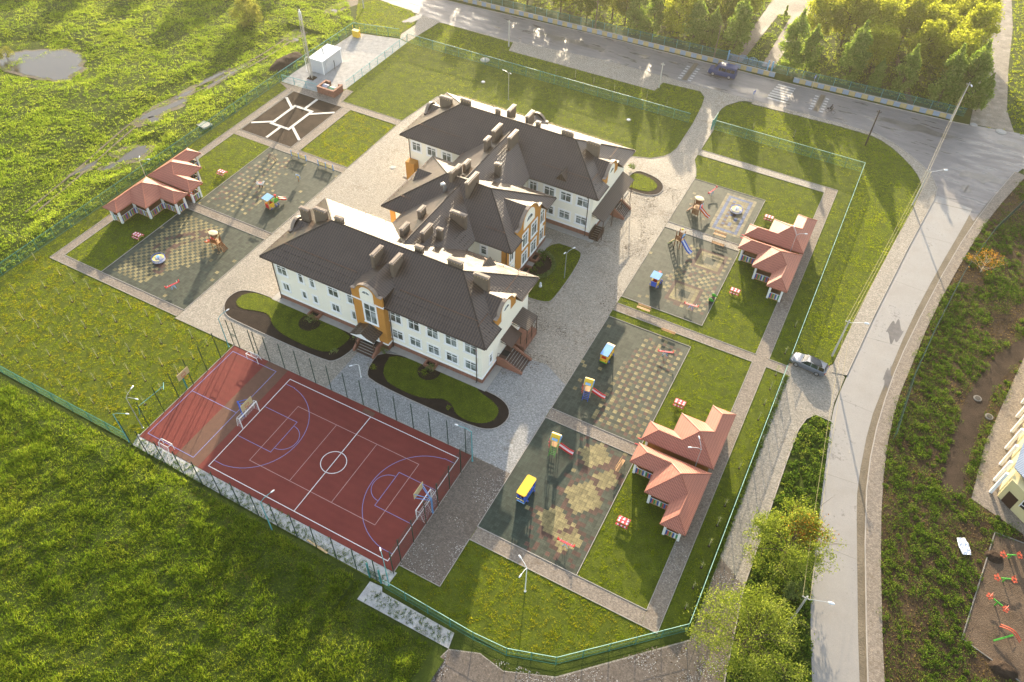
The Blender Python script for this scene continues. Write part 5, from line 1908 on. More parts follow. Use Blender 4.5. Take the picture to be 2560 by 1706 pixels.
def make_house_tower(ladder_mat):
    t = thing('slide_tower', '', 'slide')
    for x in (-.42, .42):
        for y in (-.42, .42):
            b = MB()
            b.tube([(x, y, 0), (x, y, 2.35)], .05, 8)
            b.build('post', 'wood_pale', t)
    b = MB()
    b.box(-.46, .46, -.46, .46, 1.1, 1.16)
    b.build('platform', 'wood_plank', t)
    b = MB()
    rp = [(-.55, 2.3), (-.3, 2.85), (0, 3.0), (.3, 2.85), (.55, 2.3)]
    b.slab([(-.55, y, z) for y, z in rp] + [(-.55, y * .86, z - .07) for y, z in rp[::-1]], (1.1, 0, 0))
    rf = b.build('roof', 'yellow_paint', t)
    for x in (-.58, .54):
        b = MB()
        b.slab([(x, y * .95, z - .02) for y, z in rp] + [(x, .5, 2.1), (x, -.5, 2.1)], (.045, 0, 0))
        b.build('gable_board', 'blue_light' if x > 0 else 'sky_blue', rf)
    b = MB()
    b.slab([(-.35, -.53, 2.42), (.35, -.53, 2.42), (.35, -.40, 2.72), (-.35, -.40, 2.72)], (0, -.03, .02))
    b.build('roof_panel', 'sky_blue', rf)
    b = MB()
    for x in (-.35, .35):
        b.tube([(x, -.46, 1.75), (x, -.50, 1.2), (x, -.85, .6), (x, -1.15, 0)], .032, 6)
    for i in range(5):
        u = i / 5
        b.tube([(-.35, -.52 - .6 * u, 1.05 - .95 * u), (.35, -.52 - .6 * u, 1.05 - .95 * u)], .028, 6)
    b.build('ladder', ladder_mat, t)
    b = MB()
    for y in (-.3, .3):
        pts = [(.46, y - .12, 1.2), (.46, y + .12, 1.2), (.46, y + .12, 1.75), (.46, y, 1.95), (.46, y - .12, 1.75)]
        b.slab(pts, (.05, 0, 0))
    b.build('slide_guard', 'green_paint', t)
    b = MB()
    b.tube([(-.46 - .0, .2 * math.cos(R(a)) - .05, 1.9 + .28 * math.sin(R(a))) for a in range(0, 361, 24)], .03, 5)
    pts = []
    for i in range(22):
        a = R(i * 40)
        pts.append((-.72 + .12 * math.cos(a), -.1 + .12 * math.sin(a), .15 + i * .075))
    b.tube(pts, .025, 5)
    b.tube([(-.72, -.1, 0), (-.72, -.1, 1.8), (-.46, -.05, 1.85)], .03, 5)
    b.build('hoop_climber', 'red_soft', t)
    slide_part(t, (.5, 0, 1.15), (1.75, .05, .45), (2.25, .07, .33), .42, 'red_paint')
    return t
h1 = make_house_tower('blue_paint')
tag(h1, 'yellow-roofed slide tower with red slide and blue ladder near the blue-roofed toy bus', 'slide', 'yellow-roofed slide towers')
h1.location = (-18.75, 58.8, ZP)
h1.rotation_euler.z = R(6)
h2 = make_house_tower('green_paint')
tag(h2, 'slide tower with yellow gabled roof, red slide and green ladder near the yellow-roofed bus', 'slide', 'yellow-roofed slide towers')
h2.location = (-18.75, 49.4, ZP)
h2.rotation_euler.z = R(4)

# ------------------------------------------------------------------ toy buses, train, locomotive
def wheels(t, xs, ys, r, mat, hub='yellow_paint'):
    for x in xs:
        for y in ys:
            b = MB()
            b.tube([(x, y - .04, r), (x, y + .04, r)], r, 14)
            w = b.build('wheel', mat, t)
            b = MB()
            b.tube([(x, y - .05, r), (x, y + .05, r)], r * .4, 10)
            b.build('hub', hub, w)
def make_bus(roof, body, trim, low, label, rounded):
    """long axis along +y, front towards -y"""
    t = thing('toy_bus', label, 'toy bus')
    L, W = 1.15, .48
    b = MB()   # side and end boards with window openings
    for s in (-1, 1):
        x0, x1 = s * W - .025, s * W + .025
        b.box(x0, x1, -L, L, .18, .85, 0)
        b.box(x0, x1, -L, L, .16, .36, 2)
        for y0, y1 in ((-L, -.95), (-.45, -.25), (.25, .42), (.95, L)):
            b.box(x0, x1, y0, y1, .85, 1.62, 0)
        b.box(x0 - .01, x1 + .01, -L, L, 1.5, 1.64, 1)
    for s in (-1, 1):
        y0, y1 = s * L - .025, s * L + .025
        b.box(-W, W, y0, y1, .18, .95, 0)
        b.box(-W, W, y0 - .01, y1 + .01, .16, .34, 2)
        b.box(-W, -W + .12, y0, y1, .95, 1.62, 0)
        b.box(W - .12, W, y0, y1, .95, 1.62, 0)
        b.box(-W, W, y0, y1, 1.42, 1.62, 1)
    b.build('body', [body, trim, low], t)
    b = MB()
    if rounded:
        P = []
        for cx, cy, a0 in ((W - .1, L - .1, 0), (-W + .1, L - .1, 90), (-W + .1, -L + .1, 180), (W - .1, -L + .1, 270)):
            P += [(cx + .2 * math.cos(R(a0 + q)), cy + .2 * math.sin(R(a0 + q))) for q in (0, 22, 45, 68, 90)]
        b.prism(P, 1.64, 1.72)
        b.build('roof', roof, t)
    else:
        b.slab([(-W - .06, -L - .08, 1.62), (W + .06, -L - .08, 1.62), (W + .06, .78, 1.68), (-W - .06, .78, 1.68)], (0, 0, .06))
        rf = b.build('roof', roof, t)
        b = MB()
        b.slab([(-W - .05, .785, 1.68), (W + .05, .785, 1.68), (W + .05, L + .06, 1.50), (-W - .05, L + .06, 1.50)], (0, 0, .06))
        b.build('roof_visor', 'white_paint', rf)
    b = MB()
    b.box(-W + .05, W - .05, -.5, -.2, .42, .48)
    b.box(-W + .05, W - .05, .3, .6, .42, .48)
    b.build('seat', 'wood_pale', t)
    wheels(t, (-W - .06, W + .06), (-.7, .7), .2, 'blue_paint' if rounded else 'blue_paint')
    for x in (-.34, .34):
        b = MB()
        b.tube([(x, -L - .05, .55), (x, -L - .02, .55)], .08, 12)
        b.build('headlight', 'red_paint' if not rounded else 'yellow_paint', t)
    b = MB()
    b.box(-.3, .3, -L - .035, -L - .02, .95, 1.35) if not rounded else b.slab([(-W, -L - .03, .75), (W, -L - .03, .75), (W, -L - .22, .95), (-W, -L - .22, .95)], (0, 0, .04))
    b.build('window_frame' if not rounded else 'bonnet', 'red_paint' if not rounded else 'yellow_soft', t)
    return t
bus1 = make_bus('blue_light', 'yellow_paint', 'yellow_paint', 'green_paint', 'yellow toy bus with a pale blue roof standing in the school\'s shadow', False)
bus1.location = (-19.05, 65.6, ZP)
bus1.rotation_euler.z = R(-2)
bus2 = make_bus('yellow_paint', 'blue_paint', 'red_paint', 'sky_blue', 'toy bus with a rounded yellow roof and blue and red sides', True)
bus2.location = (-18.95, 42.3, ZP)
bus2.rotation_euler.z = R(-2)
bus2.scale = (1.0, 1.1, 1.12)
def make_loco(label, roof, cab, blue_end):
    """cab at -y, boiler towards +y"""
    t = thing('toy_locomotive', label, 'toy train')
    b = MB()
    for x in (-.45, .45):
        for y in (-.6, .35):
            b.box(x - .05, x + .05, y - .05, y + .05, 0.1, 1.95, 0)
    for s in (-.45, .45):
        b.box(s - .025, s + .025, -.6, .35, .2, .95, 1)
    b.box(-.45, .45, -.63, -.58, .2, .95, 2)
    b.box(-.45, .45, .33, .38, .2, .8, 3)
    b.box(-.45, .45, -.6, .35, .18, .24, 0)
    b.build('cab', ['wood_pale', 'yellow_paint', blue_end, 'red_paint'], t)
    b = MB()
    b.slab([(-.68, -.85, 1.93), (.68, -.85, 1.93), (.68, .45, 2.12), (-.68, .45, 2.12)], (0, 0, .06))
    b.build('roof', roof, t)
    b = MB()
    b.tube([(0, .4, .75), (0, 1.45, .75)], .36, 16)
    bo = b.build('boiler', 'green_paint', t)
    b = MB()
    b.tube([(0, 1.46, .75), (0, 1.52, .75)], .30, 14)
    b.build('smokebox', 'yellow_paint', bo)
    b = MB()
    b.lathe((0, 1.2, 1.05), [(.11, 0), (.11, .35), (.2, .55), (.2, .62)], 12)
    b.build('funnel', 'red_paint', bo)
    wheels(t, (-.5, .5), (-.35, .6, 1.1), .2, 'blue_paint')
    return t
lo1 = make_loco('toy train with pale blue cab roof, red back and green boiler in the left playground', 'sky_blue', 'red_paint', 'red_paint')
lo1.location = (-77.35, 68.9, ZP)
lo1.rotation_euler.z = R(-8)
sl_ = MB()
slide_part(lo1, (.2, 1.55, .85), (.55, 2.3, .4), (.65, 2.6, .3), .36, 'red_paint')
lo2 = make_loco('toy train with pale blue roof and deep blue back board beside the blue slide tower', 'sky_blue', 'yellow_paint', 'blue_paint')
lo2.location = (-18.45, 81.6, ZP)
lo2.rotation_euler.z = R(-4)
b = MB()
b.box(-.46, .46, -.70, -.66, .95, 1.15)
b.build('back_board', 'blue_paint', lo2)

# other play pieces of the left upper playground
def make_panel():
    t = thing('play_fence', '', 'play fence')
    for x in (-1.5, 0, 1.5):
        b = MB()
        b.box(x - .06, x + .06, -.05, .05, 0, 1.0)
        b.lathe((x, 0, 1.0), [(.07, 0), (.09, .05), (.02, .14)], 8)
        b.build('post', 'blue_light', t)
    for zz in (.28, .82):
        b = MB()
        b.bar((-1.5, 0, zz), (1.5, 0, zz), .04, .14)
        b.build('rail', 'wood_pale', t)
    b = MB()
    for i in range(8):
        x = -1.32 + i * .38
        b.box(x - .11, x + .11, -.02, .02, .30, .80)
    b.build('board', 'yellow_soft', t)
    return t
pn = make_panel()
tag(pn, 'low blue-posted play fence at the top of the toy train playground, nearer the rose garden', 'play fence', 'play fences on the playground edge')
pn.location = (-81.7, 81.35, ZP)
tag(dup(pn, (-76.2, 81.4, ZP)), 'low blue-posted play fence at the top of the toy train playground, nearer the school', 'play fence')
t = thing('activity_board', 'yellow and blue standing activity board throwing a shield-shaped shadow', 'activity board')
b = MB()
b.tube([(0, 0, 0), (0, 0, .8)], .05, 8)
b.build('post', 'wood_brown', t)
b = MB()
b.slab([(-.38, 0, .65), (.38, 0, .65), (.42, 0, 1.2), (.2, 0, 1.35), (-.2, 0, 1.35), (-.42, 0, 1.2)], (0, .05, 0))
bd = b.build('board', 'blue_light', t)
b = MB()
b.box(-.30, .30, -.02, 0.0, .72, .95)
b.box(-.30, .30, -.02, 0.0, 1.02, 1.18)
b.build('game_panel', 'yellow_paint', bd)
for s in (-.3, .3):
    b = MB()
    b.lathe((s, .02, 1.3), [(.07, 0), (.09, .08), (.02, .16)], 8)
    b.build('ear', 'white_paint', bd)
t.location = (-77.7, 76.2, ZP)
t = thing('rocking_horse', 'white and pink spring rocker on the diamond patterned tiles', 'spring rocker')
b = MB()
for x in (-.22, .22):
    b.tube([(x, 0, 0), (x, 0, .5)], .09, 8)
b.build('spring', 'pipe_brown', t)
b = MB()
b.slab([(-.55, -.16, .5), (.45, -.16, .5), (.6, -.16, .85), (.78, -.16, 1.05), (.55, -.16, 1.12), (.35, -.16, .82), (-.4, -.16, .80), (-.62, -.16, .95)], (0, .04, 0))
b.slab([(-.55, .14, .5), (.45, .14, .5), (.6, .14, .85), (.78, .14, 1.05), (.55, .14, 1.12), (.35, .14, .82), (-.4, .14, .80), (-.62, .14, .95)], (0, .04, 0))
b.build('body', 'white_paint', t)
b = MB()
b.box(-.3, .25, -.13, .13, .74, .8)
b.build('seat', 'pink_slat', t)
t.location = (-82.1, 72.2, ZP)
t.rotation_euler.z = R(20)
t = thing('climbing_arch', 'dark wooden climbing arch at the back of the toy train playground', 'climbing frame')
for s in (-.35, .35):
    b = MB()
    b.tube([(-.7, s, 0), (-.45, s, .75), (0, s, 1.0), (.45, s, .75), (.7, s, 0)], .05, 7)
    b.build('arch', 'pole_wood', t)
for i, (x, z) in enumerate(((-.62, .25), (-.52, .55), (-.28, .85), (0, .98), (.28, .85), (.52, .55), (.62, .25))):
    b = MB()
    b.tube([(x, -.42, z), (x, .42, z)], .04, 6)
    b.build('rung', 'pole_wood', t)
t.location = (-85.2, 78.6, ZP)
t.rotation_euler.z = R(25)

# ------------------------------------------------------------------ benches
def make_bench():
    t = thing('bench', '', 'bench')
    b = MB()
    for y in (-.14, 0.0, .14):
        b.box(-.95, .95, y - .06, y + .06, .44, .48)
    b.build('seat', 'wood_plank', t)
    b = MB()
    b.box(-.95, .95, .24, .28, .62, .74)
    b.box(-.95, .95, .25, .29, .80, .92)
    b.build('backrest', 'wood_plank', t)
    for x in (-.85, .85):
        b = MB()
        b.tube([(x, -.2, 0), (x, -.18, .44), (x, .22, .44), (x, .3, .95)], .022, 6)
        b.tube([(x, .24, 0), (x, .2, .44)], .022, 6)
        b.build('frame', 'pole_dark', t)
    return t
be = make_bench()
BEN = [(-13.6, 96.25, 0, 'wooden bench on the tile edge of the farthest right playground, above the short path'), (-13.2, 94.2, R(180), 'wooden bench just below the short path between the two far right playgrounds'),
       (-18.0, 75.9, 0, 'wooden bench on the grass strip above the long cross path by the drive'), (-13.5, 73.6, R(180), 'wooden bench on the grass strip below the long cross path'), (-11.0, 50.7, R(86), 'wooden bench half hidden by the nearest pavilion roof')]
for i, (x, y, a, l) in enumerate(BEN):
    o = be if i == 0 else dup(be, (0, 0, 0))
    o.location = (x, y, ZP)
    o.rotation_euler.z = a
    tag(o, l, 'bench', 'wooden benches along the paths')

t = thing('planter', 'dark planter box with two green leaf-shaped shields by the see-saw', 'planter')
b = MB()
b.box(-.2, .2, -.55, .55, .0, .4)
b.build('box', 'interior_dark', t)
for s in (-.55, .55):
    b = MB()
    b.slab([(.38 * math.cos(R(a)) * (1 + .25 * math.cos(R(3 * a))), s, .6 + .28 * math.sin(R(a))) for a in range(0, 360, 20)], (0, .05, 0))
    b.build('leaf_shield', 'green_paint', t)
t.location = (-10.3, 82.5, ZP)
t.rotation_euler.z = R(-8)
# ------------------------------------------------------------------ fences
def fence(name, label, pts, step=2.5, h=1.95, pitch=0.09, bar=0.0085, mat='fence_wire', post='fence_wire', rails=3, cat='fence', top=None):
    pts = [Vector((p[0], p[1], 0)) for p in pts]
    root = thing(name, label, cat, pts[0])
    b = MB()
    tp = MB()
    post_mesh = MB()
    post_mesh.box(-.035, .035, -.035, .035, -h, .05)
    first = None
    for a, c in zip(pts[:-1], pts[1:]):
        L = (c - a).length
        if L < .05:
            continue
        d = (c - a) / L
        n = int(L / pitch)
        nx, ny = -d.y, d.x
        w = bar
        for i in range(n):
            t = (i + .5) / n * L
            x, y = a.x + d.x * t, a.y + d.y * t
            k = len(b.v)
            b.v += [(x - d.x * w, y - d.y * w, .08), (x + d.x * w, y + d.y * w, .08), (x + nx * w, y + ny * w, .08),
                    (x - d.x * w, y - d.y * w, h), (x + d.x * w, y + d.y * w, h), (x + nx * w, y + ny * w, h)]
            b.f += [(k, k + 1, k + 4, k + 3), (k + 1, k + 2, k + 5, k + 4), (k + 2, k, k + 3, k + 5)]
            b.m += [0] * 3
        for r in range(rails):
            z = .15 + (h - .25) * r / max(1, rails - 1)
            b.bar(a + Vector((0, 0, z)), c + Vector((0, 0, z)), .02, .03)
        tp.bar(a + Vector((0, 0, h)), c + Vector((0, 0, h)), .05, .035)
    b.build('mesh_panel', mat, root)
    tp.build('top_rail', top or mat, root)
    for a, c in zip(pts[:-1], pts[1:]):
        L = (c - a).length
        n = max(1, int(round(L / step)))
        for i in range(n):
            p = a.lerp(c, i / n)
            if first is None:
                first = post_mesh.build('post', post, None)
                first.parent = root
                q = first
            else:
                q = first.copy()
                COL.objects.link(q)
                q.parent = root
            q.location = (p.x - pts[0].x, p.y - pts[0].y, h)
    return root
fence('mesh_fence', 'teal wire mesh fence between the wet meadow and the school grounds', [(-100.25, 26.4), (-100.25, 99.0)], 3.0)
fence('mesh_fence', 'teal wire mesh fence round the far corner of the gravel yard', [(-100.25, 99.05), (-99.9, 122.4), (-90.3, 124.8)], 2.5, top='teal_light')
fence('mesh_fence', 'teal wire mesh fence at the front left, along the saplings lawn and tall grass', [(-100.2, 26.3), (-63.3, 26.25)], 3.0)
fence('mesh_fence', 'pale blue mesh fence between the gravel yard and the big lawn', [(-88.1, 124.0), (-88.0, 103.3)], 2.5, 1.6, .12, .009, 'teal_light', 'teal_light')
fence('mesh_fence', 'low pale blue mesh fence in front of the tall lattice mast', [(-99.8, 99.5), (-92.0, 100.0)], 2.5, 1.5, .13, .009, 'teal_light', 'teal_light')
fence('mesh_fence', 'long teal wire mesh fence across the back lawn towards the street', [(-87.9, 124.0), (-28.2, 124.2)], 3.0, top='teal_light')
fence('mesh_fence', 'teal wire mesh fence on the far lawn right of the drive', [(-23.6, 124.3), (2.2, 124.3)], 3.0, top='fence_pale')
fence('mesh_fence', 'long pale-topped mesh fence along the right side of the school grounds', [(2.2, 124.3), (2.2, 76.2)], 3.0, top='fence_pale')
fence('mesh_fence', 'pale-topped mesh fence beside the grey drive and the nearest pavilions', [(2.2, 74.0), (2.3, 36.1)], 3.0, top='fence_pale')
fence('mesh_fence', 'curved green mesh fence round the mottled lawn at the bottom of the photo', [(2.3, 36.05), (-7.8, 26.9), (-12.4, 25.4), (-16, 25.2), (-26.7, 25.5)], 2.5, top='fence_pale')
fence('mesh_fence', 'teal mesh fence of the park left of its gate, behind the striped wall', [(-92, 147.0), (-29.2, 149.9)], 2.6, 1.7, .10, .012, 'fence_wire', 'teal_light')
fence('mesh_fence', 'teal mesh fence of the park right of its gate, up to the dirt road', [(-20.0, 149.6), (15.3, 151.3)], 2.9, 1.7, .10, .012, 'fence_wire', 'teal_light')
fence('mesh_fence', 'dark green mesh fence leaning along the overgrown bank', [(27.3, 129.2), (23.3, 117.7), (20.3, 105), (18.2, 91), (17.0, 81), (16.5, 70)], 2.6, 1.5, .12, .010, 'dark_green_paint', 'dark_green_paint')
g = thing('yard_gate', 'open teal mesh gate leaf at the school drive', 'gate', (-24.0, 124.2, 0))
b = MB()
b.box(-24.05, -23.95, 124.2, 127.2, .1, .16)
b.box(-24.05, -23.95, 124.2, 127.2, 1.8, 1.88)
for i in range(30):
    b.box(-24.01, -23.99, 124.2 + i * .1, 124.22 + i * .1, .16, 1.8)
b.build('gate_leaf', 'fence_wire', g)
b = MB()
b.box(-24.1, -23.9, 124.1, 124.25, 0, 2.0)
b.build('post', 'teal_paint', g)
g = thing('park_gate', 'wide pale blue park gate of vertical bars with arched top rails', 'gate', (-29.0, 149.9, 0))
for k in range(4):
    x0 = -28.9 + k * 1.95
    b = MB()
    b.box(x0, x0 + 1.85, 149.85, 149.9, .15, .2)
    b.box(x0, x0 + 1.85, 149.85, 149.9, 1.25, 1.3)
    for i in range(12):
        x = x0 + .05 + i * .155
        z = 1.35 + (.35 if k in (1, 2) else 0) * math.sin(math.pi * i / 11)
        b.box(x, x + .04, 149.85, 149.89, .2, z)
    b.tube([(x0 + 1.85 * i / 10, 149.87, 1.4 + (.4 if k in (1, 2) else .05) * math.sin(math.pi * i / 10)) for i in range(11)], .03, 5)
    b.build('gate_leaf', 'gate_blue', g)
for x in (-29.05, -21.0, -20.2):
    b = MB()
    b.box(x - .12, x + .12, 149.75, 150.0, 0, 2.0)
    b.build('post', 'gate_blue', g)
# low striped wall along the park side of the street
def striped_wall(label, x0, y0, x1, y1):
    L = math.hypot(x1 - x0, y1 - y0)
    w = thing('striped_wall', label, 'wall', (x0, y0, 0))
    n = int(L / 1.12)
    b = MB()
    for i in range(n):
        a, c = i / n, (i + .965) / n
        p = Vector((x0 + (x1 - x0) * a, y0 + (y1 - y0) * a, .45))
        q = Vector((x0 + (x1 - x0) * c, y0 + (y1 - y0) * c, .45))
        b.bar(p, q, .20, .9, i % 2)
    b.bar((x0, y0, .92), (x1, y1, .92), .26, .05, 2)
    b.build('wall_blocks', ['wall_blue', 'wall_yellow', 'concrete'], w)
striped_wall('low wall striped blue and yellow along the street, left of the blue van', -92, 145.6, -19.0, 147.9)
striped_wall('low wall striped blue and yellow along the street, right of the zebra crossing', -15.4, 148.0, 13.6, 149.3)

# ------------------------------------------------------------------ sports court fence, goals, hoops
cf = thing('sports_fence', 'tall dark green steel posts with fine netting round the red sports court', 'fence', (-62.85, 43.95, 0))
pm = MB()
pm.box(-.04, .04, -.04, .04, 0, 4.8)
first = pm.build('post', 'dark_green_paint', None)
first.parent = cf
PTS = [(-62.85 + 0.9 * 0, 43.95), (-61.9, 43.95)] + [(-59.3, 43.95), (-58.6, 43.95)] + [(-56.9 + 2.43 * i, 43.95) for i in range(13)] + [(-62.85, 41.4 - 2.48 * i) for i in range(6)] + [(-26.85, 41.3 - 2.5 * i) for i in range(6)] + [(-26.85, 43.9), (-26.8, 27.3)] + [(-62.6, 26.1)] + [(-59.9 + 2.8 * i - .03 * i * i * .35, 25.95 - .015 * i) for i in range(13)]
for i, (x, y) in enumerate(PTS):
    q = first if i == 0 else first.copy()
    if i:
        COL.objects.link(q)
        q.parent = cf
    q.location = (x + 62.85, y - 43.95, 0)
nm = MB()
def net(a, c, z0, z1, sx, sz, r):
    a, c = Vector(a), Vector(c)
    L = (c - a).length
    for i in range(int(L / sx) + 1):
        p = a.lerp(c, i * sx / L)
        nm.bar((p.x, p.y, z0), (p.x, p.y, z1), r, r)
    for j in range(int((z1 - z0) / sz) + 1):
        nm.bar((a.x, a.y, z0 + j * sz), (c.x, c.y, z0 + j * sz), r, r)
net((-26.85, 27.3, 0), (-26.85, 43.9, 0), .1, 4.6, .14, .16, .008)
net((-62.85, 28.6, 0), (-62.85, 43.9, 0), .1, 4.6, .5, .5, .005)
net((-62.8, 43.95, 0), (-26.9, 43.95, 0), .1, 4.6, .30, .35, .0055)
net((-62.6, 26.1, 0), (-28.6, 25.75, 0), .1, 4.4, .5, .5, .005)
nm.build('netting', 'dark_green_paint', cf)
b = MB()
b.bar((-62.85, 43.95, 2.3), (-61.9, 43.95, 2.3), .07, .07)
b.bar((-62.85, 43.95, 2.0), (-61.9, 43.95, 2.0), .04, .05)
b.build('door_frame', 'dark_green_paint', cf)
g = thing('court_gate', 'blue-green framed gate at the near right corner of the red court', 'gate', (-28.6, 25.9, 0))
for x, hh in ((-28.7, 3.2), (-27.3, 3.0)):
    b = MB()
    b.box(x - .07, x + .07, 25.7, 25.85, 0, hh)
    b.build('post', 'teal_paint', g)
b = MB()
for z in (.15, 1.1, 2.0):
    b.bar((-28.65, 25.78, z), (-27.35, 25.78, z), .04, .05)
for i in range(10):
    b.bar((-28.6 + i * .13, 25.78, .15), (-28.6 + i * .13, 25.78, 2.0), .02, .02)
b.build('gate_leaf', 'dark_green_paint', g)

def goal(label, x, y, face, w=3.0, h=2.0, d=.85):
    """mouth on x, centred at y, frame behind towards -face"""
    t = thing('goal', label, 'goal', (x, y, 0))
    b = MB()
    for s in (-1, 1):
        b.bar((x, y + s * w / 2, 0), (x, y + s * w / 2, h), .09, .09)
    b.bar((x, y - w / 2 - .045, h), (x, y + w / 2 + .045, h), .09, .09)
    b.build('goal_frame', 'white_paint', t)
    b = MB()
    for s in (-1, 1):
        yy = y + s * w / 2
        b.tube([(x, yy, h), (x - face * .35, yy, h - .02), (x - face * .5, yy, h - .25), (x - face * d, yy, 0), (x, yy, 0)], .025, 6)
    b.tube([(x - face * d, y - w / 2, .02), (x - face * d, y + w / 2, .02)], .025, 6)
    b.tube([(x - face * .4, y - w / 2, h - .05), (x - face * .4, y + w / 2, h - .05)], .022, 6)
    b.tube([(x - face * .4, y, h - .05), (x - face * d, y, .02)], .022, 6)
    b.build('brace', 'white_paint', t)
    b = MB()
    r = .006
    for i in range(19):
        yy = y - w / 2 + w * i / 18
        b.bar((x - face * .45, yy, h - .1), (x - face * d, yy, .02), r, r)
    for j in range(10):
        q = j / 10
        b.bar((x - face * (.45 + (d - .45) * q), y - w / 2, (h - .1) * (1 - q)), (x - face * (.45 + (d - .45) * q), y + w / 2, (h - .1) * (1 - q)), r, r)
        for s in (-1, 1):
            b.bar((x, y + s * w / 2, (h) * (1 - q)), (x - face * (.35 + (d - .35) * q), y + s * w / 2, h * (1 - q)), r, r)
    b.build('net', 'bag_white', t)
    return t
goal('white handball goal behind the left line of the large court, below a basketball board', -52.85, 35.6, 1)
goal('white handball goal at the right end of the court against the fence', -28.05, 35.3, -1, 3.0, 1.95, .95)
def small_goal(label, x0, x1, y, back):
    t = thing('small_goal', label, 'goal', (x0, y, 0))
    b = MB()
    h = 1.15
    b.tube([(x0, y, 0), (x0, y, h), (x1, y, h), (x1, y, 0)], .045, 7)
    b.build('goal_frame', 'white_paint', t)
    b = MB()
    b.tube([(x0, y, h), (x0 + .1, y + back * .55, h - .05), (x1 - .1, y + back * .55, h - .05), (x1, y, h)], .035, 6)
    b.tube([(x0, y, .03), (x0 + .05, y + back * .75, .03), (x1 - .05, y + back * .75, .03), (x1, y, .03)], .035, 6)
    for x in (x0 + .08, x1 - .08):
        b.tube([(x, y + back * .55, h - .05), (x, y + back * .75, .03)], .03, 6)
    b.build('brace', 'white_paint', t)
    b = MB()
    for i in range(12):
        x = x0 + (x1 - x0) * i / 11
        b.bar((x, y + back * .55, h - .05), (x, y + back * .75, .03), .006, .006)
    for j in range(7):
        q = j / 7
        b.bar((x0, y + back * (.55 + .2 * q), h - 1.1 * q), (x1, y + back * (.55 + .2 * q), h - 1.1 * q), .006, .006)
    b.build('net', 'bag_white', t)
small_goal('small white goal at the far end of the mini pitch by the plaza', -59.7, -57.95, 42.9, 1)
small_goal('small white goal at the near end of the mini pitch by the gravel', -59.5, -57.85, 28.0, -1)

def hoop(label, x, y, face, mat='blue_paint', arm=1.5, h=3.4, board='board_tan'):
    t = thing('basketball_hoop', label, 'basketball hoop', (x, y, 0))
    b = MB()
    b.tube([(x, y, 0), (x, y, h - .35)], .10, 8)
    b.build('post', mat, t)
    b = MB()
    xb = x + face * arm
    for s in (-.75, .75):
        b.tube([(x, y, h - .4), (xb, y + s, h + .35)], .04, 6)
        b.tube([(x, y, h - .8), (xb, y + s, h - .35)], .04, 6)
    b.build('arm', mat, t)
    b = MB()
    b.box(xb - .03, xb + .03, y - .9, y + .9, h - .45, h + .6)
    bd = b.build('backboard', board, t)
    b = MB()
    f = face * .035
    for y0, y1, z0, z1 in ((-.32, .32, .0, .05), (-.32, .32, .42, .47), (-.32, -.27, .0, .47), (.27, .32, .0, .47)):
        b.box(xb + f - .006, xb + f + .006, y + y0, y + y1, h - .25 + z0, h - .25 + z1)
    b.build('target_square', 'red_paint', bd)
    b = MB()
    b.tube([(xb + face * .33 + .23 * math.cos(R(a)), y + .23 * math.sin(R(a)), h - .3) for a in range(0, 361, 24)], .018, 6)
    b.tube([(xb, y, h - .3), (xb + face * .1, y, h - .3)], .03, 6)
    b.build('rim', 'red_paint', bd)
    return t
hoop('tan basketball board on a blue post above the left handball goal', -54.0, 35.5, 1)
hoop('tan basketball board on a blue post leaning over the right end goal', -26.95, 35.3, -1, 'blue_light', 1.6)
hoop('small tan basketball board on a teal post outside the left edge of the mini pitch', -63.1, 35.6, 1, 'teal_paint', .5, 3.0)

# ------------------------------------------------------------------ lamps
def lamp_arm(name, label, x, y, h, arms, mat, rise=.35, cat='street lamp', r=.06, head='lamp_glass'):
    """arms: list of (dx, dy) reaches"""
    t = thing(name, label, cat, (x, y, 0))
    b = MB()
    b.tube([(x, y, 0), (x, y, h * .45), (x, y, h)], [r * 1.2, r, r * .75], 8)
    b.lathe((x, y, 0), [(r * 2.2, 0), (r * 2.2, .05), (r * 1.3, .09)], 8)
    b.build('pole', mat, t)
    for dx, dy in arms:
        b = MB()
        e = Vector((x + dx, y + dy, h + rise))
        b.tube([(x, y, h - .05), (x + dx * .35, y + dy * .35, h + rise * .75), e], [r * .6, r * .55, r * .5], 7)
        a_ = b.build('arm', mat, t)
        d = Vector((dx, dy, 0)).normalized()
        b = MB()
        b.tube([e - d * .05, e + d * .10, e + d * .34, e + d * .42], [.04, .085, .075, .03], 8)
        b.build('lamp_head', head, a_)
    return t
lamp_arm('street_lamp', 'teal lamp post with single arm at the far right corner of the red court', -26.5, 43.3, 5.9, [(-1.6, -.2)], 'teal_light')
lamp_arm('street_lamp', 'teal lamp post at the near right corner of the red court, by the small gate', -26.5, 26.0, 5.2, [(-.8, .7)], 'teal_light')
lamp_arm('street_lamp', 'teal lamp post on the grass beside the middle of the court\'s near edge', -41.1, 25.2, 5.9, [(.4, 1.3)], 'teal_light')
lamp_arm('street_lamp', 'teal lamp post by the near left corner of the mini pitch', -63.3, 26.3, 5.4, [(1.5, .6)], 'teal_light')
lamp_arm('street_lamp', 'pale teal lamp post at the far left corner of the court by the pale paving', -63.3, 43.4, 5.4, [(.3, 1.3)], 'teal_light')
lamp_arm('street_lamp', 'grey lamp post with two heads beside the left edge of the mini pitch', -63.4, 28.5, 5.8, [(-.2, 1.1), (1.3, .3)], 'galvanised')
lamp_arm('street_lamp', 'white two-headed lamp post on the mottled lawn at the bottom', -13.8, 32.1, 5.3, [(-.9, .5), (-.1, -1.0)], 'white_paint')
lamp_arm('street_lamp', 'slim white lamp post with two heads on the shaded back lawn', -60.0, 115.0, 5.2, [(-1.0, .1), (.35, -.2)], 'galvanised')
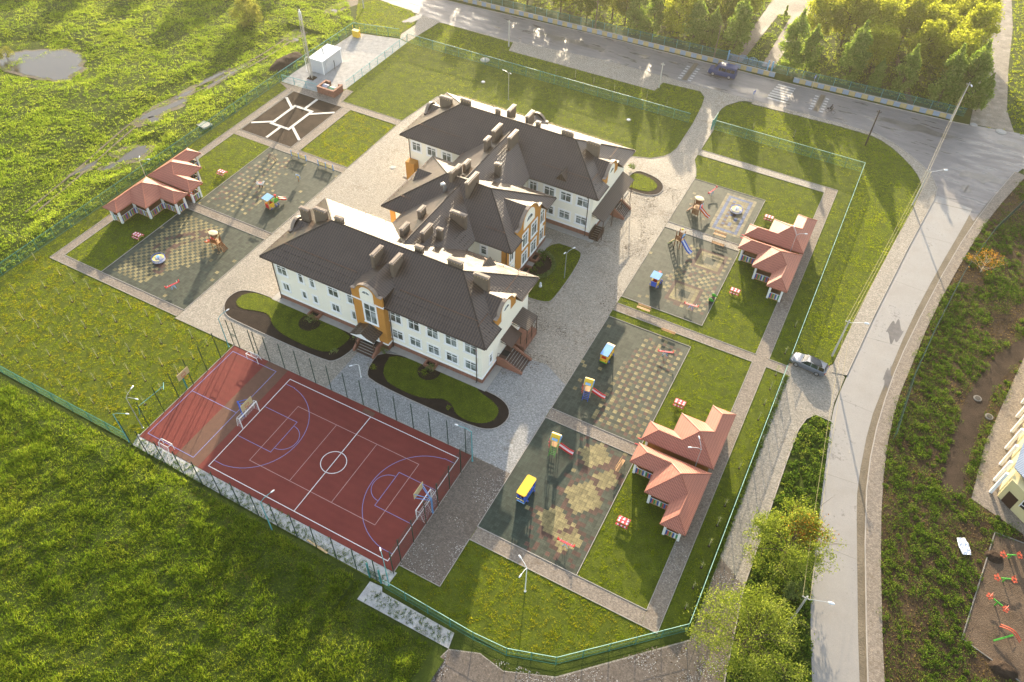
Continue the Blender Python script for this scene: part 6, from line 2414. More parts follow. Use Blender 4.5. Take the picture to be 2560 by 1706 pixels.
lamp_arm('street_lamp', 'white lamp post on the small lawn with the round flower bed', -30.4, 76.6, 4.8, [(.5, 1.0), (-.05, -.3)], 'galvanised')
lamp_arm('street_lamp', 'two-headed lamp post rising between the two farther right pavilions', -3.1, 95.25, 5.6, [(-.7, 1.1), (1.0, .4)], 'galvanised')
lamp_arm('street_lamp', 'two-headed lamp post rising between the two nearest pavilions', -3.2, 53.55, 5.6, [(-.6, 1.0), (-1.0, -.5)], 'galvanised')
lamp_arm('street_lamp', 'grey lamp post behind the left pavilions by the meadow fence', -96.9, 63.2, 5.4, [(-.2, .3), (1.2, .6)], 'galvanised')
lamp_arm('street_lamp', 'small white lamp on the gravel beside the lattice mast', -98.3, 104.8, 2.6, [(.1, .25)], 'white_paint', .2)
lamp_arm('street_lamp', 'short white ground lamp beside the paved walk at the right front bed', -45.2, 47.5, 2.4, [(-.5, -.6)], 'white_paint', .25)
b = thing('netball_frame', 'bent teal pipe frame on the grass outside the mini pitch', 'frame', (-63.3, 30.5, 0))
m_ = MB()
m_.tube([(-65.2, 29.8, 0), (-65.0, 30.0, 1.5), (-63.2, 33.0, 3.2)], .04, 7)
m_.tube([(-63.6, 33.4, 3.2), (-62.8, 32.6, 3.2)], .04, 7)
m_.build('pipe', 'teal_light', b)

def utility_pole(label, x, y, h, mat='pole_wood', arm=None, tilt=(0, 0), r=.14):
    t = thing('utility_pole', label, 'utility pole', (x, y, 0))
    tx, ty = tilt
    b = MB()
    b.tube([(x, y, 0), (x + tx, y + ty, h)], [r, r * .65], 9)
    b.build('pole', mat, t)
    b = MB()
    b.bar((x + tx - .4, y + ty, h - .35), (x + tx + .4, y + ty, h - .35), .08, .08)
    for s in (-.35, 0, .35):
        b.lathe((x + tx + s, y + ty, h - .3), [(.045, 0), (.05, .06), (.03, .12)], 7)
    b.build('crossarm', mat, t)
    if arm:
        b = MB()
        e = Vector((x + tx + arm[0], y + ty + arm[1], h + .1))
        b.tube([(x + tx, y + ty, h - .5), e], .03, 6)
        a_ = b.build('arm', 'galvanised', t)
        d = Vector((arm[0], arm[1], 0)).normalized()
        b = MB()
        b.tube([e, e + d * .15, e + d * .5, e + d * .65], [.05, .14, .13, .04], 8)
        b.build('lamp_head', 'lamp_glass', a_)
    return t
utility_pole('wooden utility pole in front of the park trees, left of the blue van', -56.7, 147.0, 6.8)
utility_pole('wooden utility pole beside the park gate, behind the blue van', -31.5, 148.4, 7.2)
utility_pole('white concrete pole on the street lawn near the left end of the parking bay', -69.4, 132.8, 5.4, 'pole_concrete')
utility_pole('white concrete pole on the street lawn beside the school drive', -37.2, 132.9, 5.1, 'pole_concrete')
utility_pole('white concrete pole at the top left, on the lawn corner by the dirt track', -104.4, 132.1, 5.4, 'pole_concrete')
utility_pole('dark slanting wooden pole on the corner lawn', 1.2, 132.9, 6.9, 'pole_dark')
utility_pole('tall grey pole at the end of the striped wall by the dirt road', 13.4, 148.4, 7.8, 'pole_concrete', (.3, -1.0))
utility_pole('concrete lamp pole on the pavement at the street corner', 11.2, 119.3, 6.8, 'pole_concrete', (1.9, .9))
utility_pole('concrete lamp pole beside the dark parked car', 7.0, 80.3, 6.9, 'pole_concrete', (1.7, .3))
utility_pole('concrete lamp pole between the two leafy trees at the lower right', 11.1, 41.5, 6.8, 'pole_concrete', (1.8, .3))
def cable(label, runs):
    t = thing('overhead_cable', label, 'cable', runs[0][0])
    for p, q in runs:
        p, q = Vector(p), Vector(q)
        b = MB()
        b.tube([p.lerp(q, i / 14) - Vector((0, 0, .9 * 4 * (i / 14) * (1 - i / 14))) for i in range(15)], .016, 4, 0, False)
        b.build('wire', 'cable_pale', t)
cable('overhead cables between the street corner lamp pole and the pole by the dirt road', [((13.4 + s, 148.4, 7.6), (11.2 + s, 119.3, 6.5)) for s in (-.3, 0)])
cable('pair of overhead cables along the pavement, from the corner to the parked car', [((11.2 + s, 119.3, 6.5), (7.0 + s, 80.3, 6.6)) for s in (-.35, 0, .35)])
cable('overhead cables running down the right road past the leafy trees', [((7.0 + s, 80.3, 6.6), (11.1 + s, 41.5, 6.5)) for s in (-.35, .35)])

# ------------------------------------------------------------------ container yard
t = thing('equipment_container', 'pale grey steel equipment cabin with flat ribbed roof and short flue', 'container', (-96, 108, 0))
b = MB()
b.box(-97.4, -94.5, 105.2, 110.8, .12, 2.8)
bd = b.build('body', 'container_grey', t)
b = MB()
for x in (-97.4, -94.5):
    for y in (105.2, 110.8):
        b.box(x - .07, x + .07, y - .07, y + .07, .1, 2.85)
b.build('corner_post', 'white_trim', t)
b = MB()
b.slab([(-97.6, 105.0, 2.83), (-94.3, 105.0, 2.83), (-94.3, 111.0, 2.95), (-97.6, 111.0, 2.95)], (0, 0, .10))
b.build('roof', 'bag_white', t)
b = MB()
b.tube([(-96.0, 107.6, 2.9), (-96.0, 107.6, 3.9)], .14, 10)
b.lathe((-96.0, 107.6, 3.9), [(.24, 0), (.24, .12), (.05, .24)], 10)
b.build('flue', 'galvanised', t)
b = MB()
b.box(-94.44, -94.40, 106.0, 106.9, .2, 2.3)
b.build('door', 'container_grey', t)
b = MB()
b.tube([(-94.3, 108.3, .6), (-94.3, 108.3, 1.7)], .06, 8)
b.tube([(-94.35, 108.3, .5), (-94.1, 108.0, .05)], .05, 8)
b.build('pipe', 'rubber_dark', t)
t = thing('lattice_mast', 'tall slim pale lattice mast with a twin-tube top next to the grey cabin', 'mast', (-95.9, 103.2, 0))
b = MB()
b.box(-96.6, -95.2, 102.6, 103.9, 0, .18)
b.build('base', 'bare_soil', t)
b = MB()
legs = [(-.32, -.28), (.32, -.28), (0, .34)]
H_ = 12.6
for x, y in legs:
    b.tube([(-95.9 + x, 103.2 + y, .1), (-95.9 + x * .8, 103.2 + y * .8, H_)], .05, 6)
for i in range(20):
    z0, z1 = .3 + i * .6, .9 + i * .6
    for j in range(3):
        p, q = legs[j], legs[(j + 1) % 3]
        b.tube([(-95.9 + p[0] * .9, 103.2 + p[1] * .9, z0), (-95.9 + q[0] * .9, 103.2 + q[1] * .9, z1)], .022, 4)
b.build('lattice', 'chimney_white', t)
b = MB()
b.tube([(-95.9, 103.2, .1), (-95.9, 103.2, H_ + .3)], .09, 8)
b.build('flue', 'chimney_white', t)
b = MB()
for x in (-.14, .14):
    b.tube([(-95.9 + x, 103.2, H_ - 1.2), (-95.9 + x, 103.2, H_ + .35)], .13, 8)
b.tube([(-95.9, 103.2, H_ + .2), (-95.9, 103.2, H_ + .7)], .09, 8)
b.build('top_tube', 'white_paint', t)
t = thing('bin_enclosure', 'low red brick bin enclosure with open front beside the gravel yard', 'bin store', (-90, 100.8, 0))
b = MB()
for x0, x1, y0, y1 in ((-91.8, -88.0, 99.6, 99.9), (-91.8, -91.5, 99.9, 102.3), (-88.3, -88.0, 99.9, 102.4), (-91.5, -90.6, 102.0, 102.3), (-88.9, -88.3, 102.1, 102.4)):
    b.box(x0, x1, y0, y1, 0, 1.3)
b.build('brick_wall', 'plinth_brick', t)
b = MB()
for x0, x1, y0, y1 in ((-91.85, -87.95, 99.55, 99.95), (-91.85, -91.45, 99.95, 102.35), (-88.35, -87.95, 99.95, 102.45), (-91.45, -90.6, 101.95, 102.35)):
    b.box(x0, x1, y0, y1, 1.30, 1.36)
b.build('coping', 'stair_brick', t)
def wbin(label, x, y, mat):
    t = thing('waste_bin', label, 'bin', (x, y, 0))
    b = MB()
    b.slab([(x - .45, y - .5, .1), (x + .45, y - .5, .1), (x + .5, y - .55, 1.0), (x - .5, y - .55, 1.0)], (0, 1.05, 0))
    b.build('bin_body', mat, t)
    b = MB()
    b.slab([(x - .55, y - .6, 1.02), (x + .55, y - .6, 1.02), (x + .55, y, 1.22), (x - .55, y, 1.22)], (0, 0, .06))
    b.slab([(x - .55, y, 1.22), (x + .55, y, 1.22), (x + .55, y + .55, 1.05), (x - .55, y + .55, 1.05)], (0, 0, .06))
    b.build('lid', mat, t)
wbin('lilac wheeled bin at the left inside the brick enclosure', -90.8, 101.0, 'plastic_lilac')
wbin('pale green wheeled bin at the right inside the brick enclosure', -89.2, 100.8, 'plastic_green')
t = thing('gas_cabinet', 'yellow gas cabinet between two yellow pipes in the gravel yard corner', 'cabinet', (-98.1, 120.6, 0))
b = MB()
b.box(-98.8, -97.4, 120.3, 121.1, .15, 1.45)
b.build('body', 'yellow_paint', t)
b = MB()
b.box(-98.85, -97.35, 120.25, 121.15, 1.45, 1.52)
b.build('lid', 'yellow_soft', t)
for x in (-98.95, -97.25):
    b = MB()
    b.tube([(x, 120.9, 0), (x, 120.9, 2.3)], .05, 7)
    b.build('pipe', 'yellow_paint', t)

# ------------------------------------------------------------------ manholes
MAN = [(-70.9, 125.6, .95, 'wide pale concrete ring manhole under the back fence', .10), (-67.1, 118.1, .42, 'small white manhole cover on the back lawn left of the slim lamp post', .12), (-38.0, 119.7, .42, 'small white manhole cover on the back lawn near the drive', .12),
       (-66.7, 86.9, .55, 'grey manhole ring in the paved yard beside the far wing', .06), (21.9, 149.4, .9, 'large pale manhole ring at the mouth of the dirt road', .08), (17.3, 149.4, .65, 'smaller pale manhole ring near the tall grey pole', .08),
       (24.9, 82.0, .75, 'concrete manhole ring on the dark soil bank, the one farther from the house', .35), (26.5, 79.6, .75, 'concrete manhole ring on the dark soil bank, the one nearer the house', .35)]
for x, y, r_, l, h_ in MAN:
    if h_ > .3:
        r_, h_ = .50, .12
    t = thing('manhole', l, 'manhole', (x, y, 0))
    b = MB()
    b.lathe((x, y, 0), [(r_, 0), (r_, h_), (r_ * .93, h_ + .02)], 24)
    b.build('ring', 'concrete' if y > 83 else 'concrete_dark', t)
    b = MB()
    b.lathe((x, y, h_ + .02), [(r_ * .66, 0), (r_ * .66, .03), (r_ * .6, .04)], 20)
    b.build('cover', ('cast_iron' if r_ > .5 else 'white_trim') if y > 83 else 'interior_dark', t)

# ------------------------------------------------------------------ signs
def sign(label, x, y, h, face, rz=0):
    t = thing('crossing_sign', label, 'road sign', (x, y, 0))
    b = MB()
    b.tube([(x, y, 0), (x, y, h)], .035, 6)
    b.build('post', 'galvanised', t)
    b = MB()
    b.bar((x - .32 * math.cos(rz), y - .32 * math.sin(rz), h - .4), (x + .32 * math.cos(rz), y + .32 * math.sin(rz), h - .4), .03, .64)
    p = b.build('panel', 'sign_blue', t)
    b = MB()
    nx, ny = math.sin(rz), -math.cos(rz)
    q = [(-.24, -.2), (.24, -.2), (0, .22)]
    b.slab([(x + u * math.cos(rz) + nx * .017, y + u * math.sin(rz) + ny * .017, h - .4 + w) for u, w in q], (nx * .006, ny * .006, 0))
    b.build('triangle', 'white_paint', p)
sign('blue crossing sign on a pole beside the park fence', -11.6, 147.2, 2.9, 'S', R(70))
sign('blue crossing sign on the near side of the zebra crossing', -20.4, 137.8, 1.9, 'S', R(70))

# ------------------------------------------------------------------ vehicles
def section_body(t, name, mat, rows, mats=None):
    """loft: rows of (x, [(y, z)...]) half profiles from bottom to top, mirrored"""
    b = MB()
    n = len(rows[0][1])
    for x, pr in rows:
        for y, z in pr:
            b.v.append((x, y, z))
        for y, z in pr[::-1]:
            b.v.append((x, -y, z))
    m2 = 2 * n
    for i in range(len(rows) - 1):
        for j in range(m2):
            a, c = i * m2 + j, i * m2 + (j + 1) % m2
            b.f.append((a, c, c + m2, a + m2))
            b.m.append(0)
    b.f.append(tuple(range(m2 - 1, -1, -1)))
    b.m.append(0)
    b.f.append(tuple((len(rows) - 1) * m2 + j for j in range(m2)))
    b.m.append(0)
    o = b.build(name, mat, t, smooth=True)
    import bmesh
    bm = bmesh.new()
    bm.from_mesh(o.data)
    bmesh.ops.recalc_face_normals(bm, faces=bm.faces)
    bm.to_mesh(o.data)
    bm.free()
    ed = o.modifiers.new('edges', 'EDGE_SPLIT')
    ed.split_angle = R(38)
    return o
def car_wheels(t, xs, ys, r, w=.21):
    for x in xs:
        for s in (-1, 1):
            b = MB()
            b.tube([(x, s * (ys - w), r), (x, s * ys, r)], r, 20)
            wl_ = b.build('wheel', 'tyre', t)
            b = MB()
            b.tube([(x, s * (ys - .02), r), (x, s * (ys + .012), r)], r * .68, 18)
            b.build('rim', 'alloy', wl_)
# estate car: nose towards -x
t = thing('parked_car', 'dark blue-grey estate car parked across the drive at the school fence', 'car')
def pr(w, z0, zm, zt, tw):
    return [(w * .86, z0), (w * .98, z0 + .12), (w, zm * .6 + z0 * .4), (w * .97, zm), (tw, zt)]
rows = [(-2.33, pr(.62, .34, .50, .60, .50)), (-2.22, pr(.78, .24, .62, .72, .62)), (-1.95, pr(.86, .20, .74, .84, .74)), (-1.4, pr(.89, .18, .83, .93, .80)), (-.95, pr(.90, .18, .90, 1.00, .82)),
        (-.3, pr(.90, .18, .93, .98, .84)), (.8, pr(.90, .18, .96, 1.00, .84)), (1.7, pr(.90, .18, .98, 1.02, .83)), (2.1, pr(.86, .24, .98, 1.02, .78)), (2.28, pr(.80, .34, .92, .98, .72)), (2.33, pr(.74, .42, .80, .88, .66))]
section_body(t, 'body', 'car_paint', rows)
g_ = [(-1.05, [(.74, .92), (.73, .96)]), (-.35, [(.80, .94), (.60, 1.40)]), (.1, [(.80, .94), (.58, 1.50)]), (1.2, [(.80, .94), (.57, 1.50)]), (1.95, [(.78, .96), (.55, 1.42)]), (2.2, [(.72, .98), (.62, 1.06)])]
cab = section_body(t, 'cabin', 'car_glass', g_)
b = MB()
b.slab([(-.36, -.58, 1.40), (.1, -.60, 1.495), (1.2, -.59, 1.495), (1.98, -.56, 1.42), (1.98, .56, 1.42), (1.2, .59, 1.495), (.1, .60, 1.495), (-.36, .58, 1.40)], (0, 0, .028))
rf = b.build('roof', 'car_paint', t)
b = MB()
for s in (-1, 1):
    for (x0, z0, x1, z1, k0, k1) in ((-1.02, .95, -.36, 1.41, .75, .60), (.36, .95, .30, 1.50, .81, .595), (1.30, .97, 1.25, 1.50, .81, .585), (2.18, 1.0, 1.97, 1.43, .74, .555)):
        b.bar((x0, s * k0, z0), (x1, s * k1, z1), .07, .05)
b.build('pillar', 'car_paint', cab)
b = MB()
for s in (-.5, .5):
    b.tube([(.0, s, 1.57), (1.8, s, 1.52)], .018, 5)
b.build('roof_rail', 'rubber_dark', rf)
car_wheels(t, (-1.38, 1.38), .90, .33)
for s in (-1, 1):
    b = MB()
    b.tube([(-2.20, s * .60, .64), (-2.02, s * .76, .70), (-1.9, s * .82, .74)], [.05, .09, .04], 8)
    b.build('headlight', 'lamp_glass', t)
    b = MB()
    b.box(2.26, 2.34, s * .72 - .09, s * .72 + .09, .74, .95)
    b.build('tail_light', 'lamp_red', t)
    b = MB()
    b.lathe((-.62, s * .98, .98), [(.06, 0), (.09, .06), (.06, .13)], 8, 0, .7, 1.2)
    b.build('mirror', 'car_paint', t)
t.location = (4.62, 76.85, ZP)
t.rotation_euler.z = R(-7)
# van: nose towards -x
t = thing('van', 'dark blue passenger van driving along the wet street', 'van')
rows = [(-2.55, pr(.70, .34, .58, .70, .60)), (-2.45, pr(.84, .26, .78, .92, .74)), (-2.1, pr(.93, .22, .92, 1.06, .80)), (-1.7, pr(.95, .2, 1.0, 1.12, .86)), (-1.0, pr(.96, .2, 1.05, 1.12, .90)), (1.0, pr(.96, .2, 1.05, 1.12, .90)), (2.3, pr(.95, .24, 1.05, 1.12, .90)), (2.5, pr(.92, .3, 1.05, 1.12, .88))]
section_body(t, 'body', 'van_blue', rows)
up = [(-1.72, [(.84, 1.02), (.80, 1.08)]), (-1.05, [(.90, 1.04), (.74, 1.82)]), (-.6, [(.91, 1.04), (.76, 2.02)]), (1.2, [(.91, 1.04), (.76, 2.05)]), (2.35, [(.91, 1.04), (.75, 2.02)]), (2.48, [(.89, 1.06), (.72, 1.92)])]
cab = section_body(t, 'upper_body', 'van_blue', up)
b = MB()
for s in (-1, 1):
    for x0, x1 in ((-.98, -.3), (-.18, .62), (.72, 1.5), (1.6, 2.25)):
        b.slab([(x0 + (.25 if x0 < -.5 else 0), s * .918, 1.18), (x1, s * .918, 1.18), (x1, s * .832, 1.72), (x0 + .12 + (.28 if x0 < -.5 else -.1), s * .832, 1.72)], (0, s * .012, .002))
b.slab([(-1.66, -.76, 1.14), (-1.66, .76, 1.14), (-1.10, .66, 1.78), (-1.10, -.66, 1.78)], (-.02, 0, .02))
b.slab([(2.49, -.7, 1.2), (2.49, .7, 1.2), (2.47, .62, 1.75), (2.47, -.62, 1.75)], (.03, 0, 0))
b.build('window', 'car_glass', cab)
car_wheels(t, (-1.55, 1.45), .95, .33)
for s in (-1, 1):
    b = MB()
    b.tube([(-2.46, s * .62, .74), (-2.3, s * .80, .80)], [.09, .06], 8)
    b.build('headlight', 'lamp_glass', t)
b = MB()
b.box(-2.62, -2.48, -.72, .72, .36, .52)
b.build('bumper', 'container_grey', t)
t.scale = (1.06, 1.06, 1.12)
t.location = (-28.15, 143.45, .022)
t.rotation_euler.z = R(2)

# cyclist ---------------------------------------------------------------------
t = thing('bicycle', 'thin bicycle ridden along the street past the speed hump', 'bicycle')
for x in (-.53, .53):
    b = MB()
    b.tube([(x + .33 * math.cos(R(a)), 0, .34 + .33 * math.sin(R(a))) for a in range(0, 361, 15)], .022, 6)
    w_ = b.build('wheel', 'tyre', t)
    b = MB()
    for a in range(0, 180, 30):
        b.bar((x - .32 * math.cos(R(a)), 0, .34 - .32 * math.sin(R(a))), (x + .32 * math.cos(R(a)), 0, .34 + .32 * math.sin(R(a))), .006, .006)
    b.build('spokes', 'galvanised', w_)
b = MB()
for p, q in (((-.53, .34), (-.12, .32)), ((-.53, .34), (-.22, .80)), ((-.12, .32), (-.24, .92)), ((-.12, .32), (.38, .82)), ((-.22, .78), (.38, .86)), ((.38, .92), (.53, .34))):
    b.tube([(p[0], 0, p[1]), (q[0], 0, q[1])], .02, 6)
b.build('frame', 'interior_dark', t)
b = MB()
b.tube([(.36, -.28, 1.02), (.40, 0, 1.0), (.36, .28, 1.02)], .018, 6)
b.tube([(.40, 0, 1.0), (.38, 0, .86)], .018, 6)
b.build('handlebar', 'galvanised', t)
b = MB()
b.box(-.38, -.12, -.08, .08, .92, .97)
b.build('saddle', 'rubber_dark', t)
b = MB()
b.box(-.75, -.38, -.16, .16, .72, .92)
b.build('pannier', 'cloth_dark', t)
t.location = (-6.6, 140.2, .022)
t.rotation_euler.z = R(-4)
t = thing('person', 'person in dark clothes sitting upright on the bicycle with hands on its handlebar', 'person')
def skinned(name, mat, verts, edges, radii, parent, root=0, sub=2):
    me = bpy.data.meshes.new(name)
    me.from_pydata(verts, edges, [])
    me.materials.append(M[mat])
    o = bpy.data.objects.new(name, me)
    COL.objects.link(o)
    s = o.modifiers.new('skin', 'SKIN')
    for i, v in enumerate(me.skin_vertices[0].data):
        r_ = radii[i]
        v.radius = (r_, r_) if isinstance(r_, (int, float)) else r_
        v.use_root = (i == root)
    sb = o.modifiers.new('sub', 'SUBSURF')
    sb.levels = sub
    sb.render_levels = sub
    o.parent = parent
    for p in me.polygons:
        p.use_smooth = True
    return o
V = [(-.22, 0, 1.00), (-.17, 0, 1.20), (-.08, 0, 1.38), (-.04, 0, 1.50), (-.02, 0, 1.56), (.01, 0, 1.66), (.02, 0, 1.76),
     (-.07, .17, 1.42), (.12, .22, 1.20), (.34, .24, 1.06), (-.07, -.17, 1.42), (.12, -.22, 1.20), (.34, -.24, 1.06),
     (-.18, .10, .97), (.20, .12, .74), (-.02, .12, .36), (.10, .12, .30), (-.18, -.10, .97), (.18, -.12, .90), (-.10, -.12, .52), (.02, -.12, .45)]
Ed = [(0, 1), (1, 2), (2, 3), (3, 4), (4, 5), (5, 6), (2, 7), (7, 8), (8, 9), (2, 10), (10, 11), (11, 12), (0, 13), (13, 14), (14, 15), (15, 16), (0, 17), (17, 18), (18, 19), (19, 20)]
Rd = [.13, .14, .15, .08, .055, .095, .075, .075, .05, .035, .075, .05, .035, .10, .075, .05, .04, .10, .075, .05, .04]
skinned('body', 'cloth_dark', V, Ed, Rd, t)
b = MB()
b.lathe((.03, 0, 1.58), [(.05, 0), (.085, .05), (.09, .12), (.06, .18)], 10)
b.build('face', 'skin', t, smooth=True)
b = MB()
b.lathe((.0, 0, 1.66), [(.10, 0), (.115, .06), (.10, .13), (.04, .17)], 10)
b.build('hair', 'hair', t, smooth=True)
for s in (-1, 1):
    b = MB()
    b.lathe((.36, s * .25, 1.01), [(.03, 0), (.042, .03), (.035, .08), (.015, .10)], 8)
    for k in range(4):
        b.tube([(.37, s * (.225 + .018 * k), 1.07), (.405, s * (.225 + .018 * k), 1.06), (.41, s * (.225 + .018 * k), 1.025)], .009, 5)
    b.tube([(.35, s * .215, 1.05), (.36, s * .20, 1.02)], .010, 5)
    b.build('hand', 'skin', t, smooth=True)
t.location = (-6.6, 140.2, .022)
t.rotation_euler.z = R(-4)

# ------------------------------------------------------------------ house at the right edge, its playground
hs = thing('house', 'cream house with blue-grey ribbed roof and a row of white columns at the right edge', 'house', (32, 74, 0))
b = MB()
b.prism([(28.5, 67.9), (31.4, 65.6), (46, 62), (50, 92), (32.5, 94)], 0, 3.5)
b.build('wall', 'house_cream', hs)
b = MB()
dv = Vector((30.6 - 28.2, 94.5 - 66.9))
rp = [(28.35, 69.2, 4.0), (31.3, 66.6, 4.0), (46, 63.2, 5.6), (50, 92, 5.6), (32.4, 95.5, 4.0)]
b.slab(rp, (0, 0, .12))
b.build('roof', 'blue_sheet', hs, slope_uv=True)
for (x, y) in ((27.75, 68.1), (28.0, 70.0), (28.4, 72.7), (28.8, 75.5), (29.2, 78.5), (29.6, 81.3), (30.0, 84.0), (30.4, 86.8)):
    b = MB()
    b.box(x - .16, x + .16, y - .16, y + .16, 0, 4.0)
    b.build('column', 'white_paint', hs)
b = MB()
b.bar((28.95, 67.58, 1.0), (29.95, 66.78, 1.0), .14, 2.0)
b.build('door', 'door_brown', hs)
b = MB()
b.bar((30.3, 66.45, 2.2), (32.5, 65.25, 2.2), .22, 1.3)
b.bar((30.1, 66.6, 3.1), (34.5, 64.8, 3.1), .3, .12)
w_ = b.build('window', 'car_glass', hs)
b = MB()
for i in range(5):
    q = Vector((30.2, 66.38, 0)).lerp(Vector((34.4, 64.55, 0)), i / 4)
    b.bar((q.x, q.y, 1.5), (q.x, q.y, 3.1), .07, .07)
b.bar((30.2, 66.32, 2.0), (34.4, 64.5, 2.0), .05, .06)
b.build('window_frame', 'white_trim', w_)
def flower_ride(label, x, y, rz, k):
    t = thing('flower_rocker', label, 'play rocker')
    b = MB()
    b.tube([(0, 0, 0), (0, 0, .75)], .07, 8)
    b.tube([(-.5, 0, .7), (.5, 0, .75)], .08, 8)
    b.build('stem', 'green_paint', t)
    for s in (-1, 1):
        for i in range(5):
            a = R(72 * i + 20 * s + k * 13)
            b = MB()
            c = Vector((s * .85, 0, .62))
            pts = [(c.x + .24 * math.cos(a) + .13 * math.cos(R(q)), c.y + .24 * math.sin(a) + .13 * math.sin(R(q)), c.z + .06 * math.sin(i)) for q in range(0, 360, 30)]
            b.slab(pts, (0, 0, .05))
            b.build('petal', 'flower_orange', t)
        b = MB()
        b.tube([(s * .85, -.35, .70), (s * .85, -.35, 1.0), (s * .85, .35, 1.0), (s * .85, .35, .70)], .03, 6)
        b.build('handle', 'flower_orange', t)
    t.location = (x, y, .03)
    t.rotation_euler.z = rz
flower_ride('orange and green flower rocker farthest up the bare soil yard', 30.3, 60.2, R(25), 0)
flower_ride('orange and green flower rocker second from the top of the bare soil yard', 30.0, 57.0, R(20), 1)
flower_ride('orange flower rocker lying third down the bare soil yard', 29.5, 53.8, R(-25), 2)
t = thing('flower_swing', 'orange arched swing on a slanting green beam at the bottom of the soil yard', 'swing')
b = MB()
b.bar((-.9, -.5, .15), (.5, .55, .9), .16, .16)
b.build('beam', 'green_paint', t)
b = MB()
b.tube([(-.7 + 1.9 * i / 10, 1.0 - .8 * i / 10, .7 + .55 * math.sin(math.pi * i / 10)) for i in range(11)], .06, 7)
b.tube([(-.6 + 1.9 * i / 10, 1.25 - .8 * i / 10, .7 + .55 * math.sin(math.pi * i / 10)) for i in range(11)], .06, 7)
b.build('arch', 'flower_orange', t)
t.location = (30.6, 50.2, .03)
t = thing('tarpaulin', 'crumpled white plastic sheet on the dark bank', 'plastic sheet')
b = MB()
n = 9
for i in range(n + 1):
    for j in range(n + 1):
        u, v_ = i / n - .5, j / n - .5
        b.v.append((u * 1.2 * (1 - .5 * abs(v_)), v_ * 2.0, .12 + .26 * rnd.random() * (1 - 2 * max(abs(u), abs(v_)) ** 2)))
for i in range(n):
    for j in range(n):
        a = i * (n + 1) + j
        b.f.append((a, a + n + 1, a + n + 2, a + 1))
        b.m.append(0)
b.build('sheet', 'bag_white', t)
t.location = (25.8, 59.2, 0.1)
t.rotation_euler.z = R(25)
t = thing('concrete_slab', 'white concrete slab lying at the foot of the meadow fence', 'slab', (-102.3, 81, 0))
b = MB()
b.prism([(-103.8, 80.3), (-103.4, 82.0), (-100.9, 81.8), (-101.3, 80.1)], .05, .4)
b.build('slab', 'stone_slab', t)
t = thing('soil_heap', 'heap of dark soil outside the gravel yard fence', 'heap', (-103.6, 105, 0))
b = MB()
n = 22
for i in range(n + 1):
    for j in range(n + 1):
        u, v_ = i / n * 2 - 1, j / n * 2 - 1
        d = max(0, 1 - (u * u + v_ * v_))
        b.v.append((-103.7 + u * 2.0 + v_ * .3, 105.2 + v_ * 5.2, -.05 + 1.3 * d ** .8 * (0.7 + .5 * float(vnoise(u * 3 + 5, v_ * 6, 1.2)))))
for i in range(n):
    for j in range(n):
        a = i * (n + 1) + j
        b.f.append((a, a + n + 1, a + n + 2, a + 1))
        b.m.append(0)
b.build('heap', 'bare_soil', t, smooth=True)
for l, x, y, rx, ry, hh in (('dark soil heap at the top of the bare soil yard', 28.9, 59.6, 1.0, .8, .5), ('dark soil heap at the bottom right of the soil yard', 30.9, 47.2, 1.4, .9, .6)):
    t = thing('soil_heap', l, 'heap', (x, y, 0))
    b = MB()
    n = 14
    for i in range(n + 1):
        for j in range(n + 1):
            u, v_ = i / n * 2 - 1, j / n * 2 - 1
            b.v.append((x + u * rx, y + v_ * ry, -.03 + hh * max(0, 1 - u * u - v_ * v_) ** .8 * (.7 + .5 * float(vnoise(u * 3 + 9, v_ * 3, 1.3)))))
    for i in range(n):
        for j in range(n):
            a = i * (n + 1) + j
            b.f.append((a, a + n + 1, a + n + 2, a + 1))
            b.m.append(0)
    b.build('heap', 'bare_soil', t, smooth=True)
for l, x, y in (('plank of pale wood lying on the gravel strip by the court', -35.6, 25.95),):
    t = thing('plank', l, 'plank', (x, y, 0))
    b = MB()
    b.bar((x - 1.4, y + .12, .12), (x + 1.4, y - .1, .12), .22, .05)
    b.build('board', 'wood_pale', t)
# ------------------------------------------------------------------ trees
def limb_mesh(h, spread, n_limbs, r0, seed, start=.25):
    q = random.Random(seed)
    b = MB()
    b.tube([(0, 0, 0), (.05, .03, h * .3), (-.04, .06, h * .62), (0, 0, h * .92)], [r0, r0 * .78, r0 * .5, r0 * .12], 8)
    tips = []
    for i in range(n_limbs):
        a = 2 * math.pi * (i / n_limbs) * 2.4 + q.random()
        z0 = h * (start + (.85 - start) * i / n_limbs)
        L = spread * (1.05 - .55 * i / n_limbs) * (.7 + .5 * q.random())
        p0 = Vector((0, 0, z0))
        p1 = Vector((math.cos(a) * L * .5, math.sin(a) * L * .5, z0 + L * .30))
        p2 = Vector((math.cos(a) * L, math.sin(a) * L, z0 + L * (.35 + .4 * q.random())))
        rr = r0 * .42 * (1 - .5 * i / n_limbs)
        b.tube([p0, p1, p2], [rr, rr * .6, rr * .15], 6)
        tips.append((p1, p2))
        for k in range(4):
            s = p1.lerp(p2, k / 4)
            aa = a + (q.random() - .5) * 2.2
            e = s + Vector((math.cos(aa) * L * .35, math.sin(aa) * L * .35, L * (.1 + .3 * q.random())))
            b.tube([s, e], [rr * .4, rr * .08], 5)
            tips.append((s, e))
    return b, tips

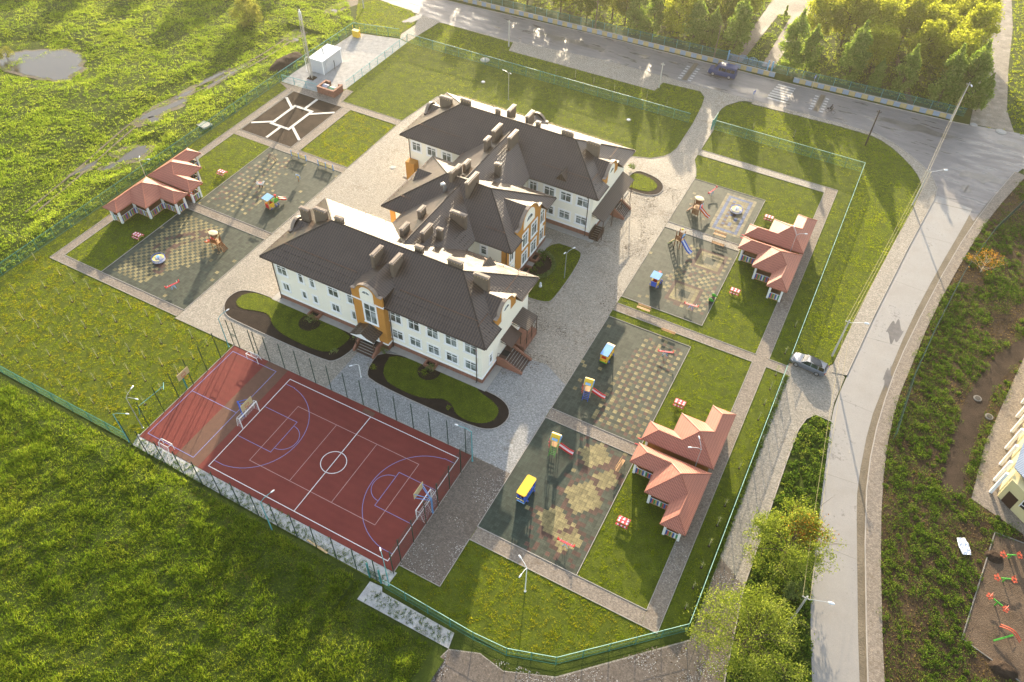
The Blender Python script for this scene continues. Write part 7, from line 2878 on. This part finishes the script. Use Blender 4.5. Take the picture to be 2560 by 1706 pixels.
def make_tree(name, label, cat, h, spread, shape, mat, n_leaf, size, seed, group=None, n_limbs=10, r0=.16, bark='bark', start=.25, tight=.34, tipw=.5, extra=None, per=170):
    """shape(u in 0..1 height) -> relative crown radius"""
    global rng
    keep = rng
    rng = np.random.default_rng(seed)
    t = thing(name, label, cat, (0, 0, 0), 0, group)
    b, tips = limb_mesh(h, spread, n_limbs, r0, seed, start)
    b.build('trunk', bark, t)
    C = []
    nc = max(24, int(n_leaf / per))
    for i in range(nc):
        if tips and rng.random() < tipw:
            p, q = tips[rng.integers(len(tips))]
            c = np.array(p.lerp(q, .45 + .6 * rng.random()))
            u = c[2] / h
        else:
            u = start * .7 + (1 - start * .7) * rng.random() ** .9
            a = rng.random() * 2 * np.pi
            rr = spread * shape(u) * rng.random() ** .45
            c = np.array((rr * np.cos(a), rr * np.sin(a), u * h))
        C.append(c)
    C = np.array(C)
    k = rng.integers(0, nc, n_leaf)
    sg = tight * spread * (.45 + .8 * rng.random(nc))
    off = rng.normal(size=(n_leaf, 3)) * sg[k][:, None] * np.array([.62, .62, .55])
    P = C[k] + off
    u = np.clip(P[:, 2] / h, 0, 1.03)
    lim = np.array([spread * shape(min(1, x)) * 1.08 + .1 for x in u])
    rad = np.hypot(P[:, 0], P[:, 1])
    P = P[(rad < lim * (1 + .25 * rng.random(n_leaf))) & (P[:, 2] > .25) & (P[:, 2] < h * 1.04)]
    big_mesh('crown', leaf_quads(P, size), 4, mat, t)
    if extra:
        m2, frac, cc, rad2 = extra
        Q = np.array(cc) + rng.normal(size=(int(n_leaf * frac), 3)) * rad2
        big_mesh('crown', leaf_quads(Q, size), 4, m2, t)
    rng = keep
    return t
sh_pop = lambda u: max(.05, math.sin(math.pi * min(1, (u * .93 + .10))) ** .75 * (1.0 if u < .55 else 1.15 - .35 * u))
sh_round = lambda u: max(.05, math.sqrt(max(0, 1 - ((u - .60) / .46) ** 2)))
sh_wide = lambda u: max(.05, math.sqrt(max(0, 1 - ((u - .58) / .50) ** 2)))
pops = [make_tree('poplar_tree', '', 'tree', 10.4, 2.0, sh_pop, 'leaf_poplar', 9000, .30, 21, None, 16, .17, 'bark', .10, .40, .45),
        make_tree('poplar_tree', '', 'tree', 9.2, 1.7, sh_pop, 'leaf_poplar', 7500, .30, 22, None, 15, .15, 'bark', .12, .42, .45)]
golds = [make_tree('park_tree', '', 'tree', 10.0, 3.6, sh_round, 'leaf_gold', 11500, .30, 31, None, 14, .20, 'bark', .30, .24, .55, None, 75),
         make_tree('park_tree', '', 'tree', 11.0, 3.1, sh_round, 'leaf_gold', 10500, .30, 32, None, 14, .20, 'bark', .25, .25, .5, None, 75)]
greens = [make_tree('park_tree', '', 'tree', 8.8, 3.0, sh_round, 'leaf_green', 8000, .29, 41, None, 13, .18, 'bark', .30, .26, .55, None, 75),
          make_tree('park_tree', '', 'tree', 10.0, 2.7, sh_round, 'leaf_green', 7500, .29, 42, None, 13, .18, 'bark', .26, .27, .55, None, 75)]
used = set()
def plant_tree(proto, x, y, s, label, group, lab_group=True):
    if proto.name in used:
        o = copy_tree(proto)
    else:
        used.add(proto.name)
        o = proto
    o.location = (x, y, 0)
    o.rotation_euler = (0, 0, rnd.random() * 6.28)
    s = s * (1.1 if 'poplar' in label else 1.0)
    o.scale = (s, s, s * (.95 + .1 * rnd.random()))
    tag(o, label, 'tree', group)
    return o
GP = 'poplars along the park fence'
POP = [(-49.0, 150.6, .92, 0, 'young green poplar behind the park fence, just right of the pole left of the van'), (-45.9, 151.8, .95, 1, 'slim green poplar behind the park fence midway between two utility poles'), (-37.3, 151.8, .95, 0, 'pointed green poplar behind the fence, third tree left of the park gate'),
       (-33.8, 153.0, .8, 1, 'smaller poplar standing behind the pole beside the park gate'), (-28.9, 152.9, 1.08, 0, 'tall pointed poplar immediately left of the park gate path'),
       (-17.6, 152.4, 1.05, 0, 'tall silvery green poplar immediately right of the park gate path'), (-14.4, 153.3, .95, 1, 'poplar touching the right side of the tall one by the gate path'),
       (-6.4, 153.6, 1.04, 0, 'slim lone poplar behind the striped wall above the cyclist'), (3.3, 153.3, .95, 1, 'poplar behind the striped wall just left of the narrow sand path'), (10.4, 153.2, 1.02, 0, 'broad poplar behind the end of the striped wall, left one of the corner pair'),
       (14.0, 154.2, 1.12, 0, 'tall poplar at the fence corner beside the dirt road'), (17.0, 154.6, .72, 1, 'low bushy poplar leaning over the edge of the dirt road'), (-1.2, 152.6, .6, 1, 'short green sapling-like poplar in the gap right of the lone poplar')]
for x, y, s, k, l in POP:
    plant_tree(pops[k], x, y, s, l, GP)
GG = 'golden trees in the park'
GOL = [(-15.5, 166.5), (-10.4, 167.2), (-5.0, 166.0), (.2, 169.8), (5.4, 170.5), (9.8, 176.5), (-9.0, 174.6), (-2.6, 177.0), (3.4, 180.5), (4.8, 162.2), (-3.2, 158.8), (12.2, 168.5), (8.2, 186), (-6.4, 184.5), (11.0, 160.5), (-13.5, 178.5), (0, 188), (13.0, 182)]
for i, (x, y) in enumerate(GOL):
    plant_tree(golds[i % 2], x, y, .95 + .25 * rnd.random(), 'tall golden green tree in the dense stand between gate path and dirt road', GG)
GRN = [(-80, 152.5), (-74.5, 151), (-70, 155), (-66.5, 151), (-63.0, 154), (-60.2, 150.6), (-56.0, 154.5), (-52.8, 153.8), (-43.0, 156.8), (-40.6, 151.2), (-39.8, 160.5), (-34.6, 159.6), (-31.2, 163.5), (-46.6, 160.8), (-54.0, 162), (-61.5, 161), (-30.4, 170.5), (-35.5, 168.5), (-41.5, 167.5), (-48, 169.5), (-69, 163), (-76, 160), (-86, 157), (-56, 171), (-34, 178), (-43, 177)]
for i, (x, y) in enumerate(GRN):
    plant_tree(greens[i % 2] if i % 3 else golds[i % 2], x, y, .78 + .25 * rnd.random(), 'hazy green park tree in the loose stand left of the gate path', 'green trees in the park left of the gate')
# a line of trees beyond the meadow, past the top left corner: their long shadows fall into view
for i, (x, y, s) in enumerate(((-177, 139.5, 1.35), (-172.5, 136, 1.25), (-161.5, 142, 1.3), (-147, 143, 1.3), (-143.5, 146, 1.3), (-188, 139, 1.3), (-153, 152, 1.2), (-134, 151, 1.1), (-200, 134, 1.3), (-168, 152, 1.2), (-183, 131, 1.2), (-196, 143, 1.2))):
    plant_tree(greens[i % 2], x, y, s, 'dark tree in the line beyond the far edge of the wet meadow', 'trees beyond the meadow')
for i, (x, y, s) in enumerate(((-98, 160, 1.1), (-93, 166, 1.2), (-88, 170, 1.1), (-103, 170, 1.2))):
    plant_tree(greens[i % 2], x, y, s, 'tree beyond the far end of the street at the top left', 'trees at the far street end')
t = make_tree('willow_bush', 'pale feathery willow bush in the meadow at the top', 'bush', 5.4, 2.9, sh_wide, 'leaf_willow', 7000, .20, 51, None, 16, .10, 'bark', .05, .34, .7)
t.location = (-119.8, 113.5, 0)
t = make_tree('willow_bush', 'small straw-coloured willow bush standing in the big puddle', 'bush', 2.6, 1.5, sh_wide, 'leaf_willow', 1500, .16, 52, None, 14, .05, 'bark', .05, .34, .8)
t.location = (-150.2, 79.6, 0)
t = make_tree('leafy_tree', 'broad yellow-green tree with a rusty patch of leaves beside the right road', 'tree', 6.6, 4.6, sh_wide, 'leaf_spring', 15500, .155, 61, None, 22, .17, 'bark', .22, .15, .62, ('leaf_orange', .10, (.9, 1.6, 5.4), (.95, .8, .8)), 55)
t.location = (8.6, 48.0, 0)
t = make_tree('leafy_tree', 'broad yellow-green tree at the bottom edge, nearest the photo\'s lower right', 'tree', 6.8, 5.4, sh_wide, 'leaf_spring', 20000, .15, 62, None, 30, .15, 'bark', .22, .15, .5, None, 45)
t.location = (7.6, 36.2, 0)
t = make_tree('shrub', 'pale grey-green shrub growing under the two leafy trees by the road', 'shrub', 2.6, 1.1, sh_wide, 'leaf_pale', 1900, .16, 63, None, 12, .05, 'bark', .1, .4, .6)
t.location = (10.8, 44.6, 0)
t = make_tree('orange_shrub', 'sparse shrub with orange spring leaves on the overgrown bank', 'shrub', 3.0, 2.6, sh_wide, 'leaf_orange', 850, .17, 64, None, 16, .07, 'bark_pale', .05, .3, .95)
t.location = (22.6, 107.6, 0)
t = make_tree('conifer', 'tiny dark conifer on the grass strip between the park gate paths', 'tree', 3.2, .6, lambda u: max(.05, 1 - u), 'leaf_poplar', 1200, .2, 65, None, 8, .05, 'bark', .05, .4, .2)
t.location = (-23.6, 172.5, 0)

# ------------------------------------------------------------------ saplings and shrubs
def make_sapling(seed, h, n=34):
    global rng
    keep = rng
    rng = np.random.default_rng(seed)
    t = thing('sapling', '', 'sapling')
    b = MB()
    b.tube([(0, 0, 0), (.03, .02, h * .5), (0, .03, h)], [.030, .024, .010], 6)
    for i in range(6):
        a = i * 2.3
        z = h * (.4 + .09 * i)
        b.tube([(0, 0, z), (.22 * math.cos(a), .22 * math.sin(a), z + .25)], [.012, .004], 4)
    b.build('stem', 'stake', t)
    P = np.stack([rng.normal(size=n) * .16, rng.normal(size=n) * .16, h * (.45 + .6 * rng.random(n))], 1)
    big_mesh('foliage', leaf_quads(P, .10), 4, 'leaf_pale', t)
    P2 = np.stack([rng.normal(size=40) * .17, rng.normal(size=40) * .17, .02 + .05 * rng.random(40)], 1)
    b = MB()
    b.lathe((0, 0, 0), [(.17, .0), (.13, .035), (.04, .05)], 10)
    b.build('soil_ring', 'dark_soil', t)
    rng = keep
    return t
sap = [make_sapling(71, 1.5), make_sapling(72, 1.25), make_sapling(73, 1.7)]
SGR = 'saplings planted in rows on the left lawn'
SP = []
for i in range(11):
    for j in range(6):
        x, y = -90.3 + 2.72 * i, 28.4 + 2.78 * j
        if x > -64 or (x > -67 and j < 1):
            continue
        SP.append((x + (rnd.random() - .5) * .25, y + (rnd.random() - .5) * .25))
SP += [(-98.8, 42.9), (-95.8, 36.9), (-93.0, 39.6), (-93.2, 42.4)]
q_ = 0
def plant_sap(x, y, label, group):
    global q_
    p = sap[q_ % 3]
    o = p if q_ < 3 else copy_tree(p)
    q_ += 1
    o.location = (x, y, ZL)
    o.rotation_euler = (0, 0, rnd.random() * 6.28)
    s = .8 + .35 * rnd.random()
    o.scale = (s, s, s)
    tag(o, label, 'sapling', group)
for x, y in SP:
    plant_sap(x, y, 'thin pale sapling planted in a row on the lawn left of the red court', SGR)
for x, y in ((1.35, 83.2), (1.4, 77.7), (1.3, 73.4), (1.3, 70.7), (1.3, 68.0), (1.3, 65.3), (1.3, 57.3), (1.35, 51.7), (1.35, 48.9), (1.35, 46.1), (1.4, 43.3), (1.4, 40.7), (1.4, 38.2)):
    plant_sap(x, y, 'thin sapling in the grass strip between the pavilions\' path and the fence', 'saplings along the right fence')
for x, y in ((-56.4, 127.7), (-52.5, 128.2), (-48.6, 128.1), (-44.2, 127.7), (-37.8, 128.1), (-33.7, 127.7), (-17.6, 128.4), (-14.2, 128.3), (-10.5, 129.0), (-2.2, 128.8)):
    plant_sap(x, y, 'thin bare sapling on the lawn between the back fence and the street', 'saplings along the street lawn')
def shrub(label, x, y, h, r_, mat, n, size, seed, name='shrub'):
    t = make_tree(name, label, 'shrub', h, r_, sh_wide, mat, n, size, seed, None, 9, .02, 'bark', .05, .42, .5)
    t.location = (x, y, .1)
    return t
shrub('pale green shrub in the soil round the left light well', -56.7, 52.3, .95, .72, 'leaf_pale', 420, .13, 81)
shrub('small light shrub at the front of the left bed', -50.5, 49.0, .7, .5, 'leaf_pale', 260, .12, 82)
shrub('round light shrub left of the front steps', -49.35, 52.3, .8, .55, 'leaf_pale', 320, .12, 83)
shrub('round light shrub right of the front steps', -45.0, 52.3, .85, .6, 'leaf_pale', 340, .12, 84)
shrub('tiny shrub in the dark soil at the left of the right bed', -44.6, 49.3, .6, .42, 'leaf_green', 200, .12, 85)
shrub('pale shrub beside the right light well', -38.0, 52.7, .8, .6, 'leaf_pale', 320, .12, 86)
shrub('low green shrub in front of the right light well', -38.4, 51.6, .6, .5, 'leaf_green', 260, .12, 87)
shrub('tiny shrub in the soil bay of the right bed', -32.8, 48.4, .5, .36, 'leaf_green', 150, .12, 88)
shrub('green bush at the left end of the oval bed', -31.9, 106.0, .8, .6, 'leaf_bush', 320, .14, 89)
for i, (x, y, l) in enumerate(((-34.8, 78.6, 'upper'), (-34.6, 77.0, 'middle'), (-34.9, 75.5, 'lower'), (-35.6, 79.3, 'back'))):
    shrub({'upper': 'leafy plant at the far side of the half-round flower bed', 'middle': 'leafy plant in the middle of the half-round flower bed', 'lower': 'leafy plant at the near side of the half-round flower bed', 'back': 'leafy plant against the wall above the half-round bed'}[l], x, y, .8, .55, 'leaf_bush', 260, .14, 91 + i, 'flower_plant')
t = thing('clipped_hedge', 'pale green curved hedge round the half-round flower bed', 'hedge', (-33, 77, 0))
A_ = np.linspace(-78, 80, 2600)
rr_ = 3.0 + (rng.random(2600) - .5) * .55
P = np.stack([-35.6 + rr_ * np.cos(np.radians(A_)), 77.0 + rr_ * np.sin(np.radians(A_)), .1 + .5 * rng.random(2600)], 1)
big_mesh('foliage', leaf_quads(P - np.array([-33, 77, 0]), .16), 4, 'leaf_pale', t)
b = MB()
pts = [(x, y) for x, y in arc(-35.6, 77.0, 2.72, -75, 78, 26)]
FL = MB()
for i, (x, y) in enumerate(pts):
    if i % 2 == 0:
        FL.lathe((x, y, .12), [(.05, 0), (.08, .08), (.04, .12)], 7)
FL.build('flowers', 'flower_pink', t)
t = thing('garden_figure', 'small white garden figure on the lawn by the near wing', 'ornament', (-32.6, 73.3, .1))
b = MB()
b.lathe((-32.6, 73.3, .1), [(.20, 0), (.24, .18), (.16, .42), (.12, .5), (.17, .62), (.12, .78), (.02, .84)], 10)
b.build('figure', 'bag_white', t, smooth=True)

# ------------------------------------------------------------------ grass and undergrowth (uncountable)
def keep_out(X, Y, polys):
    k = np.ones(len(X), bool)
    for p in polys:
        xs = [a[0] for a in p]
        ys = [a[1] for a in p]
        c = (X > min(xs)) & (X < max(xs)) & (Y > min(ys)) & (Y < max(ys)) & k
        if c.any():
            idx = np.nonzero(c)[0]
            ins = inside(p, X[idx], Y[idx])
            k[idx[ins]] = False
    return k
BLD = [rect(x0 - .9, x1 + .9, y0 - .9, y1 + .9) for x0, x1, y0, y1 in WZ]
def scatter(x0, x1, y0, y1, dens, within=None, out=None):
    n = int((x1 - x0) * (y1 - y0) * dens)
    X = x0 + (x1 - x0) * rng.random(n)
    Y = y0 + (y1 - y0) * rng.random(n)
    k = np.ones(n, bool)
    if within:
        k = np.zeros(n, bool)
        for p in within:
            k |= inside(p, X, Y)
    X, Y = X[k], Y[k]
    if out:
        k = keep_out(X, Y, out)
        X, Y = X[k], Y[k]
    return X, Y
# undulating meadow ground (tussocks, low ridges), left and front
def meadow_ground(x0, x1, y0, y1, step, amp, edge):
    nx, ny = int((x1 - x0) / step), int((y1 - y0) / step)
    gx = np.linspace(x0, x1, nx + 1)
    gy = np.linspace(y0, y1, ny + 1)
    X, Y = np.meshgrid(gx, gy)
    xf, yf = X.ravel(), Y.ravel()
    Z = mz(xf, yf)
    co = np.stack([xf, yf, Z], 1).astype(np.float32)
    me = bpy.data.meshes.new('meadow')
    me.vertices.add(len(co))
    me.vertices.foreach_set('co', co.ravel())
    i = np.arange(nx * ny)
    a = (i // nx) * (nx + 1) + i % nx
    F = np.stack([a, a + 1, a + nx + 2, a + nx + 1], 1).astype(np.int32)
    me.loops.add(F.size)
    me.loops.foreach_set('vertex_index', F.ravel())
    me.polygons.add(len(F))
    me.polygons.foreach_set('loop_start', np.arange(0, F.size, 4, dtype=np.int32))
    me.polygons.foreach_set('loop_total', np.full(len(F), 4, dtype=np.int32))
    me.polygons.foreach_set('use_smooth', np.ones(len(F), bool))
    me.materials.append(M['ground_grass'])
    me.update(calc_edges=True)
    o = bpy.data.objects.new('meadow', me)
    COL.objects.link(o)
    tag(o, kind='structure')
def mz(x, y):
    """height of the rough meadow; sinks to nothing at the school fence and in puddles"""
    z = .26 * (fbm(x * 1.0 + y * .35, y * .8 - x * .2, .55, 4) - .42) + .75 * (fbm(x, y, .075, 3) - .42) + .38
    d1 = np.clip((-100.9 - x) / 3.0, 0, 1)
    d2 = np.clip((25.6 - .0 * x - y) / 2.5, 0, 1)
    d = np.maximum(np.where(y > 26, d1, 0), np.where(y <= 26, d2, 0))
    z = np.where(y < 26, z * 1.35, z)
    d = np.where((x > -30) & (y <= 26), d * np.clip((22.4 - y) / 3.0, 0, 1), d)
    d = np.where(y > 126, d * np.clip((-111.5 - x) / 4, 0, 1), d)
    # lower ground along the track, in the puddle
    tr = np.clip((np.abs(x + 110.6 + 2.2 * np.sin((y - 60) / 14.0)) - 3.0) / 2.5, 0, 1)
    tr = np.minimum(tr, np.clip((np.hypot((x + 106.5) / 1.0, (y - 68) / 2.2) - 2.6) / 1.5, 0, 1))
    d = d * np.where((y > 45) & (y < 118), tr, 1)
    pd = np.clip(np.hypot((x + 145.5) / 12.5, (y - 82.5) / 7.0) - .85, 0, .5) * 2
    return -.01 + z * d * pd + .10 * d * pd - .10 * (1 - pd)
meadow_ground(-215, -100.7, 20, 215, .62, 1, 0)
meadow_ground(-125, -17.5, -14, 25.7, .36, 1, 0)
MEADOW_W = [(-215, 20), (-100.8, 20), (-100.8, 124), (-112, 136), (-112, 215), (-215, 215)]
MEADOW_S = [(-125, -14), (-21, -14), (-19, 22.6), (-29, 22.9), (-29.2, 25.0), (-62, 25.5), (-100.8, 25.7), (-125, 25.7)]
roads_out = [ROAD_N, SW_IN] + PUD
def tufts(name, X, Y, base, h0, hv, nb, spread, width, lean, mat, scale=.6):
    g = fbm(X, Y, scale, 3)
    hgt = h0 + hv * np.clip((g - .30) * 2.2, 0, 1.2)
    o = big_mesh(name, blades(X, Y, base, hgt, nb, spread, width, lean), 3, mat)
    tag(o, kind='stuff')
    return o
X, Y = scatter(-175, -100.7, 26, 150, 14, [MEADOW_W])
g = fbm(X, Y, .35, 3)
k = rng.random(len(X)) < np.clip((g - .22) * 3.2, .3, 1)
k &= keep_out(X, Y, PUD) | ((fbm(X, Y, .40, 4) > .47) & (rng.random(len(X)) < .75) & (X < -130))
X, Y = X[k], Y[k]
tufts('meadow_grass', X, Y, mz(X, Y), .11, .26, 7, .26, .045, .8, 'blade_meadow', .55)
X, Y = scatter(-112, -17.8, -12, 25.6, 34, [MEADOW_S], PUD)
g = fbm(X, Y, .5, 3)
k = rng.random(len(X)) < np.clip((g - .20) * 3.0, .62, 1)
X, Y = X[k], Y[k]
tufts('meadow_grass', X, Y, mz(X, Y), .12, .40, 7, .20, .028, .85, 'blade_tall_shaded', .75)
X, Y = scatter(-112, -20, -12, 25.4, .55, [MEADOW_S])
k = fbm(X + 40, Y, .22, 3) > .50
X, Y = X[k], Y[k]
tufts('dry_grass', X, Y, mz(X, Y), .15, .25, 9, .35, .02, 1.0, 'dry_blade')
# mown lawns: short uneven tufts with gaps
GAPS = PAVED + BLD
X, Y = scatter(-100, 2.1, 25.6, 124.2, 38, [SITE], GAPS)
g = fbm(X, Y, 2.2, 3)
far = np.clip((Y - 60) / 60, 0, 1)
k = (rng.random(len(X)) < np.clip((g - .30) * 4.5, .12, 1) * (1 - .6 * far))
X, Y, far = X[k], Y[k], far[k]
o = big_mesh('lawn_grass', blades(X, Y, np.full(len(X), ZL), (.04 + .065 * np.clip((fbm(X, Y, .9, 2) - .2) * 2, 0, 1)), 6, .13, .020 + 0 * X[0], .9), 3, 'blade_lawn')
tag(o, kind='stuff')
SLAWN = [(-26.6, 25.9), (-12.5, 25.8), (-7.6, 27.5), (2.0, 36.1), (-.1, 34.3), (-21.7, 34.3), (-21.9, 28.3), (-26.6, 28.3)]
X, Y = scatter(-100, 2, 25.8, 97.7, 16, [SLAWN, rect(-83.0, -73.2, 83.3, 97.6), rect(-99.5, -63.2, 27, 44)], GAPS)
g = fbm(X, Y, 1.5, 3)
k = rng.random(len(X)) < np.clip((g - .40) * 7, 0, 1)
X, Y = X[k], Y[k]
o = big_mesh('lawn_grass', blades(X, Y, np.full(len(X), ZL), .07 + .07 * rng.random(len(X)), 6, .14, .022, .9), 3, 'blade_yellow')
tag(o, kind='stuff')
LAWNS2 = [VERGE_N, VERGE_NE, VERGE_NW]
X, Y = scatter(-109, 12.5, 76, 137, 16, LAWNS2, PAVED)
o = big_mesh('lawn_grass', blades(X, Y, np.full(len(X), ZL), .04 + .09 * np.clip((fbm(X, Y, .5, 3) - .25) * 2, 0, 1), 6, .2, .028, .9), 3, 'blade_lawn')
tag(o, kind='stuff')
SMALL = [GW, GE, GM2, OVL]
X, Y = scatter(-70, -25, 47, 107, 60, SMALL, BLD)
k = ~inside([(-37, 73.6), (-32.4, 73.6), (-32.4, 80.6), (-37, 80.6)], X, Y)
X, Y = X[k], Y[k]
o = big_mesh('lawn_grass', blades(X, Y, np.full(len(X), .12), .03 + .03 * rng.random(len(X)), 6, .12, .014, .8), 3, 'blade_lawn')
tag(o, kind='stuff')
# park grass
PARK = [(-125, 150.5), (15.4, 152), (15.6, 230), (-125, 230)]
X, Y = scatter(-110, 15.4, 150.5, 215, 2.2, [PARK], PAVED)
o = big_mesh('park_grass', blades(X, Y, np.zeros(len(X)), .10 + .3 * rng.random(len(X)), 6, .35, .06, .8), 3, 'blade_meadow')
tag(o, kind='stuff')
X, Y = scatter(19.5, 45, 139, 215, 2.5, None, PAVED)
o = big_mesh('verge_grass', blades(X, Y, np.zeros(len(X)), .08 + .25 * rng.random(len(X)), 6, .3, .05, .8), 3, 'blade_lawn')
tag(o, kind='stuff')
# weeds creeping along the foot of the fences and over the gravel margin
X = np.concatenate([np.full(900, 2.45) + .35 * rng.random(900), -63 + 36 * rng.random(700), -28 + 10 * rng.random(160), -27.4 + 28 * rng.random(1) * np.ones(1)])
Y = np.concatenate([36 + 38 * rng.random(900), 26.0 + 1.4 * rng.random(700) ** 2.2, 23.4 + 1.4 * rng.random(160), 25.2 * np.ones(1)])
o = big_mesh('weeds', blades(X, Y, np.full(len(X), ZP), .08 + .16 * rng.random(len(X)), 7, .14, .03, 1.0), 3, 'leaf_bush')
tag(o, kind='stuff')
# undergrowth: clumps of leaves on the bank and on the strip between drive and road
def clumps(name, X, Y, r0, rv, n, size, mat, hk=.7, z0=0.0):
    k = len(X)
    rr = r0 + rv * rng.random(k) ** 2
    kk = np.repeat(np.arange(k), n)
    d = rng.normal(size=(k * n, 3))
    d /= np.linalg.norm(d, axis=1)[:, None]
    d[:, 2] = np.abs(d[:, 2])
    q = (rng.random(k * n) ** .35)
    P = np.stack([X[kk], Y[kk], np.full(k * n, z0)], 1) + d * (q * rr[kk])[:, None] * np.array([1, 1, hk])
    P[:, 2] += .02
    o = big_mesh(name, leaf_quads(P, size), 4, mat)
    tag(o, kind='stuff')
HEDGE = [(9.05, 69.2), (7.5, 69.1), (6.7, 68.0), (6.3, 66.2), (6.25, 60.4), (6.3, 43), (7.4, 33.2), (9, 14), (19, 14), (17, 28), (14.3, 37.2), (12.4, 44.8), (11.5, 49.6), (10.2, 59.8)]
X, Y = scatter(6, 19, 14, 69, 2.6, [HEDGE])
clumps('undergrowth', X, Y, .28, .55, 60, .17, 'leaf_bush', .9)
X, Y = scatter(6, 19, 14, 69, 1.0, [HEDGE])
clumps('undergrowth', X, Y, .25, .45, 46, .17, 'leaf_spring', .9)
X, Y = scatter(15, 45, 30, 136, 2.3, [BANK], PAVED)
g = fbm(X, Y, .22, 4) - .07 * np.clip((X - 20) / 8, -.5, 1.5)
k = (g > .40)
clumps('undergrowth', X[k], Y[k], .18, .85, 75, .115, 'leaf_bush', .9)
X, Y = scatter(15, 45, 30, 136, 8, [BANK], PAVED)
P = np.stack([X, Y, .03 + .05 * rng.random(len(X))], 1)
tag(big_mesh('leaf_litter', leaf_quads(P, .16, .6, .7), 4, 'dry_blade'), kind='stuff')
X, Y = scatter(15, 45, 30, 136, 9, [BANK], PAVED)
k = fbm(X, Y, .26, 4) + .06 * np.clip((24 - X) / 8, -1, 1) > .47
X, Y = X[k], Y[k]
o = big_mesh('weeds', blades(X, Y, np.full(len(X), .01), .08 + .25 * rng.random(len(X)), 6, .22, .03, .9), 3, 'leaf_bush')
tag(o, kind='stuff')
X, Y = scatter(15, 45, 30, 136, 3, [BANK], PAVED)
o = big_mesh('dry_grass', blades(X, Y, np.full(len(X), .01), .06 + .18 * rng.random(len(X)), 8, .3, .018, 1.3), 3, 'dry_blade')
tag(o, kind='stuff')
# fallen leaves and petals on the paving
def litter(name, polys, x0, x1, y0, y1, dens, size, mat, fn=None, z=ZP + .012, out=None):
    X, Y = scatter(x0, x1, y0, y1, dens, polys, out)
    if fn is not None:
        k = rng.random(len(X)) < fn(X, Y)
        X, Y = X[k], Y[k]
    P = np.stack([X, Y, np.full(len(X), z) + .012 * rng.random(len(X))], 1)
    n = len(P)
    a = rng.random(n) * 6.283
    s = size * (.5 + rng.random(n))
    u = np.stack([np.cos(a), np.sin(a), .35 * (rng.random(n) - .5)], 1) * s[:, None]
    w = np.stack([-np.sin(a), np.cos(a), .35 * (rng.random(n) - .5)], 1) * (s * .6)[:, None]
    V = np.stack([P - u, P + w, P + u, P - w], 1).reshape(-1, 3)
    tag(big_mesh(name, V, 4, mat), kind='stuff')
blotch = lambda X, Y: np.clip((fbm(X, Y, .35, 3) - .40) * 5, 0, 1)
litter('leaf_litter', [rect(-31, -21.9, 59, 108)], -31, -21.9, 59, 108, 26, .075, 'litter_leaf', blotch, ZP + .006, BLD + [GM2, OV])
litter('petal_litter', [rect(-26.8, -21.85, 28.4, 43.8)], -26.8, -21.85, 28.4, 43.8, 24, .045, 'petal', blotch, ZP + .008)
litter('petal_litter', [rect(-1.9, -.3, 34.6, 54)], -1.9, -.3, 34.6, 54, 26, .04, 'petal', blotch, ZP + .012)
litter('petal_litter', [rect(-21.7, -11, 53.1, 54.6), rect(-97.5, -85, 44.3, 45.6), rect(-21.7, -11, 94.6, 96)], -97.5, -11, 44, 96, 22, .04, 'petal', blotch, ZP + .014)
litter('petal_litter', [[(2.9, 45.4), (6.1, 43.4), (7.2, 33.2), (8, 12.5), (-20, 12.5), (-17.6, 23.2), (-14.8, 24.3), (-7.2, 25.8), (2.95, 35.3)]], -20, 8, 12, 46, 32, .05, 'petal', blotch, .046)
litter('leaf_litter', [[(2.9, 36), (7.2, 33.2), (8, 12.5), (-20, 12.5), (-17.6, 23.2), (-14.8, 24.3), (-7.2, 25.8)]], -20, 8, 12, 36, 30, .07, 'litter_leaf', blotch, .044)

# ------------------------------------------------------------------ low morning haze
hz_ = MB()
hz_.box(-480, 420, -320, 640, -1.2, 82.0)
m_ = bpy.data.materials.new('haze_air')
m_.use_nodes = True
M['haze_air'] = m_
m_.node_tree.nodes.clear()
pv = m_.node_tree.nodes.new('ShaderNodeVolumePrincipled')
pv.inputs['Color'].default_value = (1.0, 0.94, 0.78, 1)
pv.inputs['Density'].default_value = 0.00036
pv.inputs['Anisotropy'].default_value = 0.84
om_ = m_.node_tree.nodes.new('ShaderNodeOutputMaterial')
m_.node_tree.links.new(pv.outputs[0], om_.inputs['Volume'])
tag(hz_.build('haze', 'haze_air'), kind='stuff')
